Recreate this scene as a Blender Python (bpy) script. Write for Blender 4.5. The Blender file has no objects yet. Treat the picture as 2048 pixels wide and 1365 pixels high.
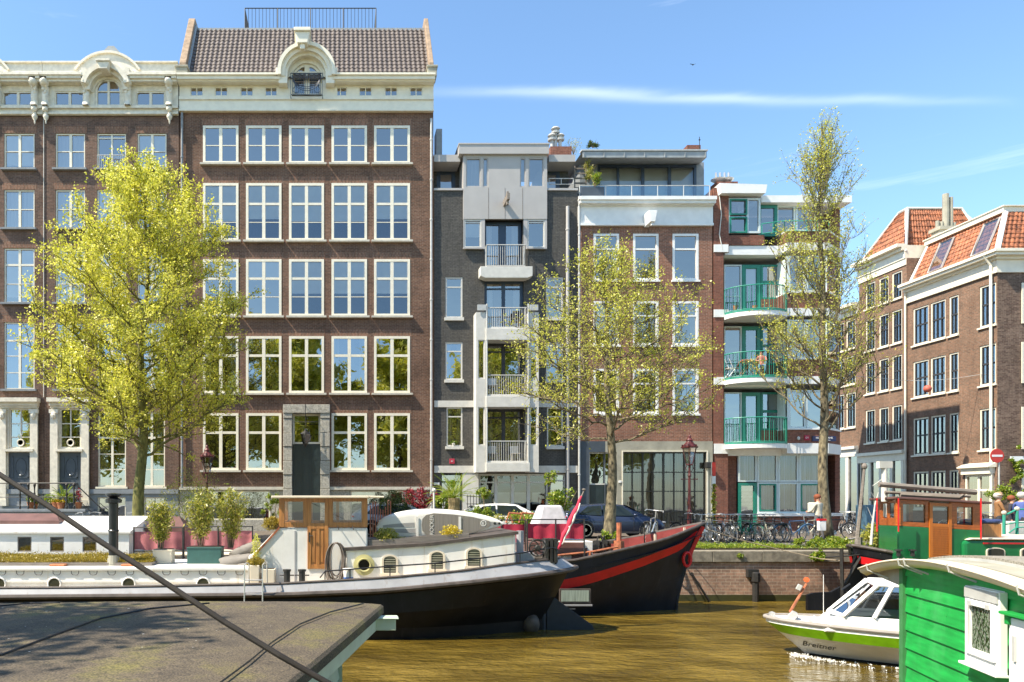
import bpy, bmesh, math, random
import numpy as np
from mathutils import Vector, Matrix
random.seed(7); rng=np.random.default_rng(7)
SC=bpy.context.scene; COL=SC.collection
R=math.radians
F=1500.0; CX=680.0; CY=1000.0; EYE=1.65; FY=39.5; WZ=-1.62
def A(px,py,Y): return Vector(((px-CX)/F*Y, Y, EYE-(py-CY)/F*Y))
def fx(px): return (px-CX)/F*FY
def fzp(py,pr): return EYE-(py-CY)/F*(FY-pr)
def fz(py): return EYE-(py-CY)/F*FY
# ---------------- mesh builder
WO={}
class MB:
    def __init__(s): s.v=[]; s.f=[]; s.m=[]; s.k=0
    def quad(s,a,b,c,d): s.poly([a,b,c,d])
    def poly(s,p):
        n=len(s.v); s.v+=[tuple(q) for q in p]; s.f.append(tuple(range(n,n+len(p)))); s.m.append(s.k)
    def add(s,vs,fs):
        n=len(s.v); s.v+=[tuple(q) for q in vs]
        for f in fs: s.f.append(tuple(n+i for i in f)); s.m.append(s.k)
    def box(s,x0,x1,y0,y1,z0,z1):
        s.add([(x0,y0,z0),(x1,y0,z0),(x1,y1,z0),(x0,y1,z0),(x0,y0,z1),(x1,y0,z1),(x1,y1,z1),(x0,y1,z1)],
              [(0,3,2,1),(4,5,6,7),(0,1,5,4),(1,2,6,5),(2,3,7,6),(3,0,4,7)])
    def rbox(s,c,sx,sy,sz,M=None):
        vs=[Vector((x*sx/2,y*sy/2,z*sz/2)) for z in(-1,1) for x,y in((-1,-1),(1,-1),(1,1),(-1,1))]
        vs=[Vector(c)+((M@q) if M else q) for q in vs]
        s.add(vs,[(0,3,2,1),(4,5,6,7),(0,1,5,4),(1,2,6,5),(2,3,7,6),(3,0,4,7)])
    def prism(s,pts,a0,a1,ax='y'):
        n=len(pts)
        mk={'y':lambda p,a:(p[0],a,p[1]),'x':lambda p,a:(a,p[0],p[1]),'z':lambda p,a:(p[0],p[1],a)}[ax]
        s.add([mk(p,a0) for p in pts]+[mk(p,a1) for p in pts],
              [tuple(range(n-1,-1,-1)),tuple(range(n,2*n))]+[(i,(i+1)%n,n+(i+1)%n,n+i) for i in range(n)])
    def strip(s,A_,B_):
        n=len(A_); s.add(list(A_)+list(B_),[(i,i+1,n+i+1,n+i) for i in range(n-1)])
    def grid(s,rows):
        n=len(rows[0]); b=len(s.v)
        for r in rows: s.v+=[tuple(q) for q in r]
        for j in range(len(rows)-1):
            for i in range(n-1):
                s.f.append((b+j*n+i,b+j*n+i+1,b+(j+1)*n+i+1,b+(j+1)*n+i)); s.m.append(s.k)
    def tube(s,pts,r,n=6,caps=True,closed=False):
        pts=[Vector(p) for p in pts]; N=len(pts)
        rs=r if isinstance(r,(list,tuple)) else [r]*N
        b=len(s.v); up=None
        for i,p in enumerate(pts):
            if closed: t=(pts[(i+1)%N]-pts[i-1])
            else: t=(pts[min(i+1,N-1)]-pts[max(i-1,0)])
            t=t.normalized() if t.length>1e-9 else Vector((0,0,1))
            if up is None: up=Vector((0,0,1)) if abs(t.z)<.9 else Vector((1,0,0))
            a=t.cross(up)
            if a.length<1e-6: a=t.cross(Vector((0,1,0)))
            a.normalize(); c=a.cross(t); up=c
            for k in range(n):
                th=2*math.pi*k/n; s.v.append(tuple(p+(a*math.cos(th)+c*math.sin(th))*rs[i]))
        for i in range(N if closed else N-1):
            j=(i+1)%N
            for k in range(n):
                l=(k+1)%n; s.f.append((b+i*n+k,b+i*n+l,b+j*n+l,b+j*n+k)); s.m.append(s.k)
        if caps and not closed:
            s.f.append(tuple(b+k for k in range(n-1,-1,-1))); s.m.append(s.k)
            s.f.append(tuple(b+(N-1)*n+k for k in range(n))); s.m.append(s.k)
    def cyl(s,p0,p1,r0,r1=None,n=10): s.tube([p0,p1],[r0,r0 if r1 is None else r1],n)
    def lathe(s,prof,c,n=14,ax='z'):
        b=len(s.v); c=Vector(c)
        for r,h in prof:
            for k in range(n):
                th=2*math.pi*k/n; u=r*math.cos(th); w=r*math.sin(th)
                q={'z':(u,w,h),'y':(u,h,w),'x':(h,u,w)}[ax]; s.v.append(tuple(c+Vector(q)))
        for i in range(len(prof)-1):
            for k in range(n):
                l=(k+1)%n; s.f.append((b+i*n+k,b+i*n+l,b+(i+1)*n+l,b+(i+1)*n+k)); s.m.append(s.k)
        if prof[0][0]>1e-4: s.f.append(tuple(b+k for k in range(n-1,-1,-1))); s.m.append(s.k)
        if prof[-1][0]>1e-4: s.f.append(tuple(b+(len(prof)-1)*n+k for k in range(n))); s.m.append(s.k)
    def ell(s,c,r,n=12,m=8,jit=0):
        b=len(s.v); c=Vector(c)
        for j in range(m+1):
            ph=math.pi*j/m
            for k in range(n):
                th=2*math.pi*k/n; q=1+random.uniform(-jit,jit)
                s.v.append(tuple(c+Vector((r[0]*math.sin(ph)*math.cos(th)*q,r[1]*math.sin(ph)*math.sin(th)*q,r[2]*math.cos(ph)*q))))
        for j in range(m):
            for k in range(n):
                l=(k+1)%n; s.f.append((b+j*n+k,b+(j+1)*n+k,b+(j+1)*n+l,b+j*n+l)); s.m.append(s.k)
    def wall(s,x0,x1,z0,z1,y,holes,dep=.18):
        """front wall in the plane y with rectangular openings and reveals"""
        xs=sorted({x0,x1}|{min(max(h[k],x0),x1) for h in holes for k in(0,1)})
        zs=sorted({z0,z1}|{min(max(h[k],z0),z1) for h in holes for k in(2,3)})
        for j in range(len(zs)-1):
            run=None
            for i in range(len(xs)-1):
                cx=(xs[i]+xs[i+1])/2; cz=(zs[j]+zs[j+1])/2
                hit=any(h[0]<cx<h[1] and h[2]<cz<h[3] for h in holes)
                if not hit:
                    if run is None: run=xs[i]
                if (hit or i==len(xs)-2) and run is not None:
                    e=xs[i] if hit else xs[i+1]
                    s.quad((run,y,zs[j]),(e,y,zs[j]),(e,y,zs[j+1]),(run,y,zs[j+1])); run=None
        for a,b_,c,d in holes:
            e=y+dep
            s.quad((a,y,c),(a,e,c),(a,e,d),(a,y,d)); s.quad((b_,e,c),(b_,y,c),(b_,y,d),(b_,e,d))
            s.quad((a,y,d),(a,e,d),(b_,e,d),(b_,y,d)); s.quad((a,e,c),(a,y,c),(b_,y,c),(b_,e,c))
    def build(s,name,mats,parent=None,smooth=False,bevel=0,org=None,T=None,merge=False):
        if not isinstance(mats,(list,tuple)): mats=[mats]
        v=np.array(s.v,dtype=float)
        if parent is None:
            if org is None:
                lo=v.min(0); hi=v.max(0); org=Vector(((lo[0]+hi[0])/2,(lo[1]+hi[1])/2,lo[2]))
            off=Vector(org)
        else: off=WO.get(parent.name) or Vector((0,0,0))
        v=v-np.array(off)
        me=bpy.data.meshes.new(name); me.from_pydata(v.tolist(),[],s.f)
        for m in mats: me.materials.append(m)
        if len(mats)>1: me.polygons.foreach_set('material_index',s.m)
        if smooth: me.polygons.foreach_set('use_smooth',[True]*len(s.f))
        if merge or bevel:
            bm=bmesh.new(); bm.from_mesh(me); bmesh.ops.remove_doubles(bm,verts=bm.verts,dist=1e-5); bmesh.ops.recalc_face_normals(bm,faces=bm.faces); bm.to_mesh(me); bm.free()
        me.validate(); me.update()
        o=bpy.data.objects.new(name,me); COL.objects.link(o)
        if parent is None: o.location=off; WO[o.name]=Vector(off)
        else:
            o.parent=parent; WO[o.name]=Vector(off)
        if bevel:
            b=o.modifiers.new('bevel','BEVEL'); b.width=bevel; b.segments=2; b.limit_method='ANGLE'; b.angle_limit=R(35)
        if T: tag(o,*T)
        return o
def each(b,name,mat,par,bevel=0,touch=1e-3,**k):
    """build every separate piece of b (pieces that touch stay together) as its own part"""
    n=len(b.v); pr=list(range(n))
    def fd(i):
        while pr[i]!=i: pr[i]=pr[pr[i]]; i=pr[i]
        return i
    for f in b.f:
        for i in f[1:]: pr[fd(i)]=fd(f[0])
    co={}
    for i in range(n): co.setdefault(fd(i),[]).append(i)
    bx=[]
    for r_,vs in co.items():
        a=np.array([b.v[i] for i in vs]); bx.append([a.min(0)-touch,a.max(0)+touch,{r_}])
    ch=True
    while ch:
        ch=False; out=[]
        for q in bx:
            for o in out:
                if (q[0]<=o[1]).all() and (o[0]<=q[1]).all(): o[0]=np.minimum(o[0],q[0]); o[1]=np.maximum(o[1],q[1]); o[2]|=q[2]; ch=True; break
            else: out.append(q)
        bx=out
    res=[]
    for q in bx:
        c=MB(); mp_={}
        for f,m in zip(b.f,b.m):
            if fd(f[0]) in q[2]:
                for i in f:
                    if i not in mp_: mp_[i]=len(c.v); c.v.append(b.v[i])
                c.f.append(tuple(mp_[i] for i in f)); c.m.append(m)
        res.append(c.build(name,mat,par,bevel=bevel,**k))
    return res
def tag(o,label=None,cat=None,group=None,kind=None):
    if label: o['label']=label
    if cat: o['category']=cat
    if group: o['group']=group
    if kind: o['kind']=kind
    return o
def top(name,label,cat,loc=(0,0,0),rz=0,group=None,local=False):
    o=bpy.data.objects.new(name,None); COL.objects.link(o); o.location=loc; o.rotation_euler=(0,0,rz); o.empty_display_size=.3
    WO[o.name]=Vector((0,0,0)) if local else Vector(loc)
    return tag(o,label,cat,group)
def copy_tree(o,parent=None,keep=True):
    c=o.copy(); COL.objects.link(c)
    if parent is not None: c.parent=parent
    for ch in list(o.children): copy_tree(ch,c)
    return c
def recolor(o,mat):
    o.material_slots[0].link='OBJECT'; o.material_slots[0].material=mat
# ---------------- materials
def newmat(name):
    m=bpy.data.materials.new(name); m.use_nodes=True; nt=m.node_tree
    return m,nt,nt.nodes.get('Principled BSDF'),nt.nodes.get('Material Output')
def N(nt,t,**k):
    n=nt.nodes.new(t)
    for a,b in k.items():
        if a.startswith('i_'):
            key=a[2:]; key=int(key) if key.isdigit() else key
            n.inputs[key].default_value=b
        else: setattr(n,a,b)
    return n
def ramp(nt,fac,stops):
    r=N(nt,'ShaderNodeValToRGB'); el=r.color_ramp.elements
    while len(el)<len(stops): el.new(.5)
    for e,(p,c) in zip(el,stops): e.position=p; e.color=(*c,1) if len(c)==3 else c
    nt.links.new(fac,r.inputs[0]); return r.outputs[0]
def mixc(nt,a,b,fac,mode='MIX'):
    m=N(nt,'ShaderNodeMix',data_type='RGBA',blend_type=mode)
    for s,v in((m.inputs['A'],a),(m.inputs['B'],b),(m.inputs['Factor'],fac)):
        if hasattr(v,'links'): nt.links.new(v,s)
        elif isinstance(v,(int,float)): s.default_value=v
        else: s.default_value=(*v,1)
    return m.outputs['Result']
def noise(nt,scale,detail=3,vec=None,rough=.5,stretch=None):
    n=N(nt,'ShaderNodeTexNoise'); n.inputs['Scale'].default_value=scale; n.inputs['Detail'].default_value=detail; n.inputs['Roughness'].default_value=rough
    if vec is None: vec=N(nt,'ShaderNodeTexCoord').outputs['Object']
    if stretch:
        mp=N(nt,'ShaderNodeMapping'); mp.inputs['Scale'].default_value=stretch; nt.links.new(vec,mp.inputs[0]); vec=mp.outputs[0]
    nt.links.new(vec,n.inputs['Vector']); return n.outputs['Fac']
def bump(nt,h,strength,dist=.02):
    b=N(nt,'ShaderNodeBump'); b.inputs['Strength'].default_value=strength; b.inputs['Distance'].default_value=dist; nt.links.new(h,b.inputs['Height']); return b.outputs[0]
def plain(name,c,rough=.6,var=.12,scale=6,metal=0,bmp=0,stretch=None,spec=.5,dirt=0,streak=None):
    m,nt,p,o=newmat(name); L=nt.links
    n=noise(nt,scale,4,stretch=stretch)
    lo=tuple(x*(1-var*1.6) for x in c); hi=tuple(min(1,x*(1+var)) for x in c)
    col=ramp(nt,n,[(.25,lo),(.75,hi)])
    if dirt:
        n2=noise(nt,1.3,6,rough=.7); d=ramp(nt,n2,[(.5,(0,0,0)),(.78,(1,1,1))])
        mm=N(nt,'ShaderNodeMath',operation='MULTIPLY'); mm.inputs[1].default_value=dirt; L.new(d,mm.inputs[0])
        col=mixc(nt,col,tuple(x*.45 for x in c),mm.outputs[0])
    if streak:
        n3=noise(nt,3.2,5,rough=.75,stretch=(1.6,1.6,.16)); d3=ramp(nt,n3,[(.57,(0,0,0)),(.72,(.75,.75,.75))]); col=mixc(nt,col,streak,d3)
    L.new(col,p.inputs['Base Color']); p.inputs['Roughness'].default_value=rough; p.inputs['Metallic'].default_value=metal
    p.inputs['Specular IOR Level'].default_value=spec
    if bmp: L.new(bump(nt,noise(nt,scale*4,4),bmp,.01),p.inputs['Normal'])
    return m
def brick(name,c1,c2,mortar,w=.24,h=.075,rot=False,patch=.42,dark=None):
    m,nt,p,o=newmat(name); L=nt.links
    tc=N(nt,'ShaderNodeTexCoord'); sp=N(nt,'ShaderNodeSeparateXYZ'); L.new(tc.outputs['Object'],sp.inputs[0])
    ad=N(nt,'ShaderNodeMath',operation='ADD'); L.new(sp.outputs[0],ad.inputs[0]); L.new(sp.outputs[1],ad.inputs[1])
    cb=N(nt,'ShaderNodeCombineXYZ')
    if rot: L.new(sp.outputs[2],cb.inputs[0]); L.new(ad.outputs[0],cb.inputs[1])
    else: L.new(ad.outputs[0],cb.inputs[0]); L.new(sp.outputs[2],cb.inputs[1])
    b=N(nt,'ShaderNodeTexBrick'); L.new(cb.outputs[0],b.inputs['Vector'])
    b.inputs['Scale'].default_value=1; b.inputs['Brick Width'].default_value=w; b.inputs['Row Height'].default_value=h
    b.inputs['Mortar Size'].default_value=.008; b.inputs['Mortar Smooth'].default_value=.2; b.inputs['Bias'].default_value=-.1
    b.inputs['Color1'].default_value=(*c1,1); b.inputs['Color2'].default_value=(*c2,1); b.inputs['Mortar'].default_value=(*mortar,1)
    n1=noise(nt,.55,5,vec=tc.outputs['Object'],rough=.65); n2=noise(nt,9,3,vec=tc.outputs['Object'])
    g=ramp(nt,n1,[(.3,(1-patch,)*3),(.7,(1+patch*.4,)*3)]); col=mixc(nt,b.outputs['Color'],g,1,'MULTIPLY')
    g2=ramp(nt,n2,[(.3,(.72,.72,.72)),(.7,(1.15,1.12,1.1))]); col=mixc(nt,col,g2,1,'MULTIPLY')
    n3=noise(nt,2.2,6,vec=tc.outputs['Object'],rough=.75,stretch=(1.0,1.0,.12)); g3=ramp(nt,n3,[(.42,(1,1,1)),(.75,(.62,.6,.58))]); col=mixc(nt,col,g3,.6,'MULTIPLY')
    L.new(col,p.inputs['Base Color']); p.inputs['Roughness'].default_value=.85; p.inputs['Specular IOR Level'].default_value=.2
    L.new(bump(nt,b.outputs['Fac'],-.5,.01),p.inputs['Normal'])
    return m
def leafmat(name,stops,trans=.45):
    m,nt,p,o=newmat(name); L=nt.links; nt.nodes.remove(p)
    g=N(nt,'ShaderNodeNewGeometry'); c=ramp(nt,g.outputs['Random Per Island'],stops)
    d=N(nt,'ShaderNodeBsdfDiffuse'); t=N(nt,'ShaderNodeBsdfTranslucent'); gl=N(nt,'ShaderNodeBsdfGlossy'); gl.inputs['Roughness'].default_value=.45
    L.new(c,d.inputs[0]); c2=mixc(nt,c,(1.0,.95,.35),.35,'MULTIPLY'); L.new(c,t.inputs[0])
    x=N(nt,'ShaderNodeMixShader'); x.inputs[0].default_value=trans; L.new(d.outputs[0],x.inputs[1]); L.new(t.outputs[0],x.inputs[2])
    y=N(nt,'ShaderNodeMixShader'); y.inputs[0].default_value=.05; L.new(x.outputs[0],y.inputs[1]); L.new(gl.outputs[0],y.inputs[2])
    L.new(y.outputs[0],o.inputs[0]); return m
def glassmat(name,tint=(.55,.6,.62),refl=.4,gc=(.92,.95,1),wave=.25,rough=.01):
    m,nt,p,o=newmat(name); L=nt.links; nt.nodes.remove(p)
    t=N(nt,'ShaderNodeBsdfTransparent'); t.inputs[0].default_value=(*tint,1)
    g=N(nt,'ShaderNodeBsdfGlossy'); g.inputs['Color'].default_value=(*gc,1); g.inputs['Roughness'].default_value=rough
    fr=N(nt,'ShaderNodeFresnel'); fr.inputs[0].default_value=1.5
    mp=N(nt,'ShaderNodeMapRange'); mp.inputs['To Min'].default_value=refl; mp.inputs['To Max'].default_value=1; L.new(fr.outputs[0],mp.inputs[0])
    x=N(nt,'ShaderNodeMixShader'); L.new(mp.outputs[0],x.inputs[0]); L.new(t.outputs[0],x.inputs[1]); L.new(g.outputs[0],x.inputs[2])
    if wave:
        gm=N(nt,'ShaderNodeNewGeometry'); n=noise(nt,1.1,2,vec=gm.outputs['Position']); L.new(bump(nt,n,wave,.02),g.inputs['Normal'])
    L.new(x.outputs[0],o.inputs[0]); return m
M={}
M['brick_brown']=brick('brown_brick',(0.222,0.115,0.074),(0.144,0.076,0.053),(0.277,0.225,0.179))
M['brick_brown2']=brick('umber_brick',(0.211,0.121,0.087),(0.133,0.082,0.063),(0.244,0.197,0.163))
M['soldier']=brick('soldier_course_brick',(0.290,0.138,0.088),(0.174,0.092,0.061),(0.348,0.288,0.221),rot=True,patch=.2)
M['brick_grey']=brick('grey_painted_brick',(.125,.12,.11),(.095,.092,.088),(.06,.058,.055),patch=.15)
M['brick_red']=brick('russet_brick',(0.341,0.146,0.092),(0.216,0.095,0.067),(0.386,0.315,0.248),patch=.25)
M['brick_red2']=brick('dark_red_brick',(0.292,0.111,0.075),(0.202,0.077,0.055),(0.246,0.178,0.139),patch=.25)
M['brick_orange']=brick('orange_brown_brick',(0.270,0.144,0.092),(0.173,0.102,0.070),(0.255,0.237,0.193),patch=.25)
M['brick_dark']=brick('dark_burnt_brick',(0.132,0.081,0.063),(0.264,0.183,0.138),(0.264,0.209,0.163),patch=.3)
M['quay_brick']=brick('weathered_quay_brick',(0.500,0.312,0.225),(0.312,0.213,0.163),(0.575,0.475,0.375),w=.3,h=.1,patch=.5)
M['cream']=plain('cream_painted_wood',(.80,.74,.60),.5,.06,3,dirt=.15)
M['cream_old']=plain('weathered_cream_paint',(.76,.70,.58),.7,.12,5,bmp=.25,dirt=.45)
M['white']=plain('white_paint',(.82,.81,.78),.45,.05,3,dirt=.12)
M['pearl']=plain('light_grey_stucco',(.62,.60,.55),.75,.07,4,dirt=.2)
M['panel']=plain('warm_grey_panel',(.42,.40,.385),.6,.04,1.5)
M['concrete']=plain('weathered_concrete',(.36,.34,.27),.85,.15,2,bmp=.2,dirt=.4)
M['stone']=plain('grey_carved_stone',(.42,.39,.33),.9,.3,14,bmp=.8,dirt=.3)
M['stone_pale']=plain('pale_sill_stone',(.55,.51,.43),.8,.12,8,dirt=.25)
M['bluestone']=plain('blue_grey_stone',(.24,.26,.28),.7,.12,4,dirt=.3)
M['cap']=plain('brown_stained_capstone',(.34,.24,.16),.85,.25,4,dirt=.4)
M['slate_blue']=plain('slate_blue_paint',(.06,.075,.095),.5,.1,3)
M['navy']=plain('navy_window_frame',(.035,.055,.09),.4,.1,3)
M['dark_door']=plain('black_green_door_paint',(.018,.03,.035),.3,.15,3)
M['black']=plain('black_gloss_paint',(.015,.015,.016),.35,.2,6)
M['iron']=plain('dark_wrought_iron',(.03,.028,.026),.5,.25,9)
M['galv']=plain('galvanised_steel',(.5,.5,.48),.5,.1,6,metal=.15)
M['steel']=plain('stainless_steel',(.6,.59,.57),.3,.08,6,metal=.5)
M['lead']=plain('zinc_sheet',(.32,.34,.35),.6,.12,3)
M['green_frame']=plain('sea_green_paint',(.015,.20,.14),.4,.1,4)
M['green_rail']=plain('mint_green_rail_paint',(.035,.30,.21),.4,.1,4)
M['pale_frame']=plain('pale_blue_white_frame',(.62,.70,.70),.45,.05,4)
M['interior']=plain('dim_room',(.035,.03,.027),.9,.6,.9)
M['blind']=plain('pale_roller_blind',(.82,.84,.82),.8,.05,2)
M['curtain']=plain('off_white_curtain',(.55,.53,.5),.9,.25,1.2,stretch=(9,9,.15))
M['curtain_blue']=plain('violet_grey_net_curtain',(.36,.39,.72),.9,.6,2.2,stretch=(7,7,.1))
M['curtain_beige']=plain('beige_pleated_curtain',(.38,.36,.29),.9,.6,2.2,stretch=(7,7,.1))
M['glass']=glassmat('window_glass',refl=.32,gc=(1,.94,.86),tint=(.8,.8,.8))
M['glass_top']=glassmat('sky_window_glass',refl=.33,gc=(1,.93,.84),tint=(.85,.86,.85))
M['glass_low']=glassmat('canal_window_glass',refl=.3,tint=(.6,.62,.6))
M['glass_blind']=glassmat('blind_backed_glass',refl=.13,tint=(.93,.95,.95))
M['glass_shop']=glassmat('ground_floor_glass',refl=.1,tint=(.75,.77,.75))
M['glass_boat']=glassmat('wheelhouse_glass',refl=.05,tint=(.55,.57,.55),wave=.1)
M['glass_tour']=glassmat('tinted_boat_glass',refl=.22,tint=(.35,.38,.42),wave=.1)
M['glass_clear']=glassmat('balustrade_glass',tint=(.82,.9,.9),refl=.08,wave=0)
M['pantile']=plain('grey_brown_pantile',(.115,.09,.078),.55,.3,5,bmp=.2)
M['pantile_red']=plain('orange_clay_pantile',(.36,.125,.055),.7,.55,5,bmp=.15,dirt=.2)
M['wood']=plain('varnished_oak',(.46,.20,.06),.35,.25,5,stretch=(6,6,.5))
M['mahogany']=plain('varnished_mahogany',(.46,.12,.022),.25,.25,5,stretch=(1,1,5))
M['wood_grey']=plain('weathered_grey_plank',(.22,.19,.165),.8,.25,4,stretch=(.6,3,6))
M['terracotta']=plain('terracotta_clay',(.48,.18,.08),.8,.15,8)
M['boat_white']=plain('chalky_white_hull_paint',(.80,.78,.75),.5,.06,2,dirt=.22,streak=(.60,.50,.38))
M['boat_cream']=plain('warm_cream_deck_paint',(.76,.66,.52),.6,.1,2,dirt=.3)
M['boat_grey']=plain('blue_grey_hull_paint',(.36,.36,.38),.5,.12,2,dirt=.35,streak=(.22,.16,.12))
M['boat_black']=plain('black_hull_paint',(.009,.009,.012),.45,.35,3,dirt=.2,bmp=.12,streak=(.03,.026,.024),spec=.3)
M['boat_navy']=plain('navy_black_hull_paint',(.009,.012,.022),.45,.3,2.5,dirt=.2,bmp=.15,streak=(.035,.032,.035),spec=.35)
M['rub']=plain('brown_black_rubbing_strake',(.085,.068,.06),.6,.3,5)
M['red']=plain('signal_red_paint',(.6,.01,.014),.45,.15,3)
M['maroon']=plain('maroon_paint',(.26,.045,.04),.5,.2,3)
M['hatch']=plain('faded_maroon_hatch_paint',(.17,.085,.075),.55,.2,2,dirt=.3)
M['canvas_red']=plain('crimson_canvas',(.48,.028,.065),.8,.25,2,bmp=.1)
M['canvas_pink']=plain('sun_faded_pink_canvas',(.50,.17,.18),.85,.3,3,dirt=.5,streak=(.42,.30,.26))
M['rust']=plain('rusty_orange_steel',(.40,.13,.06),.7,.35,9)
M['boat_green']=plain('glossy_boat_green',(.012,.17,.055),.2,.12,2)
M['cabin_green']=plain('bright_green_weatherboard',(.012,.34,.06),.5,.22,3.5,stretch=(.6,.6,5),dirt=.35,bmp=.15)
M['mint']=plain('pale_mint_board',(.52,.60,.50),.5,.08,4,dirt=.2)
M['canopy_grey']=plain('grey_fabric',(.30,.29,.27),.9,.12,6,bmp=.2)
M['taupe']=plain('taupe_outdoor_fabric',(.22,.20,.18),.85,.12,4,bmp=.2)
M['board_white']=plain('white_board_rubber',(.78,.75,.70),.4,.05,3)
M['board_grey']=plain('grey_deck_pad',(.24,.215,.185),.8,.15,5,stretch=(14,1,.3))
M['board_band']=plain('mid_grey_stripe',(.36,.345,.335),.5,.06,5)
M['yellow_ring']=plain('olive_yellow_ring',(.52,.47,.22),.5,.1,5)
M['hose']=plain('brown_grey_hose',(.16,.13,.11),.6,.2,8)
M['rope']=plain('tan_rope',(.34,.27,.19),.9,.3,20)
M['cable']=plain('dark_brown_cable',(.014,.010,.008),.75,.45,4,bmp=.3)
M['tyre']=plain('black_rubber',(.02,.02,.02),.75,.2,6)
M['car_blue']=plain('metallic_slate_blue_car_paint',(.045,.062,.11),.22,.05,3,metal=.45)
M['car_trim']=plain('dark_grey_plastic',(.04,.04,.045),.6,.15,5)
M['car_glass']=glassmat('car_glass',tint=(.2,.24,.22),refl=.3,wave=0)
M['alloy']=plain('silver_alloy',(.55,.5,.45),.3,.08,5,metal=.8)
M['skin']=plain('skin',(.55,.29,.20),.55,.08,12)
M['bark']=plain('grey_olive_bark',(.17,.14,.085),.9,.75,11,bmp=.7,stretch=(1,1,.45))
M['bark_moss']=plain('mossy_green_bark',(.17,.16,.045),.9,.45,7,bmp=.7,stretch=(1,1,.45))
M['twig']=plain('brown_twig',(.24,.18,.12),.85,.3,6)
M['soil']=plain('dark_soil',(.06,.045,.03),.95,.3,8,bmp=.4)
M['sign_red']=plain('red_sign_enamel',(.55,.03,.02),.4,.05,3)
M['sign_blue']=plain('navy_sign_enamel',(.008,.012,.07),.35,.05,3)
M['sign_white']=plain('white_sign_enamel',(.8,.8,.8),.4,.03,3)
M['lamp_red']=plain('oxblood_lamp_paint',(.10,.018,.018),.45,.25,9,dirt=.3)
M['lamp_glass']=glassmat('lantern_glass',tint=(.82,.78,.72),refl=.15,wave=0)
M['leaf_lime']=leafmat('lime_spring_leaf',[(0,(.42,.44,.03)),(.5,(.72,.70,.07)),(1,(.88,.82,.2))],.5)
M['leaf_olive']=leafmat('yellow_olive_leaf',[(0,(.36,.40,.035)),(.5,(.62,.62,.07)),(1,(.80,.76,.16))],.5)
M['leaf_green']=leafmat('mid_green_leaf',[(0,(.08,.16,.01)),(.5,(.17,.27,.02)),(1,(.36,.40,.04))],.4)
M['leaf_fresh']=leafmat('fresh_green_leaf',[(0,(.10,.2,.01)),(.5,(.24,.34,.02)),(1,(.45,.45,.05))],.4)
M['leaf_bamboo']=leafmat('bamboo_leaf',[(0,(.14,.2,.015)),(.5,(.38,.38,.04)),(1,(.6,.52,.12))],.4)
M['leaf_dark']=leafmat('dark_green_leaf',[(0,(.015,.035,.006)),(.5,(.06,.10,.012)),(1,(.15,.18,.02))],.35)
M['leaf_red']=leafmat('burgundy_leaf',[(0,(.10,.006,.012)),(.5,(.26,.015,.03)),(1,(.45,.05,.06))],.35)
M['leaf_grass']=leafmat('straw_grass',[(0,(.20,.15,.012)),(.5,(.38,.29,.03)),(1,(.50,.38,.06))],.4)
M['flower']=leafmat('yellow_flower',[(0,(.35,.34,.02)),(.5,(.62,.45,.02)),(1,(.75,.6,.06))],.35)
def cobj(name,c,**k):
    if name not in M: M[name]=plain(name,c,**k)
    return M[name]
# ---------------- camera, light, world
cam=bpy.data.cameras.new('camera'); co=bpy.data.objects.new('camera',cam); COL.objects.link(co); SC.camera=co
co.location=(0,0,EYE); co.rotation_euler=(R(90),0,0); cam.sensor_width=36; cam.lens=36*F/2048
cam.shift_x=(1024-CX)/2048; cam.shift_y=(CY-682.5)/2048; cam.clip_end=3000; cam.clip_start=.05
SUN=Vector((-.74,-.25,1.0)).normalized()
sl=bpy.data.lights.new('sun','SUN'); so=bpy.data.objects.new('sun',sl); COL.objects.link(so)
sl.energy=5.0; sl.angle=R(.5); sl.color=(1,.90,.73); so.rotation_euler=SUN.to_track_quat('Z','Y').to_euler(); so.location=(0,0,60)
w=bpy.data.worlds.new('World'); SC.world=w; w.use_nodes=True; nt=w.node_tree; L=nt.links
bg=nt.nodes['Background']; sky=N(nt,'ShaderNodeTexSky',sky_type='NISHITA',sun_disc=False)
sky.sun_elevation=math.asin(SUN.z); sky.sun_rotation=math.atan2(SUN.x,SUN.y); sky.air_density=1.0; sky.dust_density=.3; sky.ozone_density=1.6
tc=N(nt,'ShaderNodeTexCoord'); mp=N(nt,'ShaderNodeMapping'); mp.inputs['Scale'].default_value=(.9,.9,11); mp.inputs['Rotation'].default_value=(0,R(1.5),0)
L.new(tc.outputs['Generated'],mp.inputs[0])
nn=N(nt,'ShaderNodeTexNoise'); nn.inputs['Scale'].default_value=2.0; nn.inputs['Detail'].default_value=9; nn.inputs['Roughness'].default_value=.6; nn.inputs['Distortion'].default_value=.35
L.new(mp.outputs[0],nn.inputs['Vector'])
cf=ramp(nt,nn.outputs['Fac'],[(.63,(0,0,0)),(.95,(.3,.3,.3))])
sx=N(nt,'ShaderNodeSeparateXYZ'); L.new(tc.outputs['Generated'],sx.inputs[0])
def mth(op,a,b=None,c=None):
    m=N(nt,'ShaderNodeMath',operation=op)
    for i,v in enumerate((a,b,c)):
        if v is None: continue
        if hasattr(v,'links'): L.new(v,m.inputs[i])
        else: m.inputs[i].default_value=v
    return m.outputs[0]
rt=mth('DIVIDE',sx.outputs[2],mth('MAXIMUM',sx.outputs[1],.05)); rx=mth('DIVIDE',sx.outputs[0],mth('MAXIMUM',sx.outputs[1],.05))
n9=N(nt,'ShaderNodeTexNoise'); n9.inputs['Scale'].default_value=7; n9.inputs['Detail'].default_value=8; mp9=N(nt,'ShaderNodeMapping'); mp9.inputs['Scale'].default_value=(.5,.5,3); L.new(tc.outputs['Generated'],mp9.inputs[0]); L.new(mp9.outputs[0],n9.inputs['Vector'])
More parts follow.
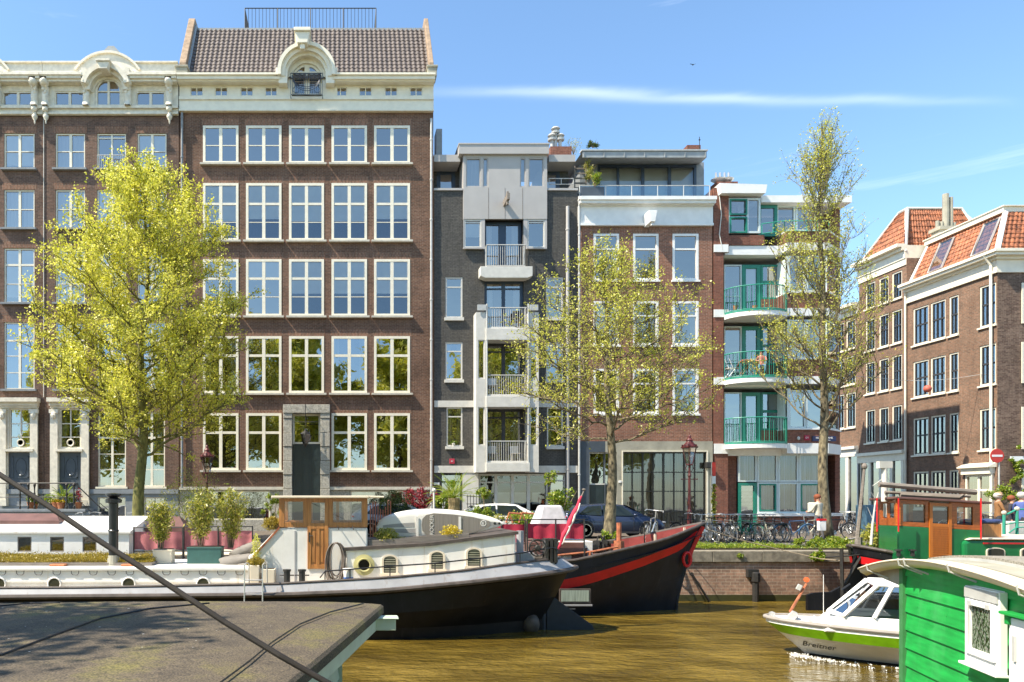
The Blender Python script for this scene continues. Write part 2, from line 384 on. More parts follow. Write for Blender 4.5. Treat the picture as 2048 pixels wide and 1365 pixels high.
dv=mth('DIVIDE',mth('SUBTRACT',mth('ADD',rt,mth('MULTIPLY',rx,.018)),mth('MULTIPLY_ADD',n9.outputs['Fac'],.03,.532)),.0065)
stk=mth('MULTIPLY',mth('EXPONENT',mth('MULTIPLY',mth('MULTIPLY',dv,dv),-1.0)),mth('MULTIPLY',mth('POWER',n9.outputs['Fac'],1.5),.5))
win_=mth('MULTIPLY',mth('GREATER_THAN',rx,-.05),mth('SMOOTH_MIN',1.0,mth('MAXIMUM',mth('SUBTRACT',1.0,mth('ABSOLUTE',mth('DIVIDE',mth('SUBTRACT',rx,.48),.44))),0),.1))
cf=mth('MINIMUM',mth('ADD',cf,mth('MULTIPLY',stk,mth('MULTIPLY',win_,1.5))),.9)
skc=mixc(nt,sky.outputs[0],(.94,1.08,1.12),1.0,'MULTIPLY'); wc=mixc(nt,skc,(9,9.3,9.6),cf)
L.new(wc,bg.inputs[0]); bg.inputs[1].default_value=.135
SC.view_settings.view_transform='Standard'; SC.view_settings.look='None'; SC.view_settings.exposure=1.0; SC.view_settings.gamma=1; SC.view_settings.use_curve_mapping=False
SC.cycles.max_bounces=6; SC.cycles.transparent_max_bounces=16; SC.cycles.diffuse_bounces=3; SC.cycles.glossy_bounces=3; SC.cycles.use_denoising=True
SC.cycles.caustics_reflective=False; SC.cycles.caustics_refractive=False; SC.cycles.sample_clamp_indirect=6
# ---------------- generic parts
WCACHE={}
def window(par,x0,x1,z0,z1,y,mat,vb=(),hb=(),fw=.07,fd=.1,inset=.03,glass='glass',sill=None,blind=None,curtain=None,name='window',casing=None,label=None,bw=.05,sash=None):
    """frame + pane (+ sill, blind, curtains) in a wall opening; y is the wall plane. vb,hb = fractions or (fraction,width)"""
    off=WO.get(par.name) or Vector((0,0,0))
    W=x1-x0; H=z1-z0
    key=(round(W,2),round(H,2),mat.name,str(vb),str(hb),fw,fd,glass,bw,sash)
    if key not in WCACHE:
        b=MB(); b.box(0,fw,0,fd,0,H); b.box(W-fw,W,0,fd,0,H); b.box(fw,W-fw,.001,fd,H-fw,H); b.box(fw,W-fw,.001,fd,0,fw)
        nf=len(b.f)
        if sash:
            e=fw; q=.05; b.box(e,e+q,.03,fd-.02,e,H-e); b.box(W-e-q,W-e,.03,fd-.02,e,H-e); b.box(e+q,W-e-q,.031,fd-.02,H-e-q,H-e); b.box(e+q,W-e-q,.031,fd-.02,e,e+q)
        for q in vb:
            f,w_=(q if isinstance(q,tuple) else (q,bw)); b.box(f*W-w_/2,f*W+w_/2,.012,fd-.012,fw,H-fw)
        for q in hb:
            f,w_=(q if isinstance(q,tuple) else (q,bw)); b.box(fw,W-fw,.017,fd-.017,H-f*H-w_/2,H-f*H+w_/2)
        fr=MB.build; me=bpy.data.meshes.new('window'); me.from_pydata(b.v,[],b.f); me.materials.append(mat)
        if sash: me.materials.append(M[sash]); me.polygons.foreach_set('material_index',[0]*nf+[1]*(len(b.f)-nf))
        me.update()
        pm=bpy.data.meshes.new('pane'); e=fw*.5; yy=fd*.6; pm.from_pydata([(e,yy,e),(W-e,yy,e),(W-e,yy,H-e),(e,yy,H-e)],[],[(0,1,2,3)]); pm.materials.append(M[glass]); pm.update()
        WCACHE[key]=(me,pm)
    me,pm=WCACHE[key]
    loc=Vector((x0,y+inset,z0))-off
    o=bpy.data.objects.new(name,me); COL.objects.link(o); o.parent=par; o.location=loc
    if label: o['label']=label
    WO[o.name]=Vector((x0,y+inset,z0))
    p=bpy.data.objects.new('pane',pm); COL.objects.link(p); p.parent=o
    if sill:
        ex,pr,th,sm=sill; b=MB(); b.box(x0-ex,x1+ex,y-pr,y+.05,z0-th,z0-.001); b.build('sill',sm,o)
    if blind:
        b=MB(); yy=y+inset+fd+.015; zb=z1-fw-blind*(H-2*fw); b.box(x0+fw*.6,x1-fw*.6,yy,yy+.01,zb,z1-.02); b.box(x0+fw*.6,x1-fw*.6,yy-.01,yy+.02,zb-.02,zb); b.build('blind',M['blind'],o)
    if curtain:
        mt,fr_=curtain; b=MB(); yy=y+inset+fd+.075; n=max(8,int(W*min(fr_,.99)*16))
        for sgn in((0,1) if fr_<.5 else (0,)):
            a=x0+.03 if sgn==0 else x1-.03-W*fr_
            ww=W*fr_ if fr_<.5 else W-.06
            row=[(a+ww*i/n, yy+.055*math.sin(i*2.2+x0)*(.6+.4*math.sin(i*.7)), z0+.04) for i in range(n+1)]
            b.grid([row,[(q[0],q[1],z1-.04) for q in row]])
        b.build('curtain',M[mt],o)
    return o
def pantiles(name,mat,P00,P10,P01,P11,nc,nr,par,amp=.035,step=.03,sub=6):
    """a pantiled slope; P00 lower left, P10 lower right, P01 upper left, P11 upper right"""
    P00,P10,P01,P11=[Vector(p) for p in(P00,P10,P01,P11)]
    nrm=(P10-P00).cross(P01-P00).normalized(); b=MB(); rows=[]
    for j in range(nr):
        for q,h in((0.0,step),(1.0,0.0)):
            v=(j+q)/nr; row=[]
            for i in range(nc*sub+1):
                u=i/(nc*sub); ph=(i%sub)/sub; w_=math.sin(2*math.pi*ph)*.6+math.cos(2*math.pi*ph)*.4
                p=(P00*(1-u)+P10*u)*(1-v)+(P01*(1-u)+P11*u)*v
                row.append(p+nrm*(amp*w_+h))
            rows.append(row)
    b.grid(rows); return b.build(name,mat,par)
def railing(b,pts,z0,z1,sp=.12,r=.012,rt=.022,bot=.06,n=5):
    """bars between a bottom and a top rail along plan points (x,y)"""
    P=[Vector((p[0],p[1],0)) for p in pts]
    b.tube([(p.x,p.y,z1) for p in P],rt,6); b.tube([(p.x,p.y,z0+bot) for p in P],rt*.8,6)
    for a,c in zip(P[:-1],P[1:]):
        Ln=(c-a).length; k=max(1,int(round(Ln/sp)))
        for i in range(k+1):
            q=a+(c-a)*i/k; b.tube([(q.x,q.y,z0+bot),(q.x,q.y,z1)],r,n,caps=False)
def text_mesh(name,s,size,mat,M4,par=None,ext=.004,T=None):
    cu=bpy.data.curves.new(name,'FONT'); cu.body=s; cu.size=size; cu.extrude=ext; cu.align_x='CENTER'; cu.align_y='CENTER'
    o=bpy.data.objects.new(name,cu); COL.objects.link(o)
    me=bpy.data.meshes.new_from_object(o.evaluated_get(bpy.context.evaluated_depsgraph_get())); bpy.data.objects.remove(o)
    me.transform(M4); off=(WO.get(par.name) if par else None) or Vector((0,0,0)); me.transform(Matrix.Translation(-off)); me.materials.clear(); me.materials.append(mat)
    o=bpy.data.objects.new(name,me); COL.objects.link(o)
    if par: o.parent=par
    if T: tag(o,*T)
    return o
FACE=Matrix(((1,0,0,0),(0,0,-1,0),(0,1,0,0),(0,0,0,1)))   # text lying in XY -> upright facing -Y
def leaves_mesh(name,mat,P,size,par=None,up=.3,T=None,elong=1.6,org=None,kind=None,sizes=None):
    """many small rhombic leaves at the points P (n,3)"""
    P=np.asarray(P,float); n=len(P)
    a=rng.normal(size=(n,3)); a/=np.linalg.norm(a,axis=1)[:,None]
    b=rng.normal(size=(n,3)); b[:,2]+=up; b-=a*(a*b).sum(1)[:,None]; b/=np.linalg.norm(b,axis=1)[:,None]
    s=(size*rng.uniform(.6,1.35,n))[:,None] if sizes is None else sizes[:,None]
    V=np.stack([P-b*s*elong/2,P+a*s*.5,P+b*s*elong/2,P-a*s*.5],1).reshape(-1,3)
    if par is not None: off=np.array(WO.get(par.name) or (0,0,0))
    else:
        lo=V.min(0); hi=V.max(0); off=np.array(org) if org is not None else np.array(((lo[0]+hi[0])/2,(lo[1]+hi[1])/2,lo[2]))
    V=V-off
    me=bpy.data.meshes.new(name); me.vertices.add(4*n); me.vertices.foreach_set('co',V.ravel())
    me.loops.add(4*n); me.loops.foreach_set('vertex_index',np.arange(4*n)); me.polygons.add(n)
    me.polygons.foreach_set('loop_start',np.arange(n)*4); me.polygons.foreach_set('loop_total',np.full(n,4)); me.update(calc_edges=True); me.validate()
    me.materials.append(mat); o=bpy.data.objects.new(name,me); COL.objects.link(o)
    if par is not None: o.parent=par
    else: o.location=off
    if T: tag(o,*T)
    return o
G0=-.02
def Wn(par,a,b,c,d,y=FY,mat=None,**k): return window(par,fx(a),fx(b),fz(d),fz(c),y,mat or M['cream'],**k)
def H(a,b,c,d): return (fx(a),fx(b),fz(d),fz(c))
def pbox(b,p0,p1,q0,q1,y0,y1): b.box(fx(p0),fx(p1),y0,y1,fz(q1),fz(q0))
def shell(name_mat,par,x0,x1,z0,z1,y0,y1,roof=None):
    """side, back walls and flat roof of a house"""
    b=MB(); b.quad((x0,y1,z0),(x0,y0,z0),(x0,y0,z1),(x0,y1,z1)); b.quad((x1,y0,z0),(x1,y1,z0),(x1,y1,z1),(x1,y0,z1)); b.quad((x1,y1,z0),(x0,y1,z0),(x0,y1,z1),(x1,y1,z1))
    b.build('side_wall',name_mat,par)
    b=MB(); b.box(x0+.02,x1-.02,y0+.02,y1-.02,z1-.05,z1-.01); b.build('flat_roof',roof or M['lead'],par)
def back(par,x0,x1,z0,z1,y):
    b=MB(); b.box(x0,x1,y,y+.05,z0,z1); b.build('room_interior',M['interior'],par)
def ringpts(cx,cz,rx,rz,a0,a1,n): return [(cx+rx*math.cos(R(a0+(a1-a0)*i/n)),cz+rz*math.sin(R(a0+(a1-a0)*i/n))) for i in range(n+1)]
def archband(b,cx,cz,r0,r1,y0,y1,a0=0,a1=180,n=20,sz=1.0):
    o=ringpts(cx,cz,r1,r1*sz,a0,a1,n); i=ringpts(cx,cz,r0,r0*sz,a0,a1,n)
    for k in range(n): b.prism([i[k],o[k],o[k+1],i[k+1]],y0,y1)
# ================= H1: pair of houses with baroque cornice
def stucco_house(pxs,label,wins,cols,left):
    pa,pb=pxs; r=top('canal_house',label,'house',(fx((pa+pb)/2),FY,0)); x0,x1=fx(pa)+.01,fx(pb)-.01
    rows=[(267,338),(380,457),(497,606),(645,779)]
    holes=[]
    for cidx,(a,b_) in enumerate(cols):
        for (c,d) in rows: holes.append(H(a,b_,c,d))
    for a,b_,c,d in wins['ground']: holes.append(H(a,b_,c,d))
    zb=fz(233); b=MB(); b.wall(x0,x1,fz(985),zb,FY,holes,.16); b.build('wall',M['brick_brown2'],r)
    b=MB(); b.wall(x0,x1,G0,fz(985),FY-.04,[H(a,b_,c,d) for a,b_,c,d in wins['base']],.2); b.build('plinth',M['bluestone'],r)
    b=MB(); b.box(x0,x1,FY-.14,FY,fz(988),fz(979)); each(b,'string_course',M['bluestone'],r)
    shell(M['brick_brown2'],r,x0,x1,G0,fz(150),FY,FY+9); back(r,x0+.2,x1-.2,.1,fz(160),FY+1.3)
    sill=(.12,.19,.1,M['bluestone'])
    for cidx,(a,b_) in enumerate(cols):
        for ri,(c,d) in enumerate(rows):
            if ri==0: hb=[(.5,.04)]
            elif ri==1: hb=[(.5,.04)]
            elif ri==2: hb=[(.3,.1),(.65,.04)]
            else: hb=[(.27,.1),(.5,.04),(.75,.04)]
            if not left and ri==0 and cidx==1:   # french window with balcony
                w_=Wn(r,a,b_,c,d,vb=[(.5,.08)],hb=[(.12,.06)],inset=.06,glass='glass_top',sill=sill,label='window with its right leaf open and a small iron balcony')
                b=MB(); xa,xb=fx(a+2),fx(b_-2); railing(b,[(xa,FY-.12),(xb,FY-.12)],fz(342),fz(313),.11,.012,.02); b.build('balcony_railing',M['galv'],r)
                b=MB(); b.box(fx(223),fx(250),FY+.14,FY+.16,fz(335),fz(272)); b.build('open_casement_gap',M['interior'],w_)
                continue
            Wn(r,a,b_,c,d,vb=[(.5,.13)],hb=hb,inset=.05,glass='glass_top' if ri<2 else ('glass' if ri==2 else 'glass_low'),sill=sill,
               blind=(.9 if random.random()<.2 else None),curtain=('curtain',.4) if random.random()<.6 else None)
    # soldier arches above windows
    b=MB()
    for a,b_ in cols:
        for c,d in rows: b.box(fx(a)-.1,fx(b_)+.1,FY-.004,FY+.05,fz(c)+.01,fz(c)+.36)
    each(b,'brick_lintel',M['soldier'],r)
    # cornice zone, back plate and layered mouldings
    yb=FY; aw=wins['arch']; att=wins['attic']
    hs=[H(a,b_,185,214) for a,b_ in att]+[H(aw-27,aw+27,165.5,214)] if aw else [H(a,b_,185,214) for a,b_ in att]
    b=MB(); b.wall(x0,x1,fz(233),fz(165),FY-.12,hs,.14)
    b.box(x0,x1,FY-.25,FY,fz(221),fz(216)); b.box(x0,x1,FY-.2,FY,fz(232),fz(228)); b.build('frieze',M['cream_old'],r)
    segs=[(x0,x1)] if not aw else [(x0,fx(aw-46)),(fx(aw+46),x1)]
    b=MB()
    for s0,s1 in segs:
        for (q0,q1,pr) in((163,168,.3),(156,163,.5),(149,156,.62),(144,149,.7),(125,157,.22),(122,125,.32)):
            b.box(s0,s1,FY-pr,FY+.3,fzp(q1,pr),fzp(q0,pr))
        n=int((s1-s0)/.62)
        for i in range(n):
            xx=s0+(i+.5)*(s1-s0)/n; b.box(xx-.09,xx+.09,FY-.42,FY-.1,fz(172),fz(168)-.003)
    if aw:
        cx=fx(aw); cz=fzp(178,.5)
        archband(b,cx,cz,1.02,1.28,FY-.7,FY+.3,12,168,24); archband(b,cx,cz,.86,1.02,FY-.45,FY+.3,0,180,24); archband(b,cx,cz,.87,1.95,FY-.237,FY+.3,24,156,30,1.02)
        archband(b,cx,cz,1.95,2.06,FY-.34,FY+.34,33,147,24,1.02); archband(b,cx,cz,.72,.86,FY-.16,FY+.1,0,180,20)
        for sg in(-1,1):
            b.prism([(cx+sg*1.24,fz(165)),(cx+sg*1.24,fz(150)),(cx+sg*1.0,fz(150)),(cx+sg*.8,fz(165))],FY-.685,FY)
    if aw:
        archband(b,cx,fz(185),.7,1.1,FY-.135,FY-.02,0,180,20)
        archband(b,cx,cz,.86,1.6,FY-.11,FY+.25,0,180,20)
        for sg in(-1,1): b.box(min(cx+sg*1.5,cx+sg*.86),max(cx+sg*1.5,cx+sg*.86),FY-.105,FY+.2,fz(178),fz(140)); b.box(min(cx+sg*.8,cx+sg*1.62),max(cx+sg*.8,cx+sg*1.62),FY-.2,FY+.24,fz(160),fz(132)); b.box(min(cx+sg*1.0,cx+sg*1.4),max(cx+sg*1.0,cx+sg*1.4),FY-.42,FY+.24,fz(163),fz(150))
    b.build('cornice',M['cream_old'],r,merge=True)
    if aw:
        b=MB(); Zk=lambda q:fzp(q,1.05); b.prism([(cx-.2,Zk(136)),(cx+.2,Zk(136)),(cx+.32,Zk(122)),(cx-.32,Zk(122))],FY-1.0,FY-.3); b.prism([(cx-.36,Zk(122)),(cx+.36,Zk(122)),(cx+.38,Zk(118)),(cx-.38,Zk(118))],FY-1.08,FY-.3); each(b,'hoist_beam',M['cream_old'],r,bevel=.02)
        b=MB(); b.prism([(cx-.5,fz(98)),(cx+.5,fz(98)),(cx+.15,fz(84)),(cx-.15,fz(84))],FY+.35,FY+1.4); b.build('dormer_cap',M['lead'],r)
        # arched attic window
        b=MB(); rr=.7; zc=fz(185); archband(b,cx,zc,.58,.7,FY-.08,FY+.02,0,180,16); b.box(cx-.7,cx-.58,FY-.08,FY+.02,fz(213),zc); b.box(cx+.58,cx+.7,FY-.08,FY+.02,fz(213),zc)
        b.box(cx-.06,cx+.06,FY-.075,FY+.02,fz(213),zc+.6); b.box(cx-.58,cx+.58,FY-.07,FY+.02,zc-.03,zc+.03); b.box(cx-.58,cx+.58,FY-.07,FY+.02,fz(214),fz(211))
        wi=b.build('window',M['cream_old'],r); b=MB(); b.poly([(cx-.6,FY-.02,fz(213))]+[(cx+.6,FY-.02,fz(213))]+[(p[0],FY-.02,p[1]) for p in ringpts(cx,zc,.6,.6,0,180,16)]); b.build('pane',M['glass_top'],wi)
        b=MB(); archband(b,cx,zc,.7,.8,FY-.125,FY+.0,0,180,16); b.build('arch_trim',M['cream_old'],r)
    for a,b_ in att: Wn(r,a,b_,185,214,y=FY-.12,mat=M['cream_old'],vb=[(.5,.14)],inset=.04,glass='glass_top')
    for q in wins['corbel']:
        b=MB(); x=fx(q); b.box(x-.17,x+.17,FY-.62,FY-.12,fz(170),fz(166)); b.ell((x,FY-.42,fz(174)),(.24,.3,.22),10,6,.12)
        pr=[(fz(180),.34),(fz(188),.2),(fz(198),.26),(fz(208),.22),(fz(218),.34)]
        for (z1,d1),(z2,d2) in zip(pr[:-1],pr[1:]): b.add([(x-.15,FY-.12-d1,z1),(x+.15,FY-.12-d1,z1),(x+.15,FY-.12-d2,z2),(x-.15,FY-.12-d2,z2),(x-.15,FY-.1,z1),(x+.15,FY-.1,z1),(x+.15,FY-.1,z2),(x-.15,FY-.1,z2)],[(0,1,2,3),(0,3,7,4),(1,5,6,2)])
        for k in range(7): b.ell((x+random.uniform(-.1,.1),FY-.4+.03*k,fz(180+k*5.5)),(.1,.08,.11),6,5,.15)
        if q in wins['pend']: b.ell((x,FY-.3,fz(224)),(.17,.14,.16),8,6,.15); b.lathe([(.0,-.62),(.03,-.55),(.05,-.48),(.03,-.44),(.13,-.3),(.16,-.18),(.07,-.08),(.1,0)],(x,FY-.22,fz(230)),8)
        b.build('console_bracket',M['cream_old'],r,smooth=True)
    return r
h1=stucco_house((88,358),'umber brick house with cream baroque arched cornice directly left of the tall brick warehouse',
  dict(ground=[(196,252,825,974),(276,330,825,974),(100,180,800,985)],base=[(195,252,995,1050),(288,330,995,1050)],arch=218,attic=[(111,170),(273,331)],corbel=[95,176,259,341],pend=[95,341]),
  [(111,170),(194,252),(275,333)],False)
h0=stucco_house((-180,88),'umber brick house with cream cornice cut by the left edge of the picture',
  dict(ground=[(0,76,800,985)],base=[(-100,-40,995,1050)],arch=-42,attic=[(7,68),(-155,-97)],corbel=[73,-0,-84],pend=[73]),
  [(8,69),(-77,-18)],True)
def doorset(r,p0,p1,door0,door1,win0,win1):
    b=MB(); xa,xb=fx(p0),fx(p1)
    b.wall(xa,xb,fz(1012),fz(797),FY-.1,[H(door0,door1,905,1012),H(win0,win1,818,897)],.2); 
    b.box(xa-.08,xb+.08,FY-.5,FY,fz(806),fz(798)); b.box(xa-.03,xb+.03,FY-.3,FY,fz(813),fz(806)); b.box(xa,xb,FY-.2,FY,fz(817),fz(813)-.003)
    b.box(fx(door0-5),fx(door1+5),FY-.3,FY-.1,fz(904),fz(899))
    for q in(p0,p1-15):
        x=fx(q); w_=15/37.975; b.box(x,x+w_,FY-.22,FY-.1,fz(1000),fz(820)); b.box(x-.04,x+w_+.04,FY-.27,FY-.1,fz(1012),fz(1000)); b.box(x-.04,x+w_+.04,FY-.28,FY-.1,fz(828),fz(820)+.003)
        b.ell((x+w_/2,FY-.26,fz(832)),(.15,.1,.2),8,6,.15)
    b.build('door_surround',M['cream_old'],r)
    Wn(r,win0,win1,818,897,y=FY-.1,mat=M['cream_old'],vb=[(.5,.06)],hb=[(.38,.05),(.72,.05)],inset=.05,glass='glass_low',curtain=('curtain',.25))
    dx=fx((win0+win1)/2); b=MB(); b.lathe([(.13,0),(.17,-.03),(.2,0),(.17,.03),(.13,0)],(dx,FY-.08,fz(886)),16,'y'); b.build('round_mullion_ring',M['cream_old'],r)
    b=MB(); xa,xb=fx(door0),fx(door1); z0,z1=fz(1012),fz(905); b.box(xa,xb,FY+.0,FY+.06,z0,z1)
    for (u0,u1) in((.52,.93),(.08,.42)):
        za=z0+(z1-z0)*u0; zb=z0+(z1-z0)*u1
        for (e0,e1,g0,g1) in((xa+.2,xb-.2,za,za+.05),(xa+.2,xb-.2,zb-.05,zb),(xa+.2,xa+.25,za,zb),(xb-.25,xb-.2,za,zb)): b.box(e0,e1,FY-.03,FY+.01,g0,g1)
        n=18; cx_=(xa+xb)/2; cz_=(za+zb)/2; b.tube([(cx_+(xb-xa)*.23*math.cos(2*math.pi*i/n),FY-.01,cz_+(zb-za)*.4*math.sin(2*math.pi*i/n)) for i in range(n)],.022,5,closed=True)
    d=b.build('front_door',M['slate_blue'],r); b=MB(); b.ell(((xa+xb)/2,FY-.05,(z0+z1)/2+.2),(.05,.04,.05),8,6); b.build('door_knob',M['steel'],d)
doorset(h1,103,180,119,163,121,163); doorset(h0,0,78,18,65,20,65)
for a,b_ in((196,252),(276,330)): Wn(h1,a,b_,825,974,vb=[(.5,.12)],hb=[(.34,.1),(.56,.04),(.77,.04)],inset=.05,glass='glass_low',sill=(.1,.12,.1,M['cream']),curtain=('curtain',.3))
for a,b_ in((195,252),(288,330)): Wn(h1,a,b_,995,1050,y=FY-.04,vb=[.5],inset=.08,glass='glass_low')
b=MB(); b.tube([(fx(88),FY-.03,fz(235)),(fx(88),FY-.03,fz(795))],.02,5); b.build('lightning_conductor',M['pearl'],h1)
# ================= H2 warehouse
h2=top('warehouse_house','tall brown brick warehouse with five window columns, pantiled roof and carved stone portal','house',(fx(613),FY,0))
x0,x1=fx(359)+.01,fx(867)-.01
WX=[(406,477),(492,563),(578,648),(663,734),(748,820)]; WR=[(252,328),(367,482),(519,633),(673,787),(827,941)]
holes=[H(a,b_,c,d) for a,b_ in WX for c,d in WR if not(a==578 and c==827)]+[H(585,641,828,1060)]
b=MB(); b.wall(x0,x1,fz(975),fz(224),FY,holes,.14); b.build('wall',M['brick_brown'],h2)
b=MB(); b.wall(x0,x1,G0,fz(975),FY-.03,[H(418,540,982,1040),H(701,807,982,1045),H(585,641,828,1060)],.2); b.build('plinth',M['stone'],h2)
b=MB(); b.box(x0,fx(567),FY-.16,FY,fz(980),fz(974)); b.box(fx(660),x1,FY-.16,FY,fz(980),fz(974)); each(b,'string_course',M['stone_pale'],h2)
shell(M['brick_brown'],h2,x0,x1,G0,fz(147),FY,FY+10); back(h2,x0+.2,x1-.2,.1,fz(150),FY+1.4)
for i,(a,b_) in enumerate(WX):
    for j,(c,d) in enumerate(WR):
        if a==578 and c==827: continue
        hb=[[(.52,.04)],[(.36,.12),(.68,.035)],[(.34,.12),(.66,.035)],[(.34,.13)],[(.34,.13)]][j]
        bl={0:None,1:.66 if i in(0,2,3) else .62,2:(.6 if i>1 else .35)}.get(j); 
        Wn(h2,a,b_,c,d,mat=M['cream'],vb=[(.5,.17)],hb=hb,inset=-.025,fw=.13,fd=.075,glass='glass_blind' if bl and bl>.5 else ['glass_top','glass_top','glass','glass_low','glass_low'][j],sill=(.13,.2,.1,M['stone_pale']),blind=bl,
           curtain=('curtain',.2) if (i+j)%3==0 and j>2 else None)
b=MB()
for a,b_ in WX:
    for c,d in WR:
        if a==578 and c==827: continue
        b.box(fx(a)-.05,fx(b_)+.05,FY-.004,FY+.05,fz(c)+.004,fz(c)+.36)
each(b,'brick_lintel',M['soldier'],h2)
Wn(h2,418,540,982,1040,y=FY-.03,vb=[(.5,.08)],inset=.06,glass='glass_low'); Wn(h2,701,807,982,1045,y=FY-.03,inset=.06,glass='glass_low')
# portal
b=MB(); ya=FY-.28
for a,b_ in((567,585),(641,660)): 
    for k in range(9):
        q0=1062-k*28; b.box(fx(a)+.01*(k%2),fx(b_)-.01*(k%2),ya+.03*(k%2),FY,fz(q0),fz(max(828,q0-27.3)))
b.box(fx(567),fx(660),ya-.04,FY,fz(828)+.004,fz(811)); b.build('portal_frame',M['stone'],h2,bevel=.02)
wi=Wn(h2,585,641,828,888,mat=M['cream'],inset=.12,fw=.1,glass='glass_low')
b=MB(); xa,xb,z0,z1=fx(585),fx(641),fz(1062),fz(888); b.box(xa,xa+.09,FY+.1,FY+.2,z0,z1-.01); b.box(xb-.09,xb,FY+.1,FY+.2,z0,z1-.01); b.box(xa+.09,xb-.09,FY+.14,FY+.2,z0,z1-.02)
for k in range(1,6): b.box(xa+.2,xb-.2,FY+.12,FY+.141,z0+k*.75,z0+k*.75+.05)
for q in(.36,.64): b.box(xa+(xb-xa)*q-.02,xa+(xb-xa)*q+.02,FY+.11,FY+.142,z0+1.2,z1-.2)
b.build('front_door',M['dark_door'],h2)
# cornice
cx=fx(614); cz=fzp(145,.6)
b=MB()
hs=[H(q-13,q+13,176,194) for q in(394,443,494,543,681,731,782,832)]
b.wall(x0,x1,fz(197),fz(165),FY-.08,hs+[(cx-.92,cx+.92,fz(197),fz(165)+.01)],.1)
for (q0,q1,pr) in((222,226,.22),(203,222,.12),(197,203,.2)): b.box(x0,x1,FY-pr,FY+.02,fz(q1),fz(q0)-.002)
for s0,s1 in((x0-.02,cx-1.35),(cx+1.35,x1+.02)):
    for (q0,q1,pr) in((163,166,.35),(158,163,.5),(149,158,.62),(145,149,.72)): b.box(s0,s1,FY-pr,FY+.4,fzp(q1,pr),fzp(q0,pr)-.002)
b.build('cornice',M['cream'],h2)
for q in(394,443,494,543,681,731,782,832): Wn(h2,q-13,q+13,176,194,y=FY-.08,mat=M['cream'],vb=[(.5,.05)],inset=.03,fw=.05,fd=.05,glass='glass_top')
b=MB()
for (r0,r1,pr) in((1.32,1.5,.8),(1.12,1.32,.637),(.98,1.12,.45)): archband(b,cx,cz,r0,r1,FY-pr,FY+1.9,-8,188,30)
archband(b,cx,cz,.78,.98,FY-.1,FY+.1,0,180,26)
for sg in(-1,1):
    b.box(min(cx+sg*.98,cx+sg*.78),max(cx+sg*.98,cx+sg*.78),FY-.1,FY+.1,fz(190),cz-.003)
    b.prism([(cx+sg*1.1,fz(166)),(cx+sg*1.6,fz(166)),(cx+sg*1.6,fz(149)),(cx+sg*1.3,fz(149))],FY-.62,FY); b.box(min(cx+sg*1.6,cx+sg*.79),max(cx+sg*1.6,cx+sg*.79),FY-.095,FY+.12,fz(196),fz(143)); b.box(min(cx+sg*1.45,cx+sg*1.0),max(cx+sg*1.45,cx+sg*1.0),FY-.585,FY-.1,fzp(166,.6),cz+.2)
b.build('dormer_arch',M['cream'],h2,merge=True)
b=MB(); archband(b,cx,cz,.66,.78,FY+.02,FY+.1,0,180,20)
for sg in(-1,1): b.box(min(cx+sg*.78,cx+sg*.66),max(cx+sg*.78,cx+sg*.66),FY+.02,FY+.1,fz(190),cz)
b.box(cx-.13,cx+.13,FY+.025,FY+.1,fz(190),cz+.66); b.box(cx-.66,cx+.66,FY+.03,FY+.1,fz(190),fz(187))
b.prism([(cx-.66,cz),(cx+.66,cz),(cx+.5,cz+.42),(cx-.5,cz+.42)],FY+.06,FY+.09)
wi=b.build('dormer_window',M['cream'],h2); b=MB(); b.poly([(cx-.7,FY+.07,fz(190)),(cx+.7,FY+.07,fz(190))]+[(p[0],FY+.07,p[1]) for p in ringpts(cx,cz,.7,.7,0,180,18)]); b.build('pane',M['glass_top'],wi)
b=MB(); za,zb=fzp(191,.5),fzp(147,.5); railing(b,[(cx-.83,FY-.5),(cx+.83,FY-.5)],za,zb,.11,.011,.022,.04)
for k in range(3):
    b.tube([(cx+.75*math.sin(R(-90+180*i/14)),FY-.52,zb-.1-(.62+.1*k)*math.cos(R(-90+180*i/14))) for i in range(15)],.017,5)
for sg in(-1,1):
    b.tube([(cx+sg*(.55+.16*math.cos(t)),FY-.52,za+.28+.16*math.sin(t)) for t in[i*.5 for i in range(13)]],.015,5); b.tube([(cx+sg*.83,FY-.5,za),(cx+sg*.83,FY-.05,za)],.02,5); b.tube([(cx+sg*.83,FY-.5,zb),(cx+sg*.83,FY-.05,zb)],.02,5)
b.build('dormer_railing',M['navy'],h2)
b=MB(); hx=fx(607); Zh=lambda q:fzp(q,1.25)
b.prism([(hx-.26,Zh(84)),(hx+.26,Zh(84)),(hx+.38,Zh(62)),(hx-.38,Zh(62))],FY-1.2,FY+1.2); b.prism([(hx-.43,Zh(62)),(hx+.43,Zh(62)),(hx+.43,Zh(55)),(hx-.43,Zh(55))],FY-1.3,FY+1.2); b.box(hx-.12,hx+.12,FY-1.1,FY-.85,Zh(94),Zh(84)); each(b,'hoist_beam',M['cream'],h2,bevel=.02)
# roof
ze=fzp(146,.72); zr=28.0; yr=FY+2.4
for (sa,sb) in((fx(376),fx(858)),): pantiles('roof',M['pantile'],(sa,FY-.15,ze),(sb,FY-.15,ze),(sa,yr,zr),(sb,yr,zr),50,15,h2)
b=MB(); b.box(fx(376),fx(858),yr-.1,FY+9,ze,zr-.05); b.build('attic_block',M['lead'],h2)
for s0,s1,nm in((fx(359),fx(373),1),(fx(858),fx(867),2)):
    b=MB(); b.prism([(FY-.1,ze-.05),(FY-.1,ze+.9),(yr,zr+.55),(yr+.9,zr+.55),(yr+.9,ze-.05)],s0,s1,'x'); b.build('gable_parapet',M['cap'],h2,bevel=.03)
    b=MB(); b.box(s0-.12,s1+.12,FY-.45,FY+.3,ze,ze+.45); b.box(s0-.17,s1+.17,FY-.5,FY+.35,ze+.45,ze+.56); b.build('kneeler_stone',M['concrete'],h2,bevel=.02)
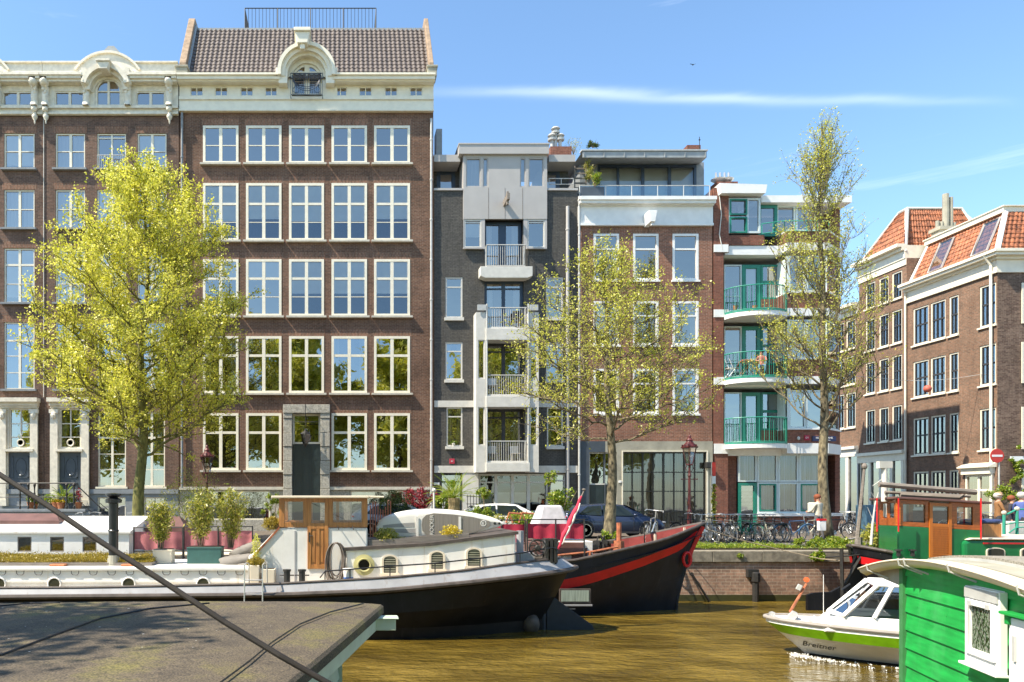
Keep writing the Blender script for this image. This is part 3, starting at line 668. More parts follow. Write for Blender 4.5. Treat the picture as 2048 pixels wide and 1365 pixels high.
b=MB(); b.prism([(FY-.2,ze+.1),(FY-.2,ze+.16),(yr-.05,zr+.16),(yr-.05,zr+.08)],fx(373),fx(378),'x'); b.build('lead_flashing',M['lead'],h2)
b=MB(); yy=FY+3.0; xa=(490-CX)/F*yy; xb=(752-CX)/F*yy; zt=A(0,17,yy).z
railing(b,[(xa,yy+3.5),(xa,yy),(xb,yy),(xb,yy+3.5)],zr-.1,zt,.2,.014,.028)
for k in range(5): xx=xa+(xb-xa)*k/4; b.tube([(xx,yy,zr-.1),(xx,yy,zt)],.03,6)
b.build('roof_terrace_railing',M['iron'],h2)
def downpipe(par,px,q0,q1,mat='galv',y=FY,r=.06):
    b=MB(); x=fx(px); b.tube([(x,y-.12,fz(q0)),(x,y-.12,fz(q1))],r,8)
    z=fz(q1)+.5
    while z<fz(q0): b.lathe([(r+.02,0),(r+.025,.04),(r+.02,.08)],(x,y-.12,z),8); z+=2.1
    each(b,'downpipe',M[mat],par)
downpipe(h1,365,228,975,'bluestone'); downpipe(h2,862,240,1020)
# wall lantern on the portal
t=top('hanging_lantern','small green glazed lantern hanging on a bracket in front of the stone portal','lantern',(fx(612),FY-.6,fz(880)))
b=MB(); x=fx(612); y=FY-.6; b.tube([(x,FY-.3,fz(815)),(x,y,fz(812)),(x,y,fz(856))],.02,5); b.tube([(x-.7,y+.2,fz(846)),(x+.7,y+.2,fz(846))],.018,5); b.lathe([(.03,.55),(.06,.42),(.24,.3),(.26,.26)],(x,y,fz(880)),4)
b.lathe([(.1,-.32),(.16,-.26),(.05,-.4),(.0,-.45)],(x,y,fz(880)),6); b.build('lantern_frame',M['iron'],t)
b=MB(); b.lathe([(.14,-.25),(.25,.27)],(x,y,fz(880)),4); b.build('lantern_glass',M['lamp_glass'],t)
# ================= H3 grey brick flats
h3=top('grey_apartment_house','slate grey painted brick apartment house with panelled bay and stacked balconies','house',(fx(1010),FY,0))
x0,x1=fx(868)+.01,fx(1155)-.01
sw=[(891,925,555,636),(891,925,685,760),(893,925,815,893),(1092,1126,555,636),(1092,1126,685,760),(1094,1126,815,893)]
bal=[(969,1046,440,532),(969,1048,560,662),(969,1048,685,797),(969,1048,817,930)]
hs=[H(*q) for q in sw]+[H(*q) for q in bal]+[H(928,962,437,497),H(1054,1088,437,497),H(882,924,948,1063),H(1100,1131,948,1063),H(958,1097,948,1026)]
b=MB(); b.wall(x0,x1,G0,fz(378),FY,hs,.2); b.build('wall',M['brick_grey'],h3)
shell(M['brick_grey'],h3,x0,x1,G0,fz(378),FY,FY+9); back(h3,x0+.2,x1-.2,.1,fz(385),FY+1.4)
for q in sw: Wn(h3,*q,mat=M['pearl'],hb=[(.24,.06)],inset=.02,fw=.07,glass='glass_top' if q[2]<600 else 'glass_low',sill=(.06,.12,.16,M['pearl']),curtain=('curtain',.3) if q[2]>600 else None)
for q in sw[:6]:
    b=MB(); b.box(fx(q[0])+.09,fx(q[1])-.09,FY+.035,FY+.11,fz(q[3])+.09,fz(q[2])-.55*(1)); 
# bands
b=MB()
for q0,q1 in((802,815),(932,946)):
    b.box(x0,fx(948),FY-.06,FY+.02,fz(q1),fz(q0)); b.box(fx(1070),x1,FY-.06,FY+.02,fz(q1),fz(q0))
b.box(fx(925),fx(957),FY-.03,FY+.02,fz(1060),fz(947)); each(b,'stucco_band',M['pearl'],h3)
# panelled top
pw=[(931,961,318,376),(965,976,318,376),(1039,1051,318,376),(1056,1087,318,376)]
b=MB(); b.wall(fx(926),fx(1093),fz(440),fz(292),FY-.12,[H(*q) for q in pw],.14); xa,xb=fx(926),fx(1093)
b.quad((xa,FY+3,fz(440)),(xa,FY-.12,fz(440)),(xa,FY-.12,fz(292)),(xa,FY+3,fz(292))); b.quad((xb,FY-.12,fz(440)),(xb,FY+3,fz(440)),(xb,FY+3,fz(292)),(xb,FY-.12,fz(292))); b.quad((xa,FY-.12,fz(440)),(xb,FY-.12,fz(440)),(xb,FY+.1,fz(440)),(xa,FY+.1,fz(440)))
for q0,q1 in((926,969),(1046,1093)): 
    b.wall(fx(q0),fx(q1),fz(500),fz(440),FY-.1,[H(928,962,441,497) if q0==926 else H(1054,1089,441,497)],.1)
b.build('metal_panelling',M['panel'],h3)
b=MB(); b.box(xa-.25,xb+.05,FY-.3,FY+3.2,fz(313),fz(295)); b.box(xa-.28,xb+.08,FY-.33,FY+3.2,fz(295)+.002,fz(292)); b.build('parapet',M['panel'],h3)
for q in pw: Wn(h3,*q,y=FY-.12,mat=M['panel'],inset=.03,fw=.06,glass='glass_top',curtain=('curtain',.5) if q[0]<970 else None)
for q in((928,962,441,497),(1054,1089,441,497)): Wn(h3,*q,y=FY-.1,mat=M['pearl'],hb=[(.1,.05)],inset=.02,fw=.07,glass='glass_top',sill=(.06,.08,.08,M['panel']),blind=.6 if q[0]<970 else None)
b=MB()
for q in(976,1044,1009): b.box(fx(q)-.01,fx(q)+.01,FY-.128,FY-.1,fz(440),fz(378))
b.box(fx(1008)-.07,fx(1008)+.07,FY-1.1,FY-.1,fz(415),fz(403)); b.box(fx(1008)-.05,fx(1008)+.05,FY-.9,FY-.7,fz(422),fz(397)); each(b,'hoist_beam',M['wood_grey'],h3)
# penthouse recess
y2=FY+1.3
b=MB(); 
for s0,s1,ho in((868,926,[(880,918,320,378)]),(1093,1152,[(1097,1134,320,378)])):
    b.wall(fx(s0),fx(s1),fz(380),fz(305),y2,[H(*q) for q in ho],.1)
each(b,'penthouse_wall',M['brick_grey'],h3)
for q in((880,918,320,379),(1097,1134,320,379)): Wn(h3,*q,y=y2,mat=M['navy'],inset=.0,fw=.2,glass='glass_top')
b=MB(); b.box(fx(868),fx(921),FY+.1,FY+4,fz(322),fz(308)); b.box(fx(1099),fx(1152),FY+.1,FY+4,fz(322),fz(308)); each(b,'roof_edge',M['panel'],h3)
b=MB(); b.box(x0-.02,fx(925),FY-.08,FY+.3,fz(382),fz(378)+.004); b.box(fx(1094),x1+.02,FY-.08,FY+.3,fz(382),fz(378)+.004); each(b,'coping',M['panel'],h3)
b=MB(); railing(b,[(fx(1099),FY+.1),(fx(1148),FY+.1)],fz(378),fz(356),.62,.02,.024,.28); b.build('terrace_railing',M['galv'],h3)
# balcony doors
for i,q in enumerate(bal):
    hb=[(.16,.08)] if i else []
    Wn(h3,*q,mat=M['navy'] if i<2 else M['car_trim'],vb=[(.5,.18 if i else .4)],hb=hb,inset=.35 if i==0 else .18,fw=.16,glass='glass_top' if i<2 else 'glass_low',name='balcony_door',curtain=('curtain',.22))
yb=FY-.75
Z7=lambda q:fzp(q,.75)
b=MB(); Z5=lambda q:fzp(q,.55); b.prism([(fx(957),Z5(552)),(fx(957),Z5(533)),(fx(1060),Z5(533)),(fx(1060),Z5(552)),(fx(1050),Z5(556)),(fx(967),Z5(556))],FY-.55,FY+.1)
for q0,q1 in((662,681),(797,815),(930,944)): b.box(fx(966),fx(1052),yb-.1,FY+.1,Z7(q1),Z7(q0)+.1); b.box(fx(968),fx(1050),yb-.02,FY+.1,Z7(q0)+.1,Z7(q0)+.2)
each(b,'balcony_slab',M['pearl'],h3,bevel=.015)
b=MB()
def chpanel(b,p0,p1,q0,q1,holes=()):
    xa,xb=fx(p0),fx(p1); b.wall(xa,xb,fz(q1),fz(q0),yb,[H(*h) for h in holes],.12)
    for xx in(xa,xb): b.quad((xx,yb,fz(q1)),(xx,FY,fz(q1)),(xx,FY,fz(q0)),(xx,yb,fz(q0)))
    b.quad((xa,yb,fz(q0)),(xb,yb,fz(q0)),(xb,FY,fz(q0)),(xa,FY,fz(q0))); b.quad((xa,yb,fz(q1)),(xa,FY,fz(q1)),(xb,FY,fz(q1)),(xb,yb,fz(q1)))
chpanel(b,947,967,632,946,[(951,964,686,762),(951,964,818,893)]); chpanel(b,1050,1070,632,946,[(1053,1067,686,762),(1053,1067,818,893)]); each(b,'bay_panel',M['pearl'],h3)
for q in((951,964,686,762),(951,964,818,893),(1053,1067,686,762),(1053,1067,818,893)): Wn(h3,*q,y=yb,mat=M['pearl'],inset=.04,fw=.05,glass='glass_low')
for i,(q0,q1) in enumerate(((532,487),(660,616),(795,751),(928,883))):
    b=MB(); yy=(FY-.5 if i==0 else yb); railing(b,[(fx(970),yy+.4),(fx(970),yy),(fx(1046),yy),(fx(1046),yy+.4)],Z7(q0),Z7(q1),.115,.014,.03,.08); b.build('balcony_railing',M['galv'],h3)
b=MB()
for xx in(968,1049): b.tube([(fx(xx),yb-.05,fz(940)),(fx(xx),yb-.05,fz(616))],.04,6)
b.box(fx(949),fx(966),yb-.1,yb-.06,fz(629),fz(618)); b.box(fx(1051),fx(1068),yb-.1,yb-.06,fz(629),fz(618)); each(b,'bay_post',M['galv'],h3)
# ground floor
Wn(h3,958,1097,948,1026,mat=M['pearl'],vb=[(.25,.16),(.49,.16),(.72,.16)],hb=[(.22,.07)],inset=.1,fw=.1,glass='glass_shop')
b=MB()
for a,b_ in((963,986),(995,1022),(1031,1055),(1067,1084)): b.box(fx(a),fx(b_),FY+.28,FY+.29,fz(1009),fz(985))
each(b,'privacy_blind',M['blind'],h3)
Wn(h3,1100,1131,948,1063,mat=M['pearl'],hb=[(.12,.08)],inset=.1,glass='glass_low'); Wn(h3,882,924,948,1063,mat=M['dark_door'],hb=[(.14,.08),(.55,.05)],inset=.14,glass='glass_low',name='entrance_door')
downpipe(h3,1134,415,1040,'panel',r=.09); downpipe(h3,1157,395,1050)
# ================= H4 brown house, white cornice, penthouse
h4=top('penthouse_house','red brown brick house with white cornice board, glass penthouse and steel glazed garage','house',(fx(1290),FY,0))
x0,x1=fx(1155)+.01,fx(1425)-.01
WX=[(1187,1238),(1266,1317),(1345,1397)]; WR=[(468,561),(603,691),(738,828)]
b=MB(); b.wall(x0,x1,fz(883),fz(440),FY,[H(a,b_,c,d) for a,b_ in WX for c,d in WR],.14); b.build('wall',M['brick_red'],h4)
shell(M['brick_red2'],h4,x0,x1,G0,fz(392),FY,FY+9.5); back(h4,x0+.2,x1-.2,.1,fz(400),FY+1.4)
for i,(a,b_) in enumerate(WX):
    for j,(c,d) in enumerate(WR): Wn(h4,a,b_,c,d,mat=M['white'],hb=[(.33,.09)],inset=-.01,fw=.12,fd=.12,glass=['glass_top','glass','glass_low'][j],sill=(.06,.1,.1,M['white']),curtain=('curtain',.25) if j else None)
b=MB()
for a,b_ in WX:
    for c,d in WR: b.box(fx(a)-.08,fx(b_)+.08,FY-.004,FY+.05,fz(c)+.004,fz(c)+.4)
each(b,'brick_lintel',M['soldier'],h4)
b=MB()
for (q0,q1,pr) in((446,451,.16),(409,446,.08),(404,411,.2),(397,406,.4),(392,399,.5)): b.box(x0,x1,FY-pr,FY+.2,fzp(q1,pr),fzp(q0,pr)-.002)
b.build('cornice',M['white'],h4)
b=MB(); hx=fx(1292); b.prism([(hx-.12,fz(456)),(hx+.12,fz(456)),(hx+.22,fz(434)),(hx-.22,fz(434))],FY-.9,FY-.05); b.box(hx-.05,hx+.05,FY-.8,FY-.7,fz(462),fz(456)); each(b,'hoist_beam',M['white'],h4,bevel=.015)
gl=(1245,1412,905,1058); dl=(1177,1232,905,1060)
b=MB(); b.wall(fx(1210),x1,G0,fz(883),FY-.05,[H(*gl),H(1178,1233,905,1060)],.25); b.build('concrete_frame',M['concrete'],h4)
b=MB(); b.wall(x0,fx(1210),G0,fz(883),FY-.045,[H(1178,1210.0,905,1060)],.25); b.build('painted_pier',M['slate_blue'],h4)
Wn(h4,*gl,y=FY-.05,mat=M['black'],vb=[(k/8,.05 if k%2 else .09) for k in range(1,8)],hb=[(.26,.05),(.51,.05),(.77,.05)],inset=.1,fw=.06,glass='glass_shop',name='steel_glazing',curtain=('curtain_beige',.9))
b=MB(); b.box(fx(1243),fx(1245),FY-.08,FY,fz(1058),fz(904)); b.box(fx(1412),fx(1415),FY-.08,FY,fz(1058),fz(904)); b.box(fx(1243),fx(1415),FY-.08,FY,fz(904)+.002,fz(902)); each(b,'frame_trim',M['cream'],h4)
Wn(h4,1178,1233,905,970,y=FY-.05,mat=M['pearl'],inset=.12,glass='glass_low'); b=MB(); b.box(fx(1178),fx(1233),FY+.08,FY+.14,fz(1060),fz(970)-.01); b.build('front_door',M['dark_door'],h4)
b=MB(); b.box(fx(1408),fx(1419),FY-.3,FY-.05,fz(937),fz(925)); b.build('wall_lamp',M['iron'],h4,bevel=.03)
# penthouse
y4=FY+1.6; k4=y4/FY
def f4(px): return (px-CX)/F*y4
def z4(py): return EYE-(py-CY)/F*y4
b=MB(); b.box(f4(1195),f4(1393),y4+.3,y4+.35,z4(398),z4(326)); b.build('room_back',M['blind'],h4)
b=MB(); b.box(f4(1393),f4(1408),y4,y4+4,z4(398),z4(325)); b.box(f4(1160),f4(1195),y4,y4+4,z4(398),z4(325)); each(b,'penthouse_wall',M['bluestone'],h4)
window(h4,f4(1195),f4(1393),z4(398),z4(330),y4,M['navy'],vb=[(.21,.12),(.46,.16),(.73,.16)],fw=.14,glass='glass_shop',name='sliding_window',inset=.0)
b=MB(); b.add([(fx(1167),FY+.2,fz(312)),(fx(1417),FY+.2,fz(312)),(f4(1400),y4,z4(328)),(f4(1185),y4,z4(328)),(fx(1167),FY+.2,fz(300)),(fx(1417),FY+.2,fz(300)),(fx(1417),y4+4,fz(300)),(fx(1167),y4+4,fz(300)),(fx(1417),y4+4,z4(328)),(fx(1167),y4+4,z4(328))],
   [(3,2,1,0),(0,1,5,4),(4,5,6,7),(1,2,8,6,5),(0,4,7,9,3)])
for k in range(7):
    xx=fx(1170)+k*(fx(1414)-fx(1170))/6; b.box(xx-.02,xx+.02,FY+.16,FY+.2,fz(312),fz(301))
b.build('canopy_roof',M['lead'],h4)
b=MB(); b.box(fx(1165),fx(1419),FY+.14,FY+.5,fz(299),fz(296.5)); b.build('roof_trim',M['galv'],h4)
b=MB()
for k in range(6): xx=fx(1160)+k*(fx(1420)-fx(1160))/5; b.tube([(xx,FY+.05,fz(393)),(xx,FY+.05,fz(371))],.025,6)
b.tube([(fx(1160),FY+.05,fz(371)),(fx(1421),FY+.05,fz(371))],.022,6); tr=b.build('glass_balustrade',M['galv'],h4)
b=MB(); b.box(fx(1161),fx(1420),FY+.04,FY+.055,fz(391),fz(372)); b.build('balustrade_pane',M['glass_clear'],tr)
# flues / chimneys on the roofs
t=top('flue_cluster','three steel flues with caps on the roof of the grey house','flue',(fx(1111),FY+4,0))
yf=FY+4
def AF(px,py): return A(px,py,yf)
b=MB()
for q,tp in((1104,270),(1111,256),(1120,270)):
    p=AF(q,300); z1=AF(q,tp).z; b.cyl((p.x,yf,p.z-1.2),(p.x,yf,z1),.1,n=10); b.lathe([(.24,-.35),(.26,-.25),(.12,-.2),(.12,-.1),(.26,-.08),(.2,0),(0,.04)],(p.x,yf,z1),12)
each(b,'flue_pipe',M['galv'],t,smooth=False)
p=AF(1111,300); b=MB(); b.box(AF(1098,0).x,AF(1140,0).x,yf-.3,yf+.5,fz(378),AF(0,298).z); b.build('chimney_base',M['brick_red2'],t)
t=top('flue_pair','two steel flues with ring caps on the brick stack of the green trimmed flats','flue',(fx(1444),FY+1.5,0))
b=MB()
for q in(1436,1453):
    p=A(q,370,FY+1.5)
    for dx in(-.1,.12): b.cyl((p.x+dx,p.y,p.z-.3),(p.x+dx,p.y,A(0,346,FY+1.5).z),.06,n=8)
    b.lathe([(.14,-.3),(.16,.0),(.36,.12),(.38,.17),(.16,.25),(.0,.3)],(p.x,p.y,A(0,362,FY+1.5).z-.1),12)
each(b,'flue_pipe',M['steel'],t)
b=MB(); b.box(A(1428,0,41).x,A(1470,0,41).x,FY+1.2,FY+1.9,fz(420),A(0,368,FY+1.5).z); b.build('chimney_stack',M['brick_red2'],t)
b=MB(); p=A(1388,292,FY+5); b.box(p.x-.4,p.x+.4,p.y,p.y+.8,fz(310),p.z+.05); b.add([(p.x-.3,p.y+.1,p.z+.05),(p.x+.3,p.y+.1,p.z+.05),(p.x+.3,p.y+.7,p.z+.05),(p.x-.3,p.y+.7,p.z+.05),(p.x,p.y+.4,p.z+.2)],[(0,1,4),(1,2,4),(2,3,4),(3,0,4)]); b.build('chimney',M['brick_red2'],h4)
b=MB(); p=A(1399,300,FY+4); b.cyl((p.x,p.y,p.z-.3),(p.x,p.y,p.z+.75),.02,n=5); b.box(p.x-.05,p.x+.05,p.y-.02,p.y+.02,p.z+.55,p.z+.6); b.build('antenna',M['iron'],h4)
b=MB(); p=A(876,300,FY+6); b.box(p.x-.1,p.x+.25,p.y,p.y+1,fz(380),A(0,258,FY+6).z); b.build('vent_stack',M['lead'],h3)
# ================= H5 flats with green trim
h5=top('green_trim_flats','russet brick flats with sea green window trim and curved green balconies','apartment block',(fx(1550),FY,0))
xs0=fx(1427)+.01; YB=FY-.3; XE=fx(1648); X2=(1680-CX)/F*(FY+1.0)
yr5=FY+.55
def bayplan(e=0,xl=None):
    return [(xl if xl is not None else fx(1566),yr5+.3),(xl if xl is not None else fx(1566),YB-e),(XE+e*.4,YB-e),(X2+e,FY+1.0-e*.2),(X2+e,FY+8),(fx(1566),FY+8)]
def slab(b,plan,z0,z1): b.prism(plan,z0,z1,'z')
brk=MB(); wht=MB()
# left pier and corner strip
brk.box(xs0,fx(1447),FY,FY+8,G0,fz(376)); brk.box(fx(1447)+.003,fx(1456),FY+.003,FY+.5,fz(1063),fz(905))
brk.box(fx(1447),fx(1480),FY+.35,FY+.6,G0,fz(905))
floors=[(888,908,861),(755,770,722),(620,635,590),(490,505,468)]
for w0,w1,bt in floors:
    slab(wht,bayplan(.05),fz(w1),fz(w0)); slab(brk,bayplan(),fz(w0)+.003,fz(bt)); slab(wht,bayplan(.07),fz(bt)+.002,fz(bt-3))
    wht.box(xs0-.0,fx(1456),FY-.05,FY+.5,fz(w1),fz(w0)+.002)
    wht.box(fx(1452),fx(1566)-.01,FY+.1,FY+3,fz(w1)-.1,fz(w0)-.02)
# base under ground floor windows
slab(brk,[(fx(1518),yr5+.2),(fx(1518),YB+.45),(XE+.2,YB+.45),(X2+.1,FY+1.2),(X2+.1,FY+8),(fx(1518),FY+8)],G0,fz(1033)); slab(wht,[(fx(1518),yr5+.3),(fx(1518),YB+.35),(XE+.25,YB+.35),(X2+.2,FY+1.1),(X2+.2,FY+8),(fx(1518),FY+8)],fz(1033)+.002,fz(1027))
# top storey
brk.box(fx(1447),fx(1458),FY+.02,FY+.5,fz(505),fz(385)); brk.box(fx(1456),fx(1530),FY+.05,FY+.4,fz(490),fz(470))
wht.prism([(fx(1436),fz(392)),(fx(1524),fz(392)),(fx(1527),fz(375)),(fx(1433),fz(372))],FY-.35,FY+4); wht.box(fx(1527),X2+.1,FY+.2,FY+5,fz(402),fz(388))
slab(brk,[(X2-.25,FY+1.1),(X2,FY+1.0),(X2,FY+8),(X2-.25,FY+8)],G0,fz(402))
brk.build('wall',M['brick_red2'],h5); wht.build('white_band',M['white'],h5)
back(h5,fx(1450),X2-.4,.1,fz(404),FY+2.2)
b=MB(); b.box(xs0,X2-.01,FY+7.9,FY+8,G0,fz(388)); b.box(X2-.26,X2-.01,FY+1,FY+8,G0,fz(402)); b.build('rear_wall',M['brick_red2'],h5)
PF=M['pale_frame']; GF=M['green_frame']
# big windows of the bay, each storey
for (t_,bb,gl,cu) in((782,858,'glass_low',None),(642,719,'glass',None),(515,587,'glass_top',None),(402,465,'glass_top',None)):
    yy=YB if t_>450 else FY+.6
    Wn(h5,1568,1606,t_,bb,y=yy,mat=PF,inset=.06,fw=.09,glass=gl); Wn(h5,1607,1648,t_,bb,y=yy,mat=PF,inset=.06,fw=.09,glass=gl)
    if t_>450:
        L_=math.hypot(X2-XE,FY+1.0-YB); ang=math.atan2(FY+1.0-YB,X2-XE)
        lr=bpy.data.objects.new('chamfer_window',None)
        b=MB(); 
        d=Vector((math.cos(ang),math.sin(ang),0)); nn_=Vector((d.y,-d.x,0)); P=Vector((XE,YB,0))
        z0,z1=fz(bb),fz(t_)
        for u in(.04,L_-.04): b.rbox((*(P+d*u-nn_*.1).xy,(z0+z1)/2),.1,.1,z1-z0,Matrix.Rotation(ang,3,'Z'))
        for z in(z0+.04,z1-.04,(z0+z1)/2): b.rbox((*(P+d*L_/2-nn_*.1).xy,z),L_-.14,.09,.07,Matrix.Rotation(ang,3,'Z'))
        o=b.build('chamfer_window',PF,h5); b=MB(); q0=P+d*.05-nn_*.1; q1=P+d*(L_-.05)-nn_*.1; b.quad((q0.x,q0.y,z0),(q1.x,q1.y,z0),(q1.x,q1.y,z1),(q0.x,q0.y,z1)); b.build('pane',M['glass'],o)
# loggia windows behind the balconies
for i,(t_,bb) in enumerate(((782,892),(648,760),(523,626))):
    gl=['glass_low','glass','glass_top'][i]; k=(yr5)/FY
    def wl(a,b_,c,d,**kk): return window(h5,(a-CX)/F*yr5,(b_-CX)/F*yr5,fz(d),fz(c),yr5,**kk)
    wl(1449,1484,t_,bb,mat=PF,fw=.06,glass=gl,hb=[(.62,.06)])
    w_=wl(1485,1522,t_,bb,mat=GF,fw=.2,glass=gl,name='balcony_door',blind=.35 if i==2 else None)
    wl(1523,1562,t_,bb-33,mat=GF,fw=.1,hb=[(.5,.14)],glass=gl)
    b=MB(); xa,xb=(1523-CX)/F*yr5,(1566-CX)/F*yr5; b.box(xa,xb,yr5,yr5+.1,fz(bb),fz(bb-33)); b.build('parapet_panel',M['brick_red2'],h5)
    b=MB(); b.box((1562-CX)/F*yr5,fx(1568),YB+.02,yr5+.1,fz(bb),fz(t_-3)); b.build('bay_cheek',PF,h5)
# balconies
xa,xb=fx(1449),fx(1567)
for i,(q,rt) in enumerate(((888,836),(757,705),(624,573))):
    cxb=(xa+xb)/2; hw=(xb-xa)/2+.02; arc=[(cxb+hw*math.cos(R(180+180*k/20)),FY-.05+ (1.15)*math.sin(R(180+180*k/20))) for k in range(21)]
    Zb=lambda v:fzp(v,.8); b=MB()
    slab(b,arc+[(xb,yr5),(xa,yr5)],Zb(q+9),Zb(q)); each(b,'balcony_slab',M['white'],h5)
    b=MB(); slab(b,[(p[0],p[1]*1.0+(-.02)) for p in arc],Zb(q)+.003,Zb(q)+.07); railing(b,arc,Zb(q),Zb(rt),.13,.014,.028,.1)
    b.build('balcony_railing',M['green_rail'],h5)
# top windows
Wn(h5,1457,1522,396,466,y=FY+.02,mat=PF,vb=[(.6,.12)],inset=.02,fw=.1,glass='glass_top')
b=MB()
for q0,q1 in((398,430),(434,466)):
    for e in((1460,1463,q0,q1),(1492,1495,q0,q1),(1463,1492,q0,q0+3),(1463,1492,q1-3,q1)): pbox(b,e[0],e[1],e[2],e[3],FY+.0,FY+.06)
each(b,'casement_frame',GF,h5)
b=MB()
yy=FY+.5; Wn(h5,1527,1566,403,466,y=yy,mat=GF,inset=0,fw=.16,glass='glass_top')
railing(b,[(fx(1524),FY+.0),(fx(1560),YB-.1),(fx(1648),YB-.1)],fz(470),fz(448),.6,.018,.026); b.build('terrace_railing',M['green_rail'],h5)
# ground floor glazing
yg=FY+.2
def g5(px): return (px-CX)/F*yg
Wn(h5,1481,1518,908,964,y=yg,mat=PF,inset=0,fw=.08,glass='glass_shop',curtain=('curtain_blue',.9))
w_=Wn(h5,1481,1518,966,1062,y=yg,mat=GF,inset=0,fw=.15,glass='glass_low',name='front_door')
b=MB()
for k in range(11): b.box(fx(1487),fx(1512),yg+.17,yg+.18,fz(1048-k*7),fz(1048-k*7+4))
b.build('striped_blind',M['blind'],w_)
for a,b_ in((1519,1560),(1561,1602),(1603,1648)):
    Wn(h5,a,b_,908,964,y=yg,mat=PF,inset=0,fw=.09,glass='glass_shop',curtain=('curtain_blue',.9)); Wn(h5,a,b_,965,1027,y=yg,mat=PF,inset=0,fw=.09,glass='glass_shop',curtain=('curtain_blue',.9))
b=MB()
for a,b_ in((1523,1557),(1606,1646)):
    for e in((a,a+3,968,1023),(b_-3,b_,968,1023),(a+3,b_-3,968,971),(a+3,b_-3,1020,1023)): pbox(b,*e,yg-.02,yg+.05)
each(b,'casement_frame',GF,h5)
Wn(h5,1649,1668,908,1027,y=yg+.35,mat=PF,inset=0,fw=.08,hb=[(.5,.08)],glass='glass_low',curtain=('curtain_blue',.9))
b=MB(); b.tube([(fx(1436),FY-.04,fz(376)),(fx(1442),FY-.04,fz(430)),(fx(1438),FY-.04,fz(470)),(fx(1444),FY-.04,fz(500))],.025,5); b.build('cable',M['pearl'],h5)
# plaques and street name
def plaque(nm,px,py,w_,h_,mat,T,y=YB): 
    b=MB(); x=fx(px); z=fz(py); b.box(x-w_/2,x+w_/2,y-.05,y-.004,z-h_/2,z+h_/2); return b.build(nm,mat,None,bevel=.01,T=T)
s=plaque('street_name_sign',1640,879,1.25,.27,M['sign_blue'],('dark blue street name sign on the brick band of the green trimmed flats','sign'))
text_mesh('lettering','OUDESCHANS',.135,M['sign_white'],Matrix.Translation((fx(1640),YB-.054,fz(877.5)))@FACE,s)
text_mesh('small_lettering','Centrum',.06,M['sign_white'],Matrix.Translation((fx(1648),YB-.054,fz(882)))@FACE,s)
s=plaque('fire_plaque',1606,877,.27,.26,M['canvas_red'],('small square pink red plaque left of the street name sign','plaque'))
text_mesh('lettering','D1',.13,M['sign_white'],Matrix.Translation((fx(1606),YB-.054,fz(877)))@FACE,s)
b=MB(); b.ell((fx(1589),YB-.05,fz(878)),(.08,.05,.1),8,6,.1); b.build('wall_ornament',M['pearl'],None,T=('tiny pale shell shaped ornament on the brick band left of the pink plaque','ornament'))
s=plaque('house_sign',904,923,.27,.26,M['canvas_red'],('small square red number plaque on the grey painted brick by the entrance','plaque'),y=FY); text_mesh('lettering','51',.13,M['sign_white'],Matrix.Translation((fx(904),FY-.054,fz(923)))@FACE,s)
plaque('number_plate',873,968,.3,.13,M['sign_white'],('white house number plate at the foot of the grey house beside the downpipe','number plate'),y=FY)
plaque('number_plate',1239,964,.15,.12,M['sign_white'],('tiny white number plate on the concrete frame left of the steel glazing','number plate'),y=FY-.05)
# ================= alley houses: local frame, x along the wall towards the camera, y into the building
XA=35.04
def al(px): return 40.0-XA*F/(px-CX)          # local x (s) from pixel column
def az(px,py): Y=XA*F/(px-CX); return EYE-(py-CY)/F*Y
def alley_house(name,label,s0,s1,ztop,cols,rows,mat,dep=8.5,ground=None,gz=3.9):
    r=top(name,label,'house',(XA,40,0),R(-90),local=True)
    holes=[(a,b_,c,d) for a,b_ in cols for c,d in rows]+(ground or [])
    b=MB(); b.wall(s0,s1,G0,ztop,0,holes,.14); b.quad((s1,0,G0),(s1,dep,G0),(s1,dep,ztop),(s1,0,ztop)); b.quad((s0,dep,G0),(s0,0,G0),(s0,0,ztop),(s0,dep,ztop)); b.quad((s1,dep,G0),(s0,dep,G0),(s0,dep,ztop),(s1,dep,ztop)); b.build('wall',mat,r)
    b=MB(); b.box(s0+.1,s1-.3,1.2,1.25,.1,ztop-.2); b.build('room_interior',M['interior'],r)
    for a,b_,c,d in holes:
        if d-c<3.2 or True: window(r,a,b_,c,d,0,M['cream'],vb=[(.36,.03),(.66,.03)] if b_-a>.7 else [(.5,.03)],hb=[(.47,.09)],inset=.04,fw=.085,fd=.12,sash='car_trim',glass='glass_low',sill=(.06,.1,.09,M['cream']),curtain=('curtain',.46 if random.random()<.7 else .3))
    return r
cols=[(al(1826),al(1857)),(al(1861),al(1891)),(al(1898),al(1917)),(al(1959),al(1992))]
rows=[(11.04,13.3),(7.86,10.05),(4.35,6.6)]
e1=alley_house('corner_house','brown brick corner house with cream cornice and orange tiled mansard with two skylights',-6.35,0,14.3,cols,rows,M['brick_orange'],12,
   ground=[(cols[0][0],cols[0][1],1.1,3.35),(cols[1][0],cols[1][1],1.1,3.35),(cols[2][0],cols[2][1],1.1,3.35)])
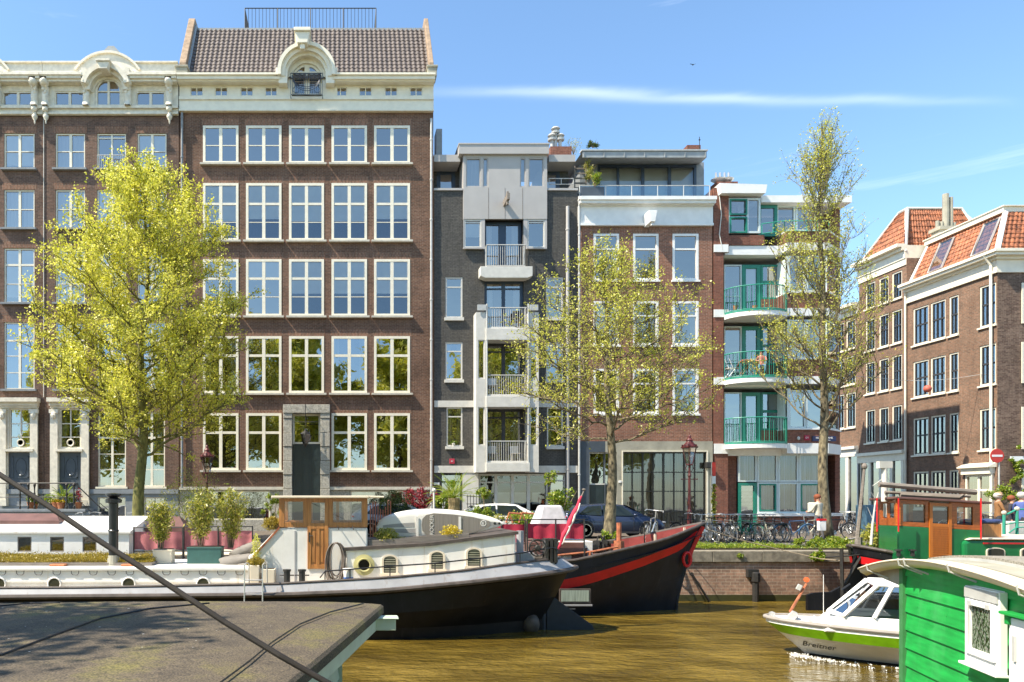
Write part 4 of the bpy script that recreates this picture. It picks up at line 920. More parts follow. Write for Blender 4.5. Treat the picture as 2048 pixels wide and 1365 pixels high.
# its canal front, local x along -> build in the same local frame at s=0 plane facing +x
fb=MB(); 
def fr(b,y0,y1,z0,z1,x0,x1): b.box(x0,x1,y0,y1,z0,z1)
for y0,w_ in((1.25,1.15),(3.6,1.15),(6,1.15)):
    for z0,z1 in((11.04,13.2),(7.86,10.05),(4.35,6.6),(1.2,3.3)):
        o=MB(); o.box(.0,.05,y0,y0+w_,z0,z1); o.build('front_window_pane',M['glass_low'],e1)
        o=MB()
        for e in((y0,y0+.1,z0,z1),(y0+w_-.1,y0+w_,z0,z1),(y0+.1,y0+w_-.1,z0,z0+.1),(y0+.1,y0+w_-.1,z1-.1,z1),(y0+.1,y0+w_-.1,(z0+z1)/2-.04,(z0+z1)/2+.04)): o.box(.003,.09,e[0],e[1],e[2],e[3])
        o.build('front_window_frame',M['cream'],e1)
b=MB(); b.box(.004,.03,.0,12,G0,14.2); b.build('front_brick_face',M['brick_dark'],e1)
b=MB()
for (z0,z1,pr) in((13.75,13.9,.12),(13.9,14.45,.06),(14.45,14.6,.2),(14.6,14.75,.45),(14.75,14.9,.55)):
    b.box(-6.4,pr,-pr,.0,z0,z1-.002); b.box(.0,pr,.0,12,z0,z1-.002)
b.box(-6.35,0,0,12,14.3,14.88); b.build('cornice',M['cream'],e1)
zt=17.55; ins=1.05
pantiles('roof_slope',M['pantile_red'],(-6.2,.1,14.9),(-.1,.1,14.9),(-5.95,ins,zt-.3),(-.75,ins,zt-.3),24,9,e1,.03,.03,4)
pantiles('front_roof_slope',M['pantile_red'],(.05,.15,14.9),(.05,11.8,14.9),(-.6,ins+.05,zt-.3),(-.6,11.4,zt-.3),44,9,e1,.03,.03,4)
b=MB(); b.box(-6.15,-.75,ins+.1,11.4,14.9,zt-.32); b.build('mansard_core',M['lead'],e1)
b=MB(); b.box(-6.1,-.6,ins-.18,11.5,zt-.3,zt-.02); b.box(-6.15,-.5,ins-.25,11.5,zt-.02,zt+.03); b.build('roof_edge_board',M['cream'],e1)
b=MB(); b.tube([(0,.0,14.9),(-.68,ins,zt-.3)],.13,6); b.tube([(-6.25,.05,14.9),(-6.0,ins,zt-.3)],.1,6); each(b,'hip_flashing',M['white'],e1)
for px0,px1 in((1852,1885),(1938,1980)):
    s0,s1=al(px0),al(px0)+1.0; sk=[]
    def onr(s,u,h): 
        base=Vector((s,.1+(ins-.1)*u,14.9+(zt-.3-14.9)*u)); return base+Vector((0,-.95,.3)).normalized()*h
    b=MB()
    c=[onr(s0,.12,.1),onr(s1,.12,.1),onr(s1,.88,.1),onr(s0,.88,.1)]; d=[onr(s0,.12,-.05),onr(s1,.12,-.05),onr(s1,.88,-.05),onr(s0,.88,-.05)]
    b.tube(c,.055,4,closed=True); b.add(c+d,[(0,4,5,1),(1,5,6,2),(2,6,7,3),(3,7,4,0)]); o=b.build('skylight',M['panel'],e1)
    b=MB(); b.quad(*[q+Vector((0,.01,0)) for q in c]); b.build('skylight_pane',M['glass_top'],o)
b=MB(); s0=al(1972); 
for ds in(0,.28): b.cyl((s0+ds,2.4,zt-.2),(s0+ds,2.4,zt+2.2+ds*.6),.11,n=8); b.lathe([(.18,-.05),(.18,.03),(.1,.1),(0,.12)],(s0+ds,2.4,zt+2.2+ds*.6),8)
each(b,'steel_flue',M['steel'],e1)
b=MB(); b.tube([(-.25,-.5,14.8),(-.2,-.16,14.2),(-.2,-.14,.2)],.07,8); b.tube([(-6.33,-.12,14.4),(-6.33,-.12,.2)],.06,8); each(b,'downpipe',M['cream'],e1)
# shop window of the corner house
b=MB(); sa,sb=al(1932),al(1990); b.box(sa,sb,-.3,0,3.05,3.4); b.prism([(-.45,3.4),(-.45,3.46),(0,3.66),(0,3.4)],sa-.1,sb+.1,'x'); b.build('shopfront_hood',M['cream'],e1)
window(e1,sa+.1,sb-.05,.45,3.02,-.12,M['cream'],vb=[(.5,.14)],hb=[(.33,.12)],fw=.1,fd=.12,inset=0,glass='glass',name='shop_window')
b=MB(); b.box(sa+.12,sb-.07,-.0,.01,.5,3.0); b.build('shop_net_curtain',M['curtain_blue'],e1)
# E2
cz=17.5; c2=[(al(1732)-.05,al(1748)+.1),(al(1759)-.05,al(1776)+.05),(al(1786)-.1,al(1804)+.0)]
s2=al(1718)
e2=alley_house('alley_house','narrow brick side street house with cream cornice below a steep orange hipped roof',s2,-6.37,16.6,c2,[(14.3,16.0),(11.5,13.6),(8.65,10.75),(5.4,7.6)],M['brick_orange'],9)
b=MB()
for (z0,z1,pr) in((16.2,16.6,.06),(16.6,17.1,.12),(17.1,17.3,.3),(17.3,17.5,.6)): b.box(s2,-6.38,-pr,0,z0,z1-.002)
b.box(s2,-6.38,0,9,16.6,17.4); b.build('cornice',M['cream'],e2)
b=MB(); b.box(s2,-6.4,-.3,0,4.55,4.75); b.box(s2,-6.4,-.15,0,4.1,4.55)
for k in range(5): q=s2+.1+k*(-6.5-s2-.3)/4; b.box(q,q+.22,-.12,0,.0,4.1)
b.build('shopfront_frame',M['cream'],e2)
b=MB(); b.box(s2+.1,-6.45,-.02,-.006,.3,4.1); b.build('shop_glass',M['glass_low'],e2)
rz=20.1; m0,m1=s2+.2,-4.6
pantiles('roof_slope',M['pantile_red'],(s2+.05,-.1,17.4),(-6.42,-.1,17.4),(-8.4,1.0,rz),(-7.6,.95,rz),16,8,e2,.035,.04,4)
pantiles('roof_end',M['pantile_red'],(-6.41,.02,14.95),(-6.41,6.6,14.95),(-7.6,.95,rz),(-7.6,4.4,rz),24,13,e2,.035,.04,4)
b=MB(); b.tube([(-6.42,-.06,17.0),(-7.6,.95,rz)],.11,6); b.tube([(-8.4,1,rz+.03),(-7.6,.95,rz+.05),(-7.6,4.4,rz+.05),(-6.42,6.6,14.95)],.08,6); b.tube([(s2+.05,-.1,17.4),(-8.4,1.0,rz)],.08,6); b.poly([(-8.4,1.0,rz),(-7.6,.95,rz),(-7.6,4.4,rz),(-8.4,4.4,rz)]); b.poly([(-8.4,1.0,rz),(-8.4,4.4,rz),(s2+.05,8.9,17.4),(s2+.05,-.1,17.4)]); b.poly([(-8.4,4.4,rz),(-7.6,4.4,rz),(-6.41,6.6,14.95),(-6.41,8.9,14.95),(s2+.05,8.9,17.4)]); b.build('ridge_flashing',M['pearl'],e2)
b=MB(); q=-6.0; b.box(q-.35,q+.35,1.5,2.7,16.0,18.1); b.box(q-.45,q+.45,1.4,2.8,18.1,18.3)
for ds,hh,rr in((.1,2.1,.17),(.42,1.9,.12),(-.4,.45,.1),(-.15,.4,.1),(.62,.35,.1)): b.cyl((q,2.0+ds,18.2),(q,2.0+ds,18.3+hh),rr,n=10)
each(b,'chimney',M['concrete'],e2)
# E3
s3=al(1662)-3; c3=[(al(1672)-.1,al(1688)),(al(1694)-.1,al(1711)),(al(1655),al(1662)+.4)]
e3=alley_house('alley_house','orange brick house deepest in the side street above a grey pilastered shopfront',s3,s2-.02,14.6,c3,[(11.4,13.6),(8.9,11.0),(6.55,8.75)] if False else [(12.0,14.0),(9.55,11.5),(6.6,9.0)],M['brick_orange'],9)
b=MB()
for (z0,z1,pr) in((13.95+.3,14.6,.1),(14.6,14.8,.3),(14.8,15.0,.5)): b.box(s3,s2-.03,-pr,0,z0,z1-.002)
b.box(s3,s2-.03,0,9,14.6,14.9); b.build('cornice',M['cream'],e3)
b=MB(); b.box(s3,s2-.05,-.3,0,5.1,5.3); b.box(s3,s2-.05,-.15,0,4.6,5.1)
for k in range(6): q=s3+.1+k*1.15; b.box(q,q+.3,-.12,0,.0,4.6)
b.build('shopfront_frame',M['pearl'],e3)
b=MB(); b.box(s3+.1,s2-.1,-.02,-.006,.3,4.6); b.build('shop_glass',M['glass_low'],e3)
# cable with red lantern across the side street
t=top('street_lantern_wire','thin wire across the side street with a round red paper lantern hanging from it','lantern',A(1855,778,41))
b=MB(); p0=A(1757,756,41); pm=A(1850,762,41); p1=A(1990,745,41); 
b.tube([A(1700,752,45),p0,A(1800,761,41),pm,A(1905,758,41),p1],.012,4); b.tube([A(1855,762,41),A(1855,770,41)],.01,4); b.build('wire',M['galv'],t)
b=MB(); c=A(1855,778,41); b.ell(c,(.2,.2,.2),14,10); b.build('lantern_ball',cobj('salmon_paper',(.5,.12,.08)),t,smooth=True)
# ================= ground, water, quay
QY=24.2
b=MB(); b.box(-150,XA+.5,QY+.5,90,-3,0); b.box(XA+.5,150,QY+.5,90,-3.01,-.004); b.build('street',brick('street_clinkers',(.30,.20,.15),(.20,.15,.125),(.17,.145,.12),w=.22,h=.11,patch=.25),None,org=(0,60,0),T=(None,None,None,'structure'))
m,nt_,p,o_=newmat('canal_water'); Lk=nt_.links
gm=N(nt_,'ShaderNodeNewGeometry')
n1=noise(nt_,.9,7,vec=gm.outputs['Position'],stretch=(.62,1.3,1),rough=.58); n2=noise(nt_,9,3,vec=gm.outputs['Position'],stretch=(.8,1.2,1)); ad=N(nt_,'ShaderNodeMath',operation='MULTIPLY_ADD'); ad.inputs[1].default_value=.14
Lk.new(n2,ad.inputs[0]); Lk.new(n1,ad.inputs[2])
c=ramp(nt_,noise(nt_,.55,6,vec=gm.outputs['Position'],rough=.65,stretch=(.6,1.3,1)),[(.3,(.05,.032,.005)),(.5,(.12,.08,.012)),(.7,(.22,.15,.03))]); Lk.new(c,p.inputs['Base Color'])
p.inputs['Roughness'].default_value=.04; p.inputs['IOR'].default_value=1.33; Lk.new(bump(nt_,ad.outputs[0],1.0,.5),p.inputs['Normal']); M['water']=m
b=MB(); b.quad((-160,1.5,WZ),(160,1.5,WZ),(160,QY+.3,WZ),(-160,QY+.3,WZ)); b.build('canal_water',M['water'],None,org=(0,12,WZ),T=(None,None,None,'structure'))
b=MB(); b.box(-160,160,-60,1.8,-3,0); b.build('near_quay_ground',M['concrete'],None,T=(None,None,None,'structure'))
t=top('quay_wall','long weathered brick canal wall with a grey stone coping below the parked bicycles','quay wall',(0,QY,0))
b=MB(); b.box(-150,150,QY,QY+.5,-3,-.36); b.build('brick_face',M['quay_brick'],t)
b=MB(); x=-60
while x<60: b.box(x+.006,x+1.594,QY-.06,QY+.55,-.36,0.0); x+=1.6
b.build('coping',cobj('brown_grey_coping_stone',(.25,.22,.17),rough=.9,var=.3,dirt=.5,bmp=.4),t,bevel=.015)
b=MB(); b.box(-150,150,QY-.012,QY-.001,-1.9,-1.42); b.build('algae_band',cobj('algae_green',(.05,.05,.015)),t)
# timber fender posts on the wall
for i,(px,q0,q1,lb) in enumerate(((1507,1148,1215,'black iron fender post on the quay wall right of the red striped bow'),)):
    b=MB(); p=A(px,q0,QY); b.cyl((p.x,QY-.12,p.z),(p.x,QY-.12,WZ-.3),.1,.1,8); b.box(p.x-.25,p.x+.1,QY-.15,QY,p.z-.1,p.z+.15); b.lathe([(.1,0),(.14,.03),(.14,.3),(.1,.33)],(p.x,QY-.12,-1.0),8); b.build('fender_post',M['iron'],None,T=(lb,'post'))
b=MB(); p=A(1381,1148,QY); q=A(1418,1200,QY); b.tube([p+Vector((0,-.1,0)),q+Vector((0,-.1,-.1))],.035,6); b.lathe([(.02,0),(.06,.0),(.06,.03)],(p.x,QY-.1,p.z),8,'y'); b.build('iron_bar',M['iron'],None,T=('thin slanting iron rod on the quay wall right of the red striped bow','rod'))
# planted strip with kerb
b=MB(); xs=-40
while xs<45: b.box(xs+.004,xs+1.2-.004,26.0,26.12,0,.13); xs+=1.2
b.build('kerb',M['concrete'],None,T=(None,None,None,'structure'))
b=MB(); b.box(-40,45,QY+.56,25.99,0.004,.05); b.build('verge_soil',M['soil'],None,T=(None,None,None,'structure'))
P=[];S=[]
for i in range(42000):
    x=random.uniform(8,26); y=random.uniform(24.75,25.95); d=.5+.5*math.sin(x*1.7)*math.sin(x*.63+1); 
    if random.random()<.25+.75*d: P.append((x,y,.03+abs(random.gauss(0,.06))*(.4+d*1.3)))
leaves_mesh('verge_grass',M['leaf_fresh'],P,.024,up=2.2,elong=3,T=('strip of low grass and weeds along the quay edge','grass',None,'stuff'))
# paving in front of the houses
# ---------------- plants
def bush(name,label,c,r,n,size,mat,cat='shrub',group=None,up=.3,clump=0,stem=True,shell=.55,elong=1.6):
    c=Vector(c); t=top(name,label,cat,(c.x,c.y,c.z-r[2]),group=group); P=[]; n=int(n*2.3); size*=.58
    if clump:
        cs=[]
        for i in range(clump):
            v=Vector(rng.normal(size=3)).normalized()*random.uniform(.35,1); cs.append(Vector((v.x*r[0],v.y*r[1],v.z*r[2])))
        for i in range(n):
            k=random.choice(cs); P.append(c+k*.85+Vector(rng.normal(size=3))*min(r)*.22)
    else:
        for i in range(n):
            v=Vector(rng.normal(size=3)).normalized()*(random.random()**.4); w_=1+.18*math.sin(v.x*7+c.x)*math.cos(v.z*6+c.y); P.append(c+Vector((v.x*r[0]*w_,v.y*r[1]*w_,v.z*r[2]*w_)))
    leaves_mesh('foliage',mat,P,size,t,up=up,elong=elong)
    if stem:
        b=MB()
        for k in range(5):
            a=k*1.26; b.tube([(c.x,c.y,c.z-r[2]),(c.x+.3*r[0]*math.cos(a),c.y+.3*r[1]*math.sin(a),c.z-.2*r[2]),(c.x+.7*r[0]*math.cos(a),c.y+.7*r[1]*math.sin(a),c.z+.5*r[2])],[.02,.014,.006],4,caps=False)
        b.build('stem',M['twig'],t)
    return t
def tree(name,label,base,H_,r0,c0,c1,env,nl,ns,nt2,leafn,lsize,lsig,mat,bark,up=.5,lean=(0,0),seed=1,twl=.55,cat='tree',up0=.35,fork=None,limb_r=.42):
    rd=random.Random(seed); base=Vector(base); t=top(name,label,cat,base); b=MB(); LP=[]; 
    def trunkp(h): return base+Vector((lean[0]*(h/H_)**1.5+.08*math.sin(h*1.1+seed),lean[1]*(h/H_)+.08*math.cos(h*.9+seed),h))
    def trunkr(h): return r0*(1.28*math.exp(-h*2.2)*.3+ (1-.93*(h/H_))) 
    hs=[H_*i/22 for i in range(23)]
    b.tube([trunkp(h) for h in hs],[max(.012,trunkr(h)) for h in hs],10)
    def noise3(v): return Vector((rd.gauss(0,1),rd.gauss(0,1),rd.gauss(0,1)))*v
    def curve(p,d,L_,n,wob,upb):
        pts=[p]; d=d.normalized()
        for i in range(n):
            d=(d+noise3(wob)+Vector((0,0,upb))).normalized(); pts.append(pts[-1]+d*(L_/n))
        return pts
    for i in range(nl):
        f=(i+.5)/nl; hh=c0+(c1-c0)*(f**1.05)*.86; az_=i*2.39996+rd.uniform(-.3,.3)
        p=trunkp(hh); 
        # reach: choose target on the envelope above
        ht=min(1.0,(hh-c0)/(c1-c0)+rd.uniform(.08,.26)); er=env(ht)*rd.uniform(.82,1.05)
        tg=trunkp(c0+ht*(c1-c0)); tg=Vector((tg.x+er*math.cos(az_),tg.y+er*math.sin(az_),tg.z))
        mid=(p+tg)/2+Vector((0,0,-.06*er))+noise3(.12); n=9; pts=[]
        for k in range(n+1):
            u=k/n; q=p*(1-u)**2+mid*2*u*(1-u)+tg*u*u; pts.append(q+noise3(.05 if 0<k<n else 0))
        L_=(tg-p).length; rl=max(.02,trunkr(hh)*limb_r); b.tube(pts,[rl*(1-.85*k/n) for k in range(n+1)],6)
        m_=max(3,int(ns*(.5+.5*L_/3)))
        for j in range(m_):
            u=.18+.82*(j+rd.random())/m_; k=min(n-1,int(u*n)); q=pts[k]+(pts[k+1]-pts[k])*(u*n-k) if k<n else pts[-1]
            tan=(pts[k+1]-pts[k]).normalized(); side=Vector((math.cos(az_),math.sin(az_),0))
            d=tan*.8+noise3(.55)+Vector((0,0,up))+side*.1; Ls=L_*.34*(1.15-u*.55)*rd.uniform(.7,1.2)+.25
            sp=curve(q,d,Ls,5,.16,.06*up); b.tube(sp,[rl*.34*(1-.7*x/5)+.004 for x in range(6)],4,caps=False)
            for w_ in range(nt2):
                v=.15+.85*(w_+rd.random())/nt2; kk=min(4,int(v*5)); q2=sp[kk]; d2=(sp[kk+1]-sp[kk]).normalized()+noise3(.6)+Vector((0,0,up*.8))
                tp=curve(q2,d2,twl*rd.uniform(.5,1.25),3,.2,.1*up); b.tube(tp,[.007,.0055,.004,.003],3,caps=False)
                for l in range(int(leafn*rd.uniform(.5,1.5))):
                    x=tp[rd.choice((1,2,3,3))]; LP.append(x+noise3(lsig))
    # leader twigs at the top
    for j in range(14):
        q=trunkp(H_*rd.uniform(.86,.99)); tp=curve(q,Vector((rd.gauss(0,.35),rd.gauss(0,.35),1)),twl*1.6,4,.1,.2); b.tube(tp,[.012,.009,.007,.005,.003],3,caps=False)
        for l in range(int(leafn*2)): LP.append(rd.choice(tp)+noise3(lsig))
    b.build('trunk',bark,t,smooth=True)
    leaves_mesh('crown',mat,LP,lsize,t,up=.4)
    print('TREE',name,len(LP),len(b.f)); return t
# left tree: round lime green crown
YL=29.5; pb=A(280,1084,YL); 
tree('street_tree','broad tree with dense lime green spring leaves in front of the two left houses',(pb.x,YL,0),14.6,.24,3.3,14.7,lambda u:max(.25,3.9*min(1,(u+.22)/.42)**.8*(1 if u<.62 else max(.05,1-((u-.62)/.42)**1.5))),60,12,6,18,.06,.085,M['leaf_lime'],M['bark_moss'],up=.45,lean=(.35,0),seed=3,twl=.5,limb_r=.36)
YM=28.0; pb=A(1224,1088,YM)
tree('street_tree','tree with thin yellow green leaves standing in front of the parked blue car',(pb.x,YM,0),10.8,.21,3.7,10.9,lambda u:max(.3,3.7*math.sin(math.pi*min(1,(u+.22)/1.22))**.6*(1-.30*max(0,u-.5)/.5)),40,11,6,10,.047,.065,M['leaf_olive'],M['bark'],up=.35,lean=(-.35,0),seed=11,twl=.6,limb_r=.36)
YR=31.0; pb=A(1649,1080,YR)
tree('street_tree','tall slender upright tree with sparse small leaves near the side street corner',(pb.x,YR,0),17.0,.215,4.3,16.9,lambda u:max(.2,3.05*(1-.86*u)*min(1,.5+1.8*u)+.1),48,10,6,8,.044,.06,M['leaf_olive'],M['bark'],up=1.1,lean=(-.2,0),seed=21,twl=.65,limb_r=.30)
# trees on the camera's bank: mirrored in the windows, the nearest one shades the houseboat roof
for i,(x,y,h,r,sd,lb) in enumerate(((-17,-9,21,6,31,'tall leafy tree on the near bank left of the camera'),(-5,-12,22,6.5,32,'tall leafy tree on the near bank behind the camera'),(7,-9,21,6,33,'tall leafy tree on the near bank just right of the camera'),(18,-11,21,6.5,36,'tall leafy tree on the near bank, second to the right of the camera'),(31,-12,20,6.5,34,'tall leafy tree farthest right on the near bank'),(-31,-11,21,6.5,35,'tall leafy tree farthest left on the near bank'))):
    tree('bank_tree',lb,(x,y,0),h,.35,4,h,lambda u,r=r:max(.4,r*math.sin(math.pi*min(1,(u+.15)/1.15))**.6),30,9,5,9,.38,.45,M['leaf_lime'],M['bark'],up=.5,seed=sd,twl=.9)
tree('bank_tree','leafy quayside tree just outside the left edge, shading the felt roof',(-12.5,6.3,-.2),13,.25,4.5,12.5,lambda u:max(.3,3.6*math.sin(math.pi*min(1,(u+.15)/1.15))**.6),24,8,5,7,.16,.2,M['leaf_green'],M['bark'],up=.4,seed=41,twl=.8)
# ================= boats
def hull(par,name,st,Yc,mats,deck=None,dmat=None,splits=None,far=True):
    """st: stations, each a list of (x, halfbeam, z) from gunwale to keel; mats per strake"""
    for k in range(len(st[0])-1):
        for sg in((-1,1) if far else (-1,)):
            b=MB(); rows=[[ (s[k+e][0],Yc+sg*s[k+e][1],s[k+e][2]) for s in st] for e in(0,1)]
            b.grid(rows); b.build(name[k],mats[k],par,smooth=True)
    if deck is not None:
        b=MB(); b.grid([[(s[0][0],Yc-s[0][1]+.02,s[0][2]+deck) for s in st],[(s[0][0],Yc+s[0][1]-.02,s[0][2]+deck) for s in st]]); b.build('deck',dmat,par)
def interp(tab,x):
    if x<=tab[0][0]: return tab[0][1]
    for (a,b_),(c,d) in zip(tab[:-1],tab[1:]):
        if x<=c: u=(x-a)/(c-a); u=u; return b_+(d-b_)*u
    return tab[-1][1]
# ---- Boat A: white and black barge in front
YA=18.9
ba=top('houseboat_barge','long black hulled barge houseboat with white cabins and varnished wheelhouse, stern pointing right','houseboat',(0,YA,WZ))
gz=[(-14,-.40),(-6,-.38),(-1.4,-.29),(.9,-.16),(2.55,-.03),(4,.13),(5.0,.20),(5.6,.2)]
rz_=[(-14,-.64),(-1.4,-.54),(.9,-.45),(2.5,-.31),(4,-.18),(5.1,-.1),(5.97,-.05)]
gb=[(-14,1.55),(1.5,1.55),(3,1.42),(4.2,1.12),(5,.72),(5.4,.38),(5.56,.02)]
rb=[(-14,1.66),(1.5,1.66),(3,1.56),(4.3,1.3),(5.2,.86),(5.7,.45),(5.95,.03)]
wb=[(-14,1.55),(0,1.5),(2,1.3),(3.3,.85),(4.3,.4),(5.1,.04)]
st=[]
for i in range(41):
    u=i/40; u=u if u<.5 else u
    xr=-14+(5.95+14)*(1-(1-u)**1.6); xg=-14+(5.56+14)*(1-(1-u)**1.6); xw=-14+(5.1+14)*(1-(1-u)**1.6)
    hb=interp(rb,xr); hw=interp(wb,xw); zr_=interp(rz_,xr)
    xm=xw*.35+xr*.65 if xr>4.6 else xw*.5+xr*.5
    st.append([(xg,interp(gb,xg),interp(gz,xg)),(xr,hb,zr_),(xw*.25+xr*.75,hb*.93,zr_-.12),(xw*.62+xr*.38,(hb*.55+hw*.45)*(1 if xr<4 else .9),zr_-.12-(zr_-.12-WZ)*.42),(xw,hw,WZ+.12 if False else -1.35),(xw-.05,hw*.9,-2.2)])
hull(ba,['bulwark','hull_shell','hull_shell','hull_shell','hull_bottom'],st,YA,[M['boat_grey'],M['boat_black'],M['boat_black'],M['boat_black'],M['boat_black']],deck=-.12,dmat=M['boat_cream'])
b=MB()
for sg in(-1,1):
    b.tube([(s[0][0],YA+sg*s[0][1],s[0][2]) for s in st],.03,6); b.tube([(s[1][0],YA+sg*s[1][1],s[1][2]) for s in st],.06,8)
b.build('rubbing_strake',M['rub'],ba)
b=MB(); b.cyl((5.12,YA,-.15),(5.12,YA,-2.2),.07,n=8); b.prism([(5.2,-.72),(5.4,-.82),(6.35,-1.5),(6.4,-1.62),(6.2,-2.1),(5.2,-2.1)],YA-.04,YA+.04); b.build('rudder',cobj('rudder_blue_black',(.02,.03,.05)),ba,bevel=.01)
b=MB(); b.ell((4.75,YA-.1,-1.45),(.25,.3,.3),12,8); b.build('propeller_housing',M['rub'],ba,smooth=True)
# long hold coaming at the left with portholes
YN=17.75
def xa_(px,Y=YN): return (px-CX)/F*Y
def za_(py,Y=YN): return EYE-(py-CY)/F*Y
b=MB(); xl,xr_=-16,xa_(498); b.box(xl,xr_,YN,20.15,-.45,za_(1142)); b.box(xl,xr_+.04,YN-.05,20.2,za_(1142)+.002,za_(1135)); b.build('hold_house',M['boat_white'],ba,bevel=.02)
b=MB(); b.box(xl,xr_,YN-.03,YN-.005,za_(1165),za_(1161)); b.build('cabin_ledge',M['boat_white'],ba)
b=MB()
for k in range(24):
    x=xa_(5+36.5*k)
    if x<xr_-.1 and k<14:
        b.tube([(x-.09,YN-.03,za_(1141)),(x-.085,YN-.03,za_(1147)),(x-.05,YN-.03,za_(1150)),(x+.05,YN-.03,za_(1150)),(x+.085,YN-.03,za_(1147)),(x+.09,YN-.03,za_(1141))],.008,4)
b.build('lashing_ring',M['iron'],ba)
for k in range(4):
    x=xa_(-36+148*k+(0)); x=xa_(110+148.5*(k-1)+0) if k else xa_(0)
    c_=(x,YN-.05,za_(1168)); b=MB(); b.lathe([(.13,0),(.15,-.02),(.17,.0),(.16,.02)],c_,18,'y'); o=b.build('porthole',M['boat_white'],ba); b=MB(); b.lathe([(.0,0),(.14,0.001)],(x,YN-.055,za_(1168)),18,'y'); b.build('porthole_glass',cobj('olive_dark_glass',(.05,.05,.03),rough=.12),o)
b=MB(); b.box(xl,xa_(305,18.2),18.15,19.95,za_(1134),za_(1134)+.06); b.build('turf_tray',M['wood_grey'],ba)
P=[]
for i in range(42000):
    x=random.uniform(-9.5,xa_(303,18.2)); y=random.uniform(18.2,19.9); P.append((x,y,za_(1134)+.07+abs(random.gauss(0,.05))*(.9+.7*math.sin(x*2.3)*math.cos(y*5))))
leaves_mesh('roof_turf',M['leaf_grass'],P,.016,up=1.6,elong=3.6,T=('strip of yellow green grass growing on the barge roof at the left','grass',None,'stuff'))
for q,lb in((115,'left'),(258,'right')):
    b=MB(); x=xa_(q,18.0); b.box(x-.18,x+.18,17.95,18.3,za_(1136,18),za_(1129,18)); b.build('terracotta_tile',M['terracotta'],None,bevel=.01,T=('terracotta tile at the front edge of the roof turf, %s of the black flue pipe'%lb,'tile'))
b=MB(); p=A(227,1133,18.3); b.cyl(p,(p.x,18.3,A(0,1000,18.3).z),.115,n=16); b.lathe([(.12,0),(.2,.02),(.2,.1),(.1,.14),(.19,.2),(.19,.24),(0,.26)],(p.x,18.3,A(0,1001,18.3).z-.08),16); b.lathe([(.125,-.02),(.14,0),(.125,.02)],(p.x,18.3,.9),16); pf=b.build('flue_pipe',M['black'],ba,smooth=False)
b=MB(); b.lathe([(.16,0),(.17,.1),(.125,.3)],(p.x,18.3,p.z-.03),14); b.build('flue_collar',M['concrete'],ba)
# boarding ladder
b=MB()
for q in(491,527):
    x0_=xa_(q,17.3); x1_=xa_(q+8,17.5); zt_=za_(1126,17.3); b.tube([(x0_,17.1,za_(1203,17.2)),(x0_,17.12,zt_-.03),(x0_+.03,17.2,zt_),(x1_,17.38,zt_-.02),(x1_,17.4,za_(1172,17.4))],.017,6)
for q in(1160,1188): b.tube([(xa_(491,17.3),17.11,za_(q,17.2)),(xa_(527,17.3),17.11,za_(q,17.2))],.015,6)
b.build('boarding_ladder',M['steel'],ba)
# wheelhouse
YW=17.95
def xw(px,Y=YW): return (px-CX)/F*Y
def zw(py,Y=YW): return EYE-(py-CY)/F*Y
YF=19.75; zd=-.42
b=MB(); b.prism([(xw(497),zd),(xw(497),zw(1113)),(xw(512),zw(1102)),(xw(556),zw(1056)),(xw(735),zw(1056)),(xw(735),zd)],YW,YF); b.build('wheelhouse_base',M['boat_white'],ba,bevel=.03)
b=MB(); b.box(xw(589),xw(592),YW-.012,YW,zd+.1,zw(1062)); b.build('base_seam',M['boat_grey'],ba); b=MB(); b.prism([(xw(505),zw(1112)),(xw(558),zw(1054)),(xw(560),zw(1057)),(xw(508),zw(1115))],YW-.03,YF); b.build('wheelhouse_trim',M['rust'],ba)
# mahogany top: posts & rails
b=MB(); zt_,zb_=zw(997),zw(1055)
def pst(b,a,c,y0=YW-.02,y1=YW+.07,z0=None,z1=None): b.box(xw(a),xw(c),y0,y1,zb_ if z0 is None else z0,zt_ if z1 is None else z1)
for a,c in((558,569),(606,615),(657,666),(724,735)): pst(b,a,c)
for a,c in((569,606),(666,724)): pst(b,a,c,YW-.015,YW+.06,zt_-.08,zt_); pst(b,a,c,YW-.015,YW+.06,zb_,zb_+.12)
for xx in(xw(558),xw(735)-.1): 
    b.box(xx,xx+.1,YF-.1,YF,zb_,zt_); b.box(xx+.002,xx+.098,YW+.071,YF-.101,zb_,zb_+.12); b.box(xx+.002,xx+.098,YW+.071,YF-.101,zt_-.08,zt_)
b.box(xw(558)+.101,xw(735)-.101,YF-.09,YF,zb_,zb_+.12); b.box(xw(558)+.101,xw(735)-.101,YF-.09,YF,zt_-.08,zt_)
for q in(.33,.66): xx=xw(558)+(xw(735)-xw(558))*q; b.box(xx-.04,xx+.04,YF-.085,YF-.005,zb_+.12,zt_-.08)
wf=b.build('wheelhouse_frame',M['wood'],ba,bevel=.006)
for a,c in((569,606),(666,724)):
    b=MB(); b.quad((xw(a),YW+.03,zb_+.12),(xw(c),YW+.03,zb_+.12),(xw(c),YW+.03,zt_-.08),(xw(a),YW+.03,zt_-.08)); b.build('wheelhouse_pane',M['glass_boat'],wf)
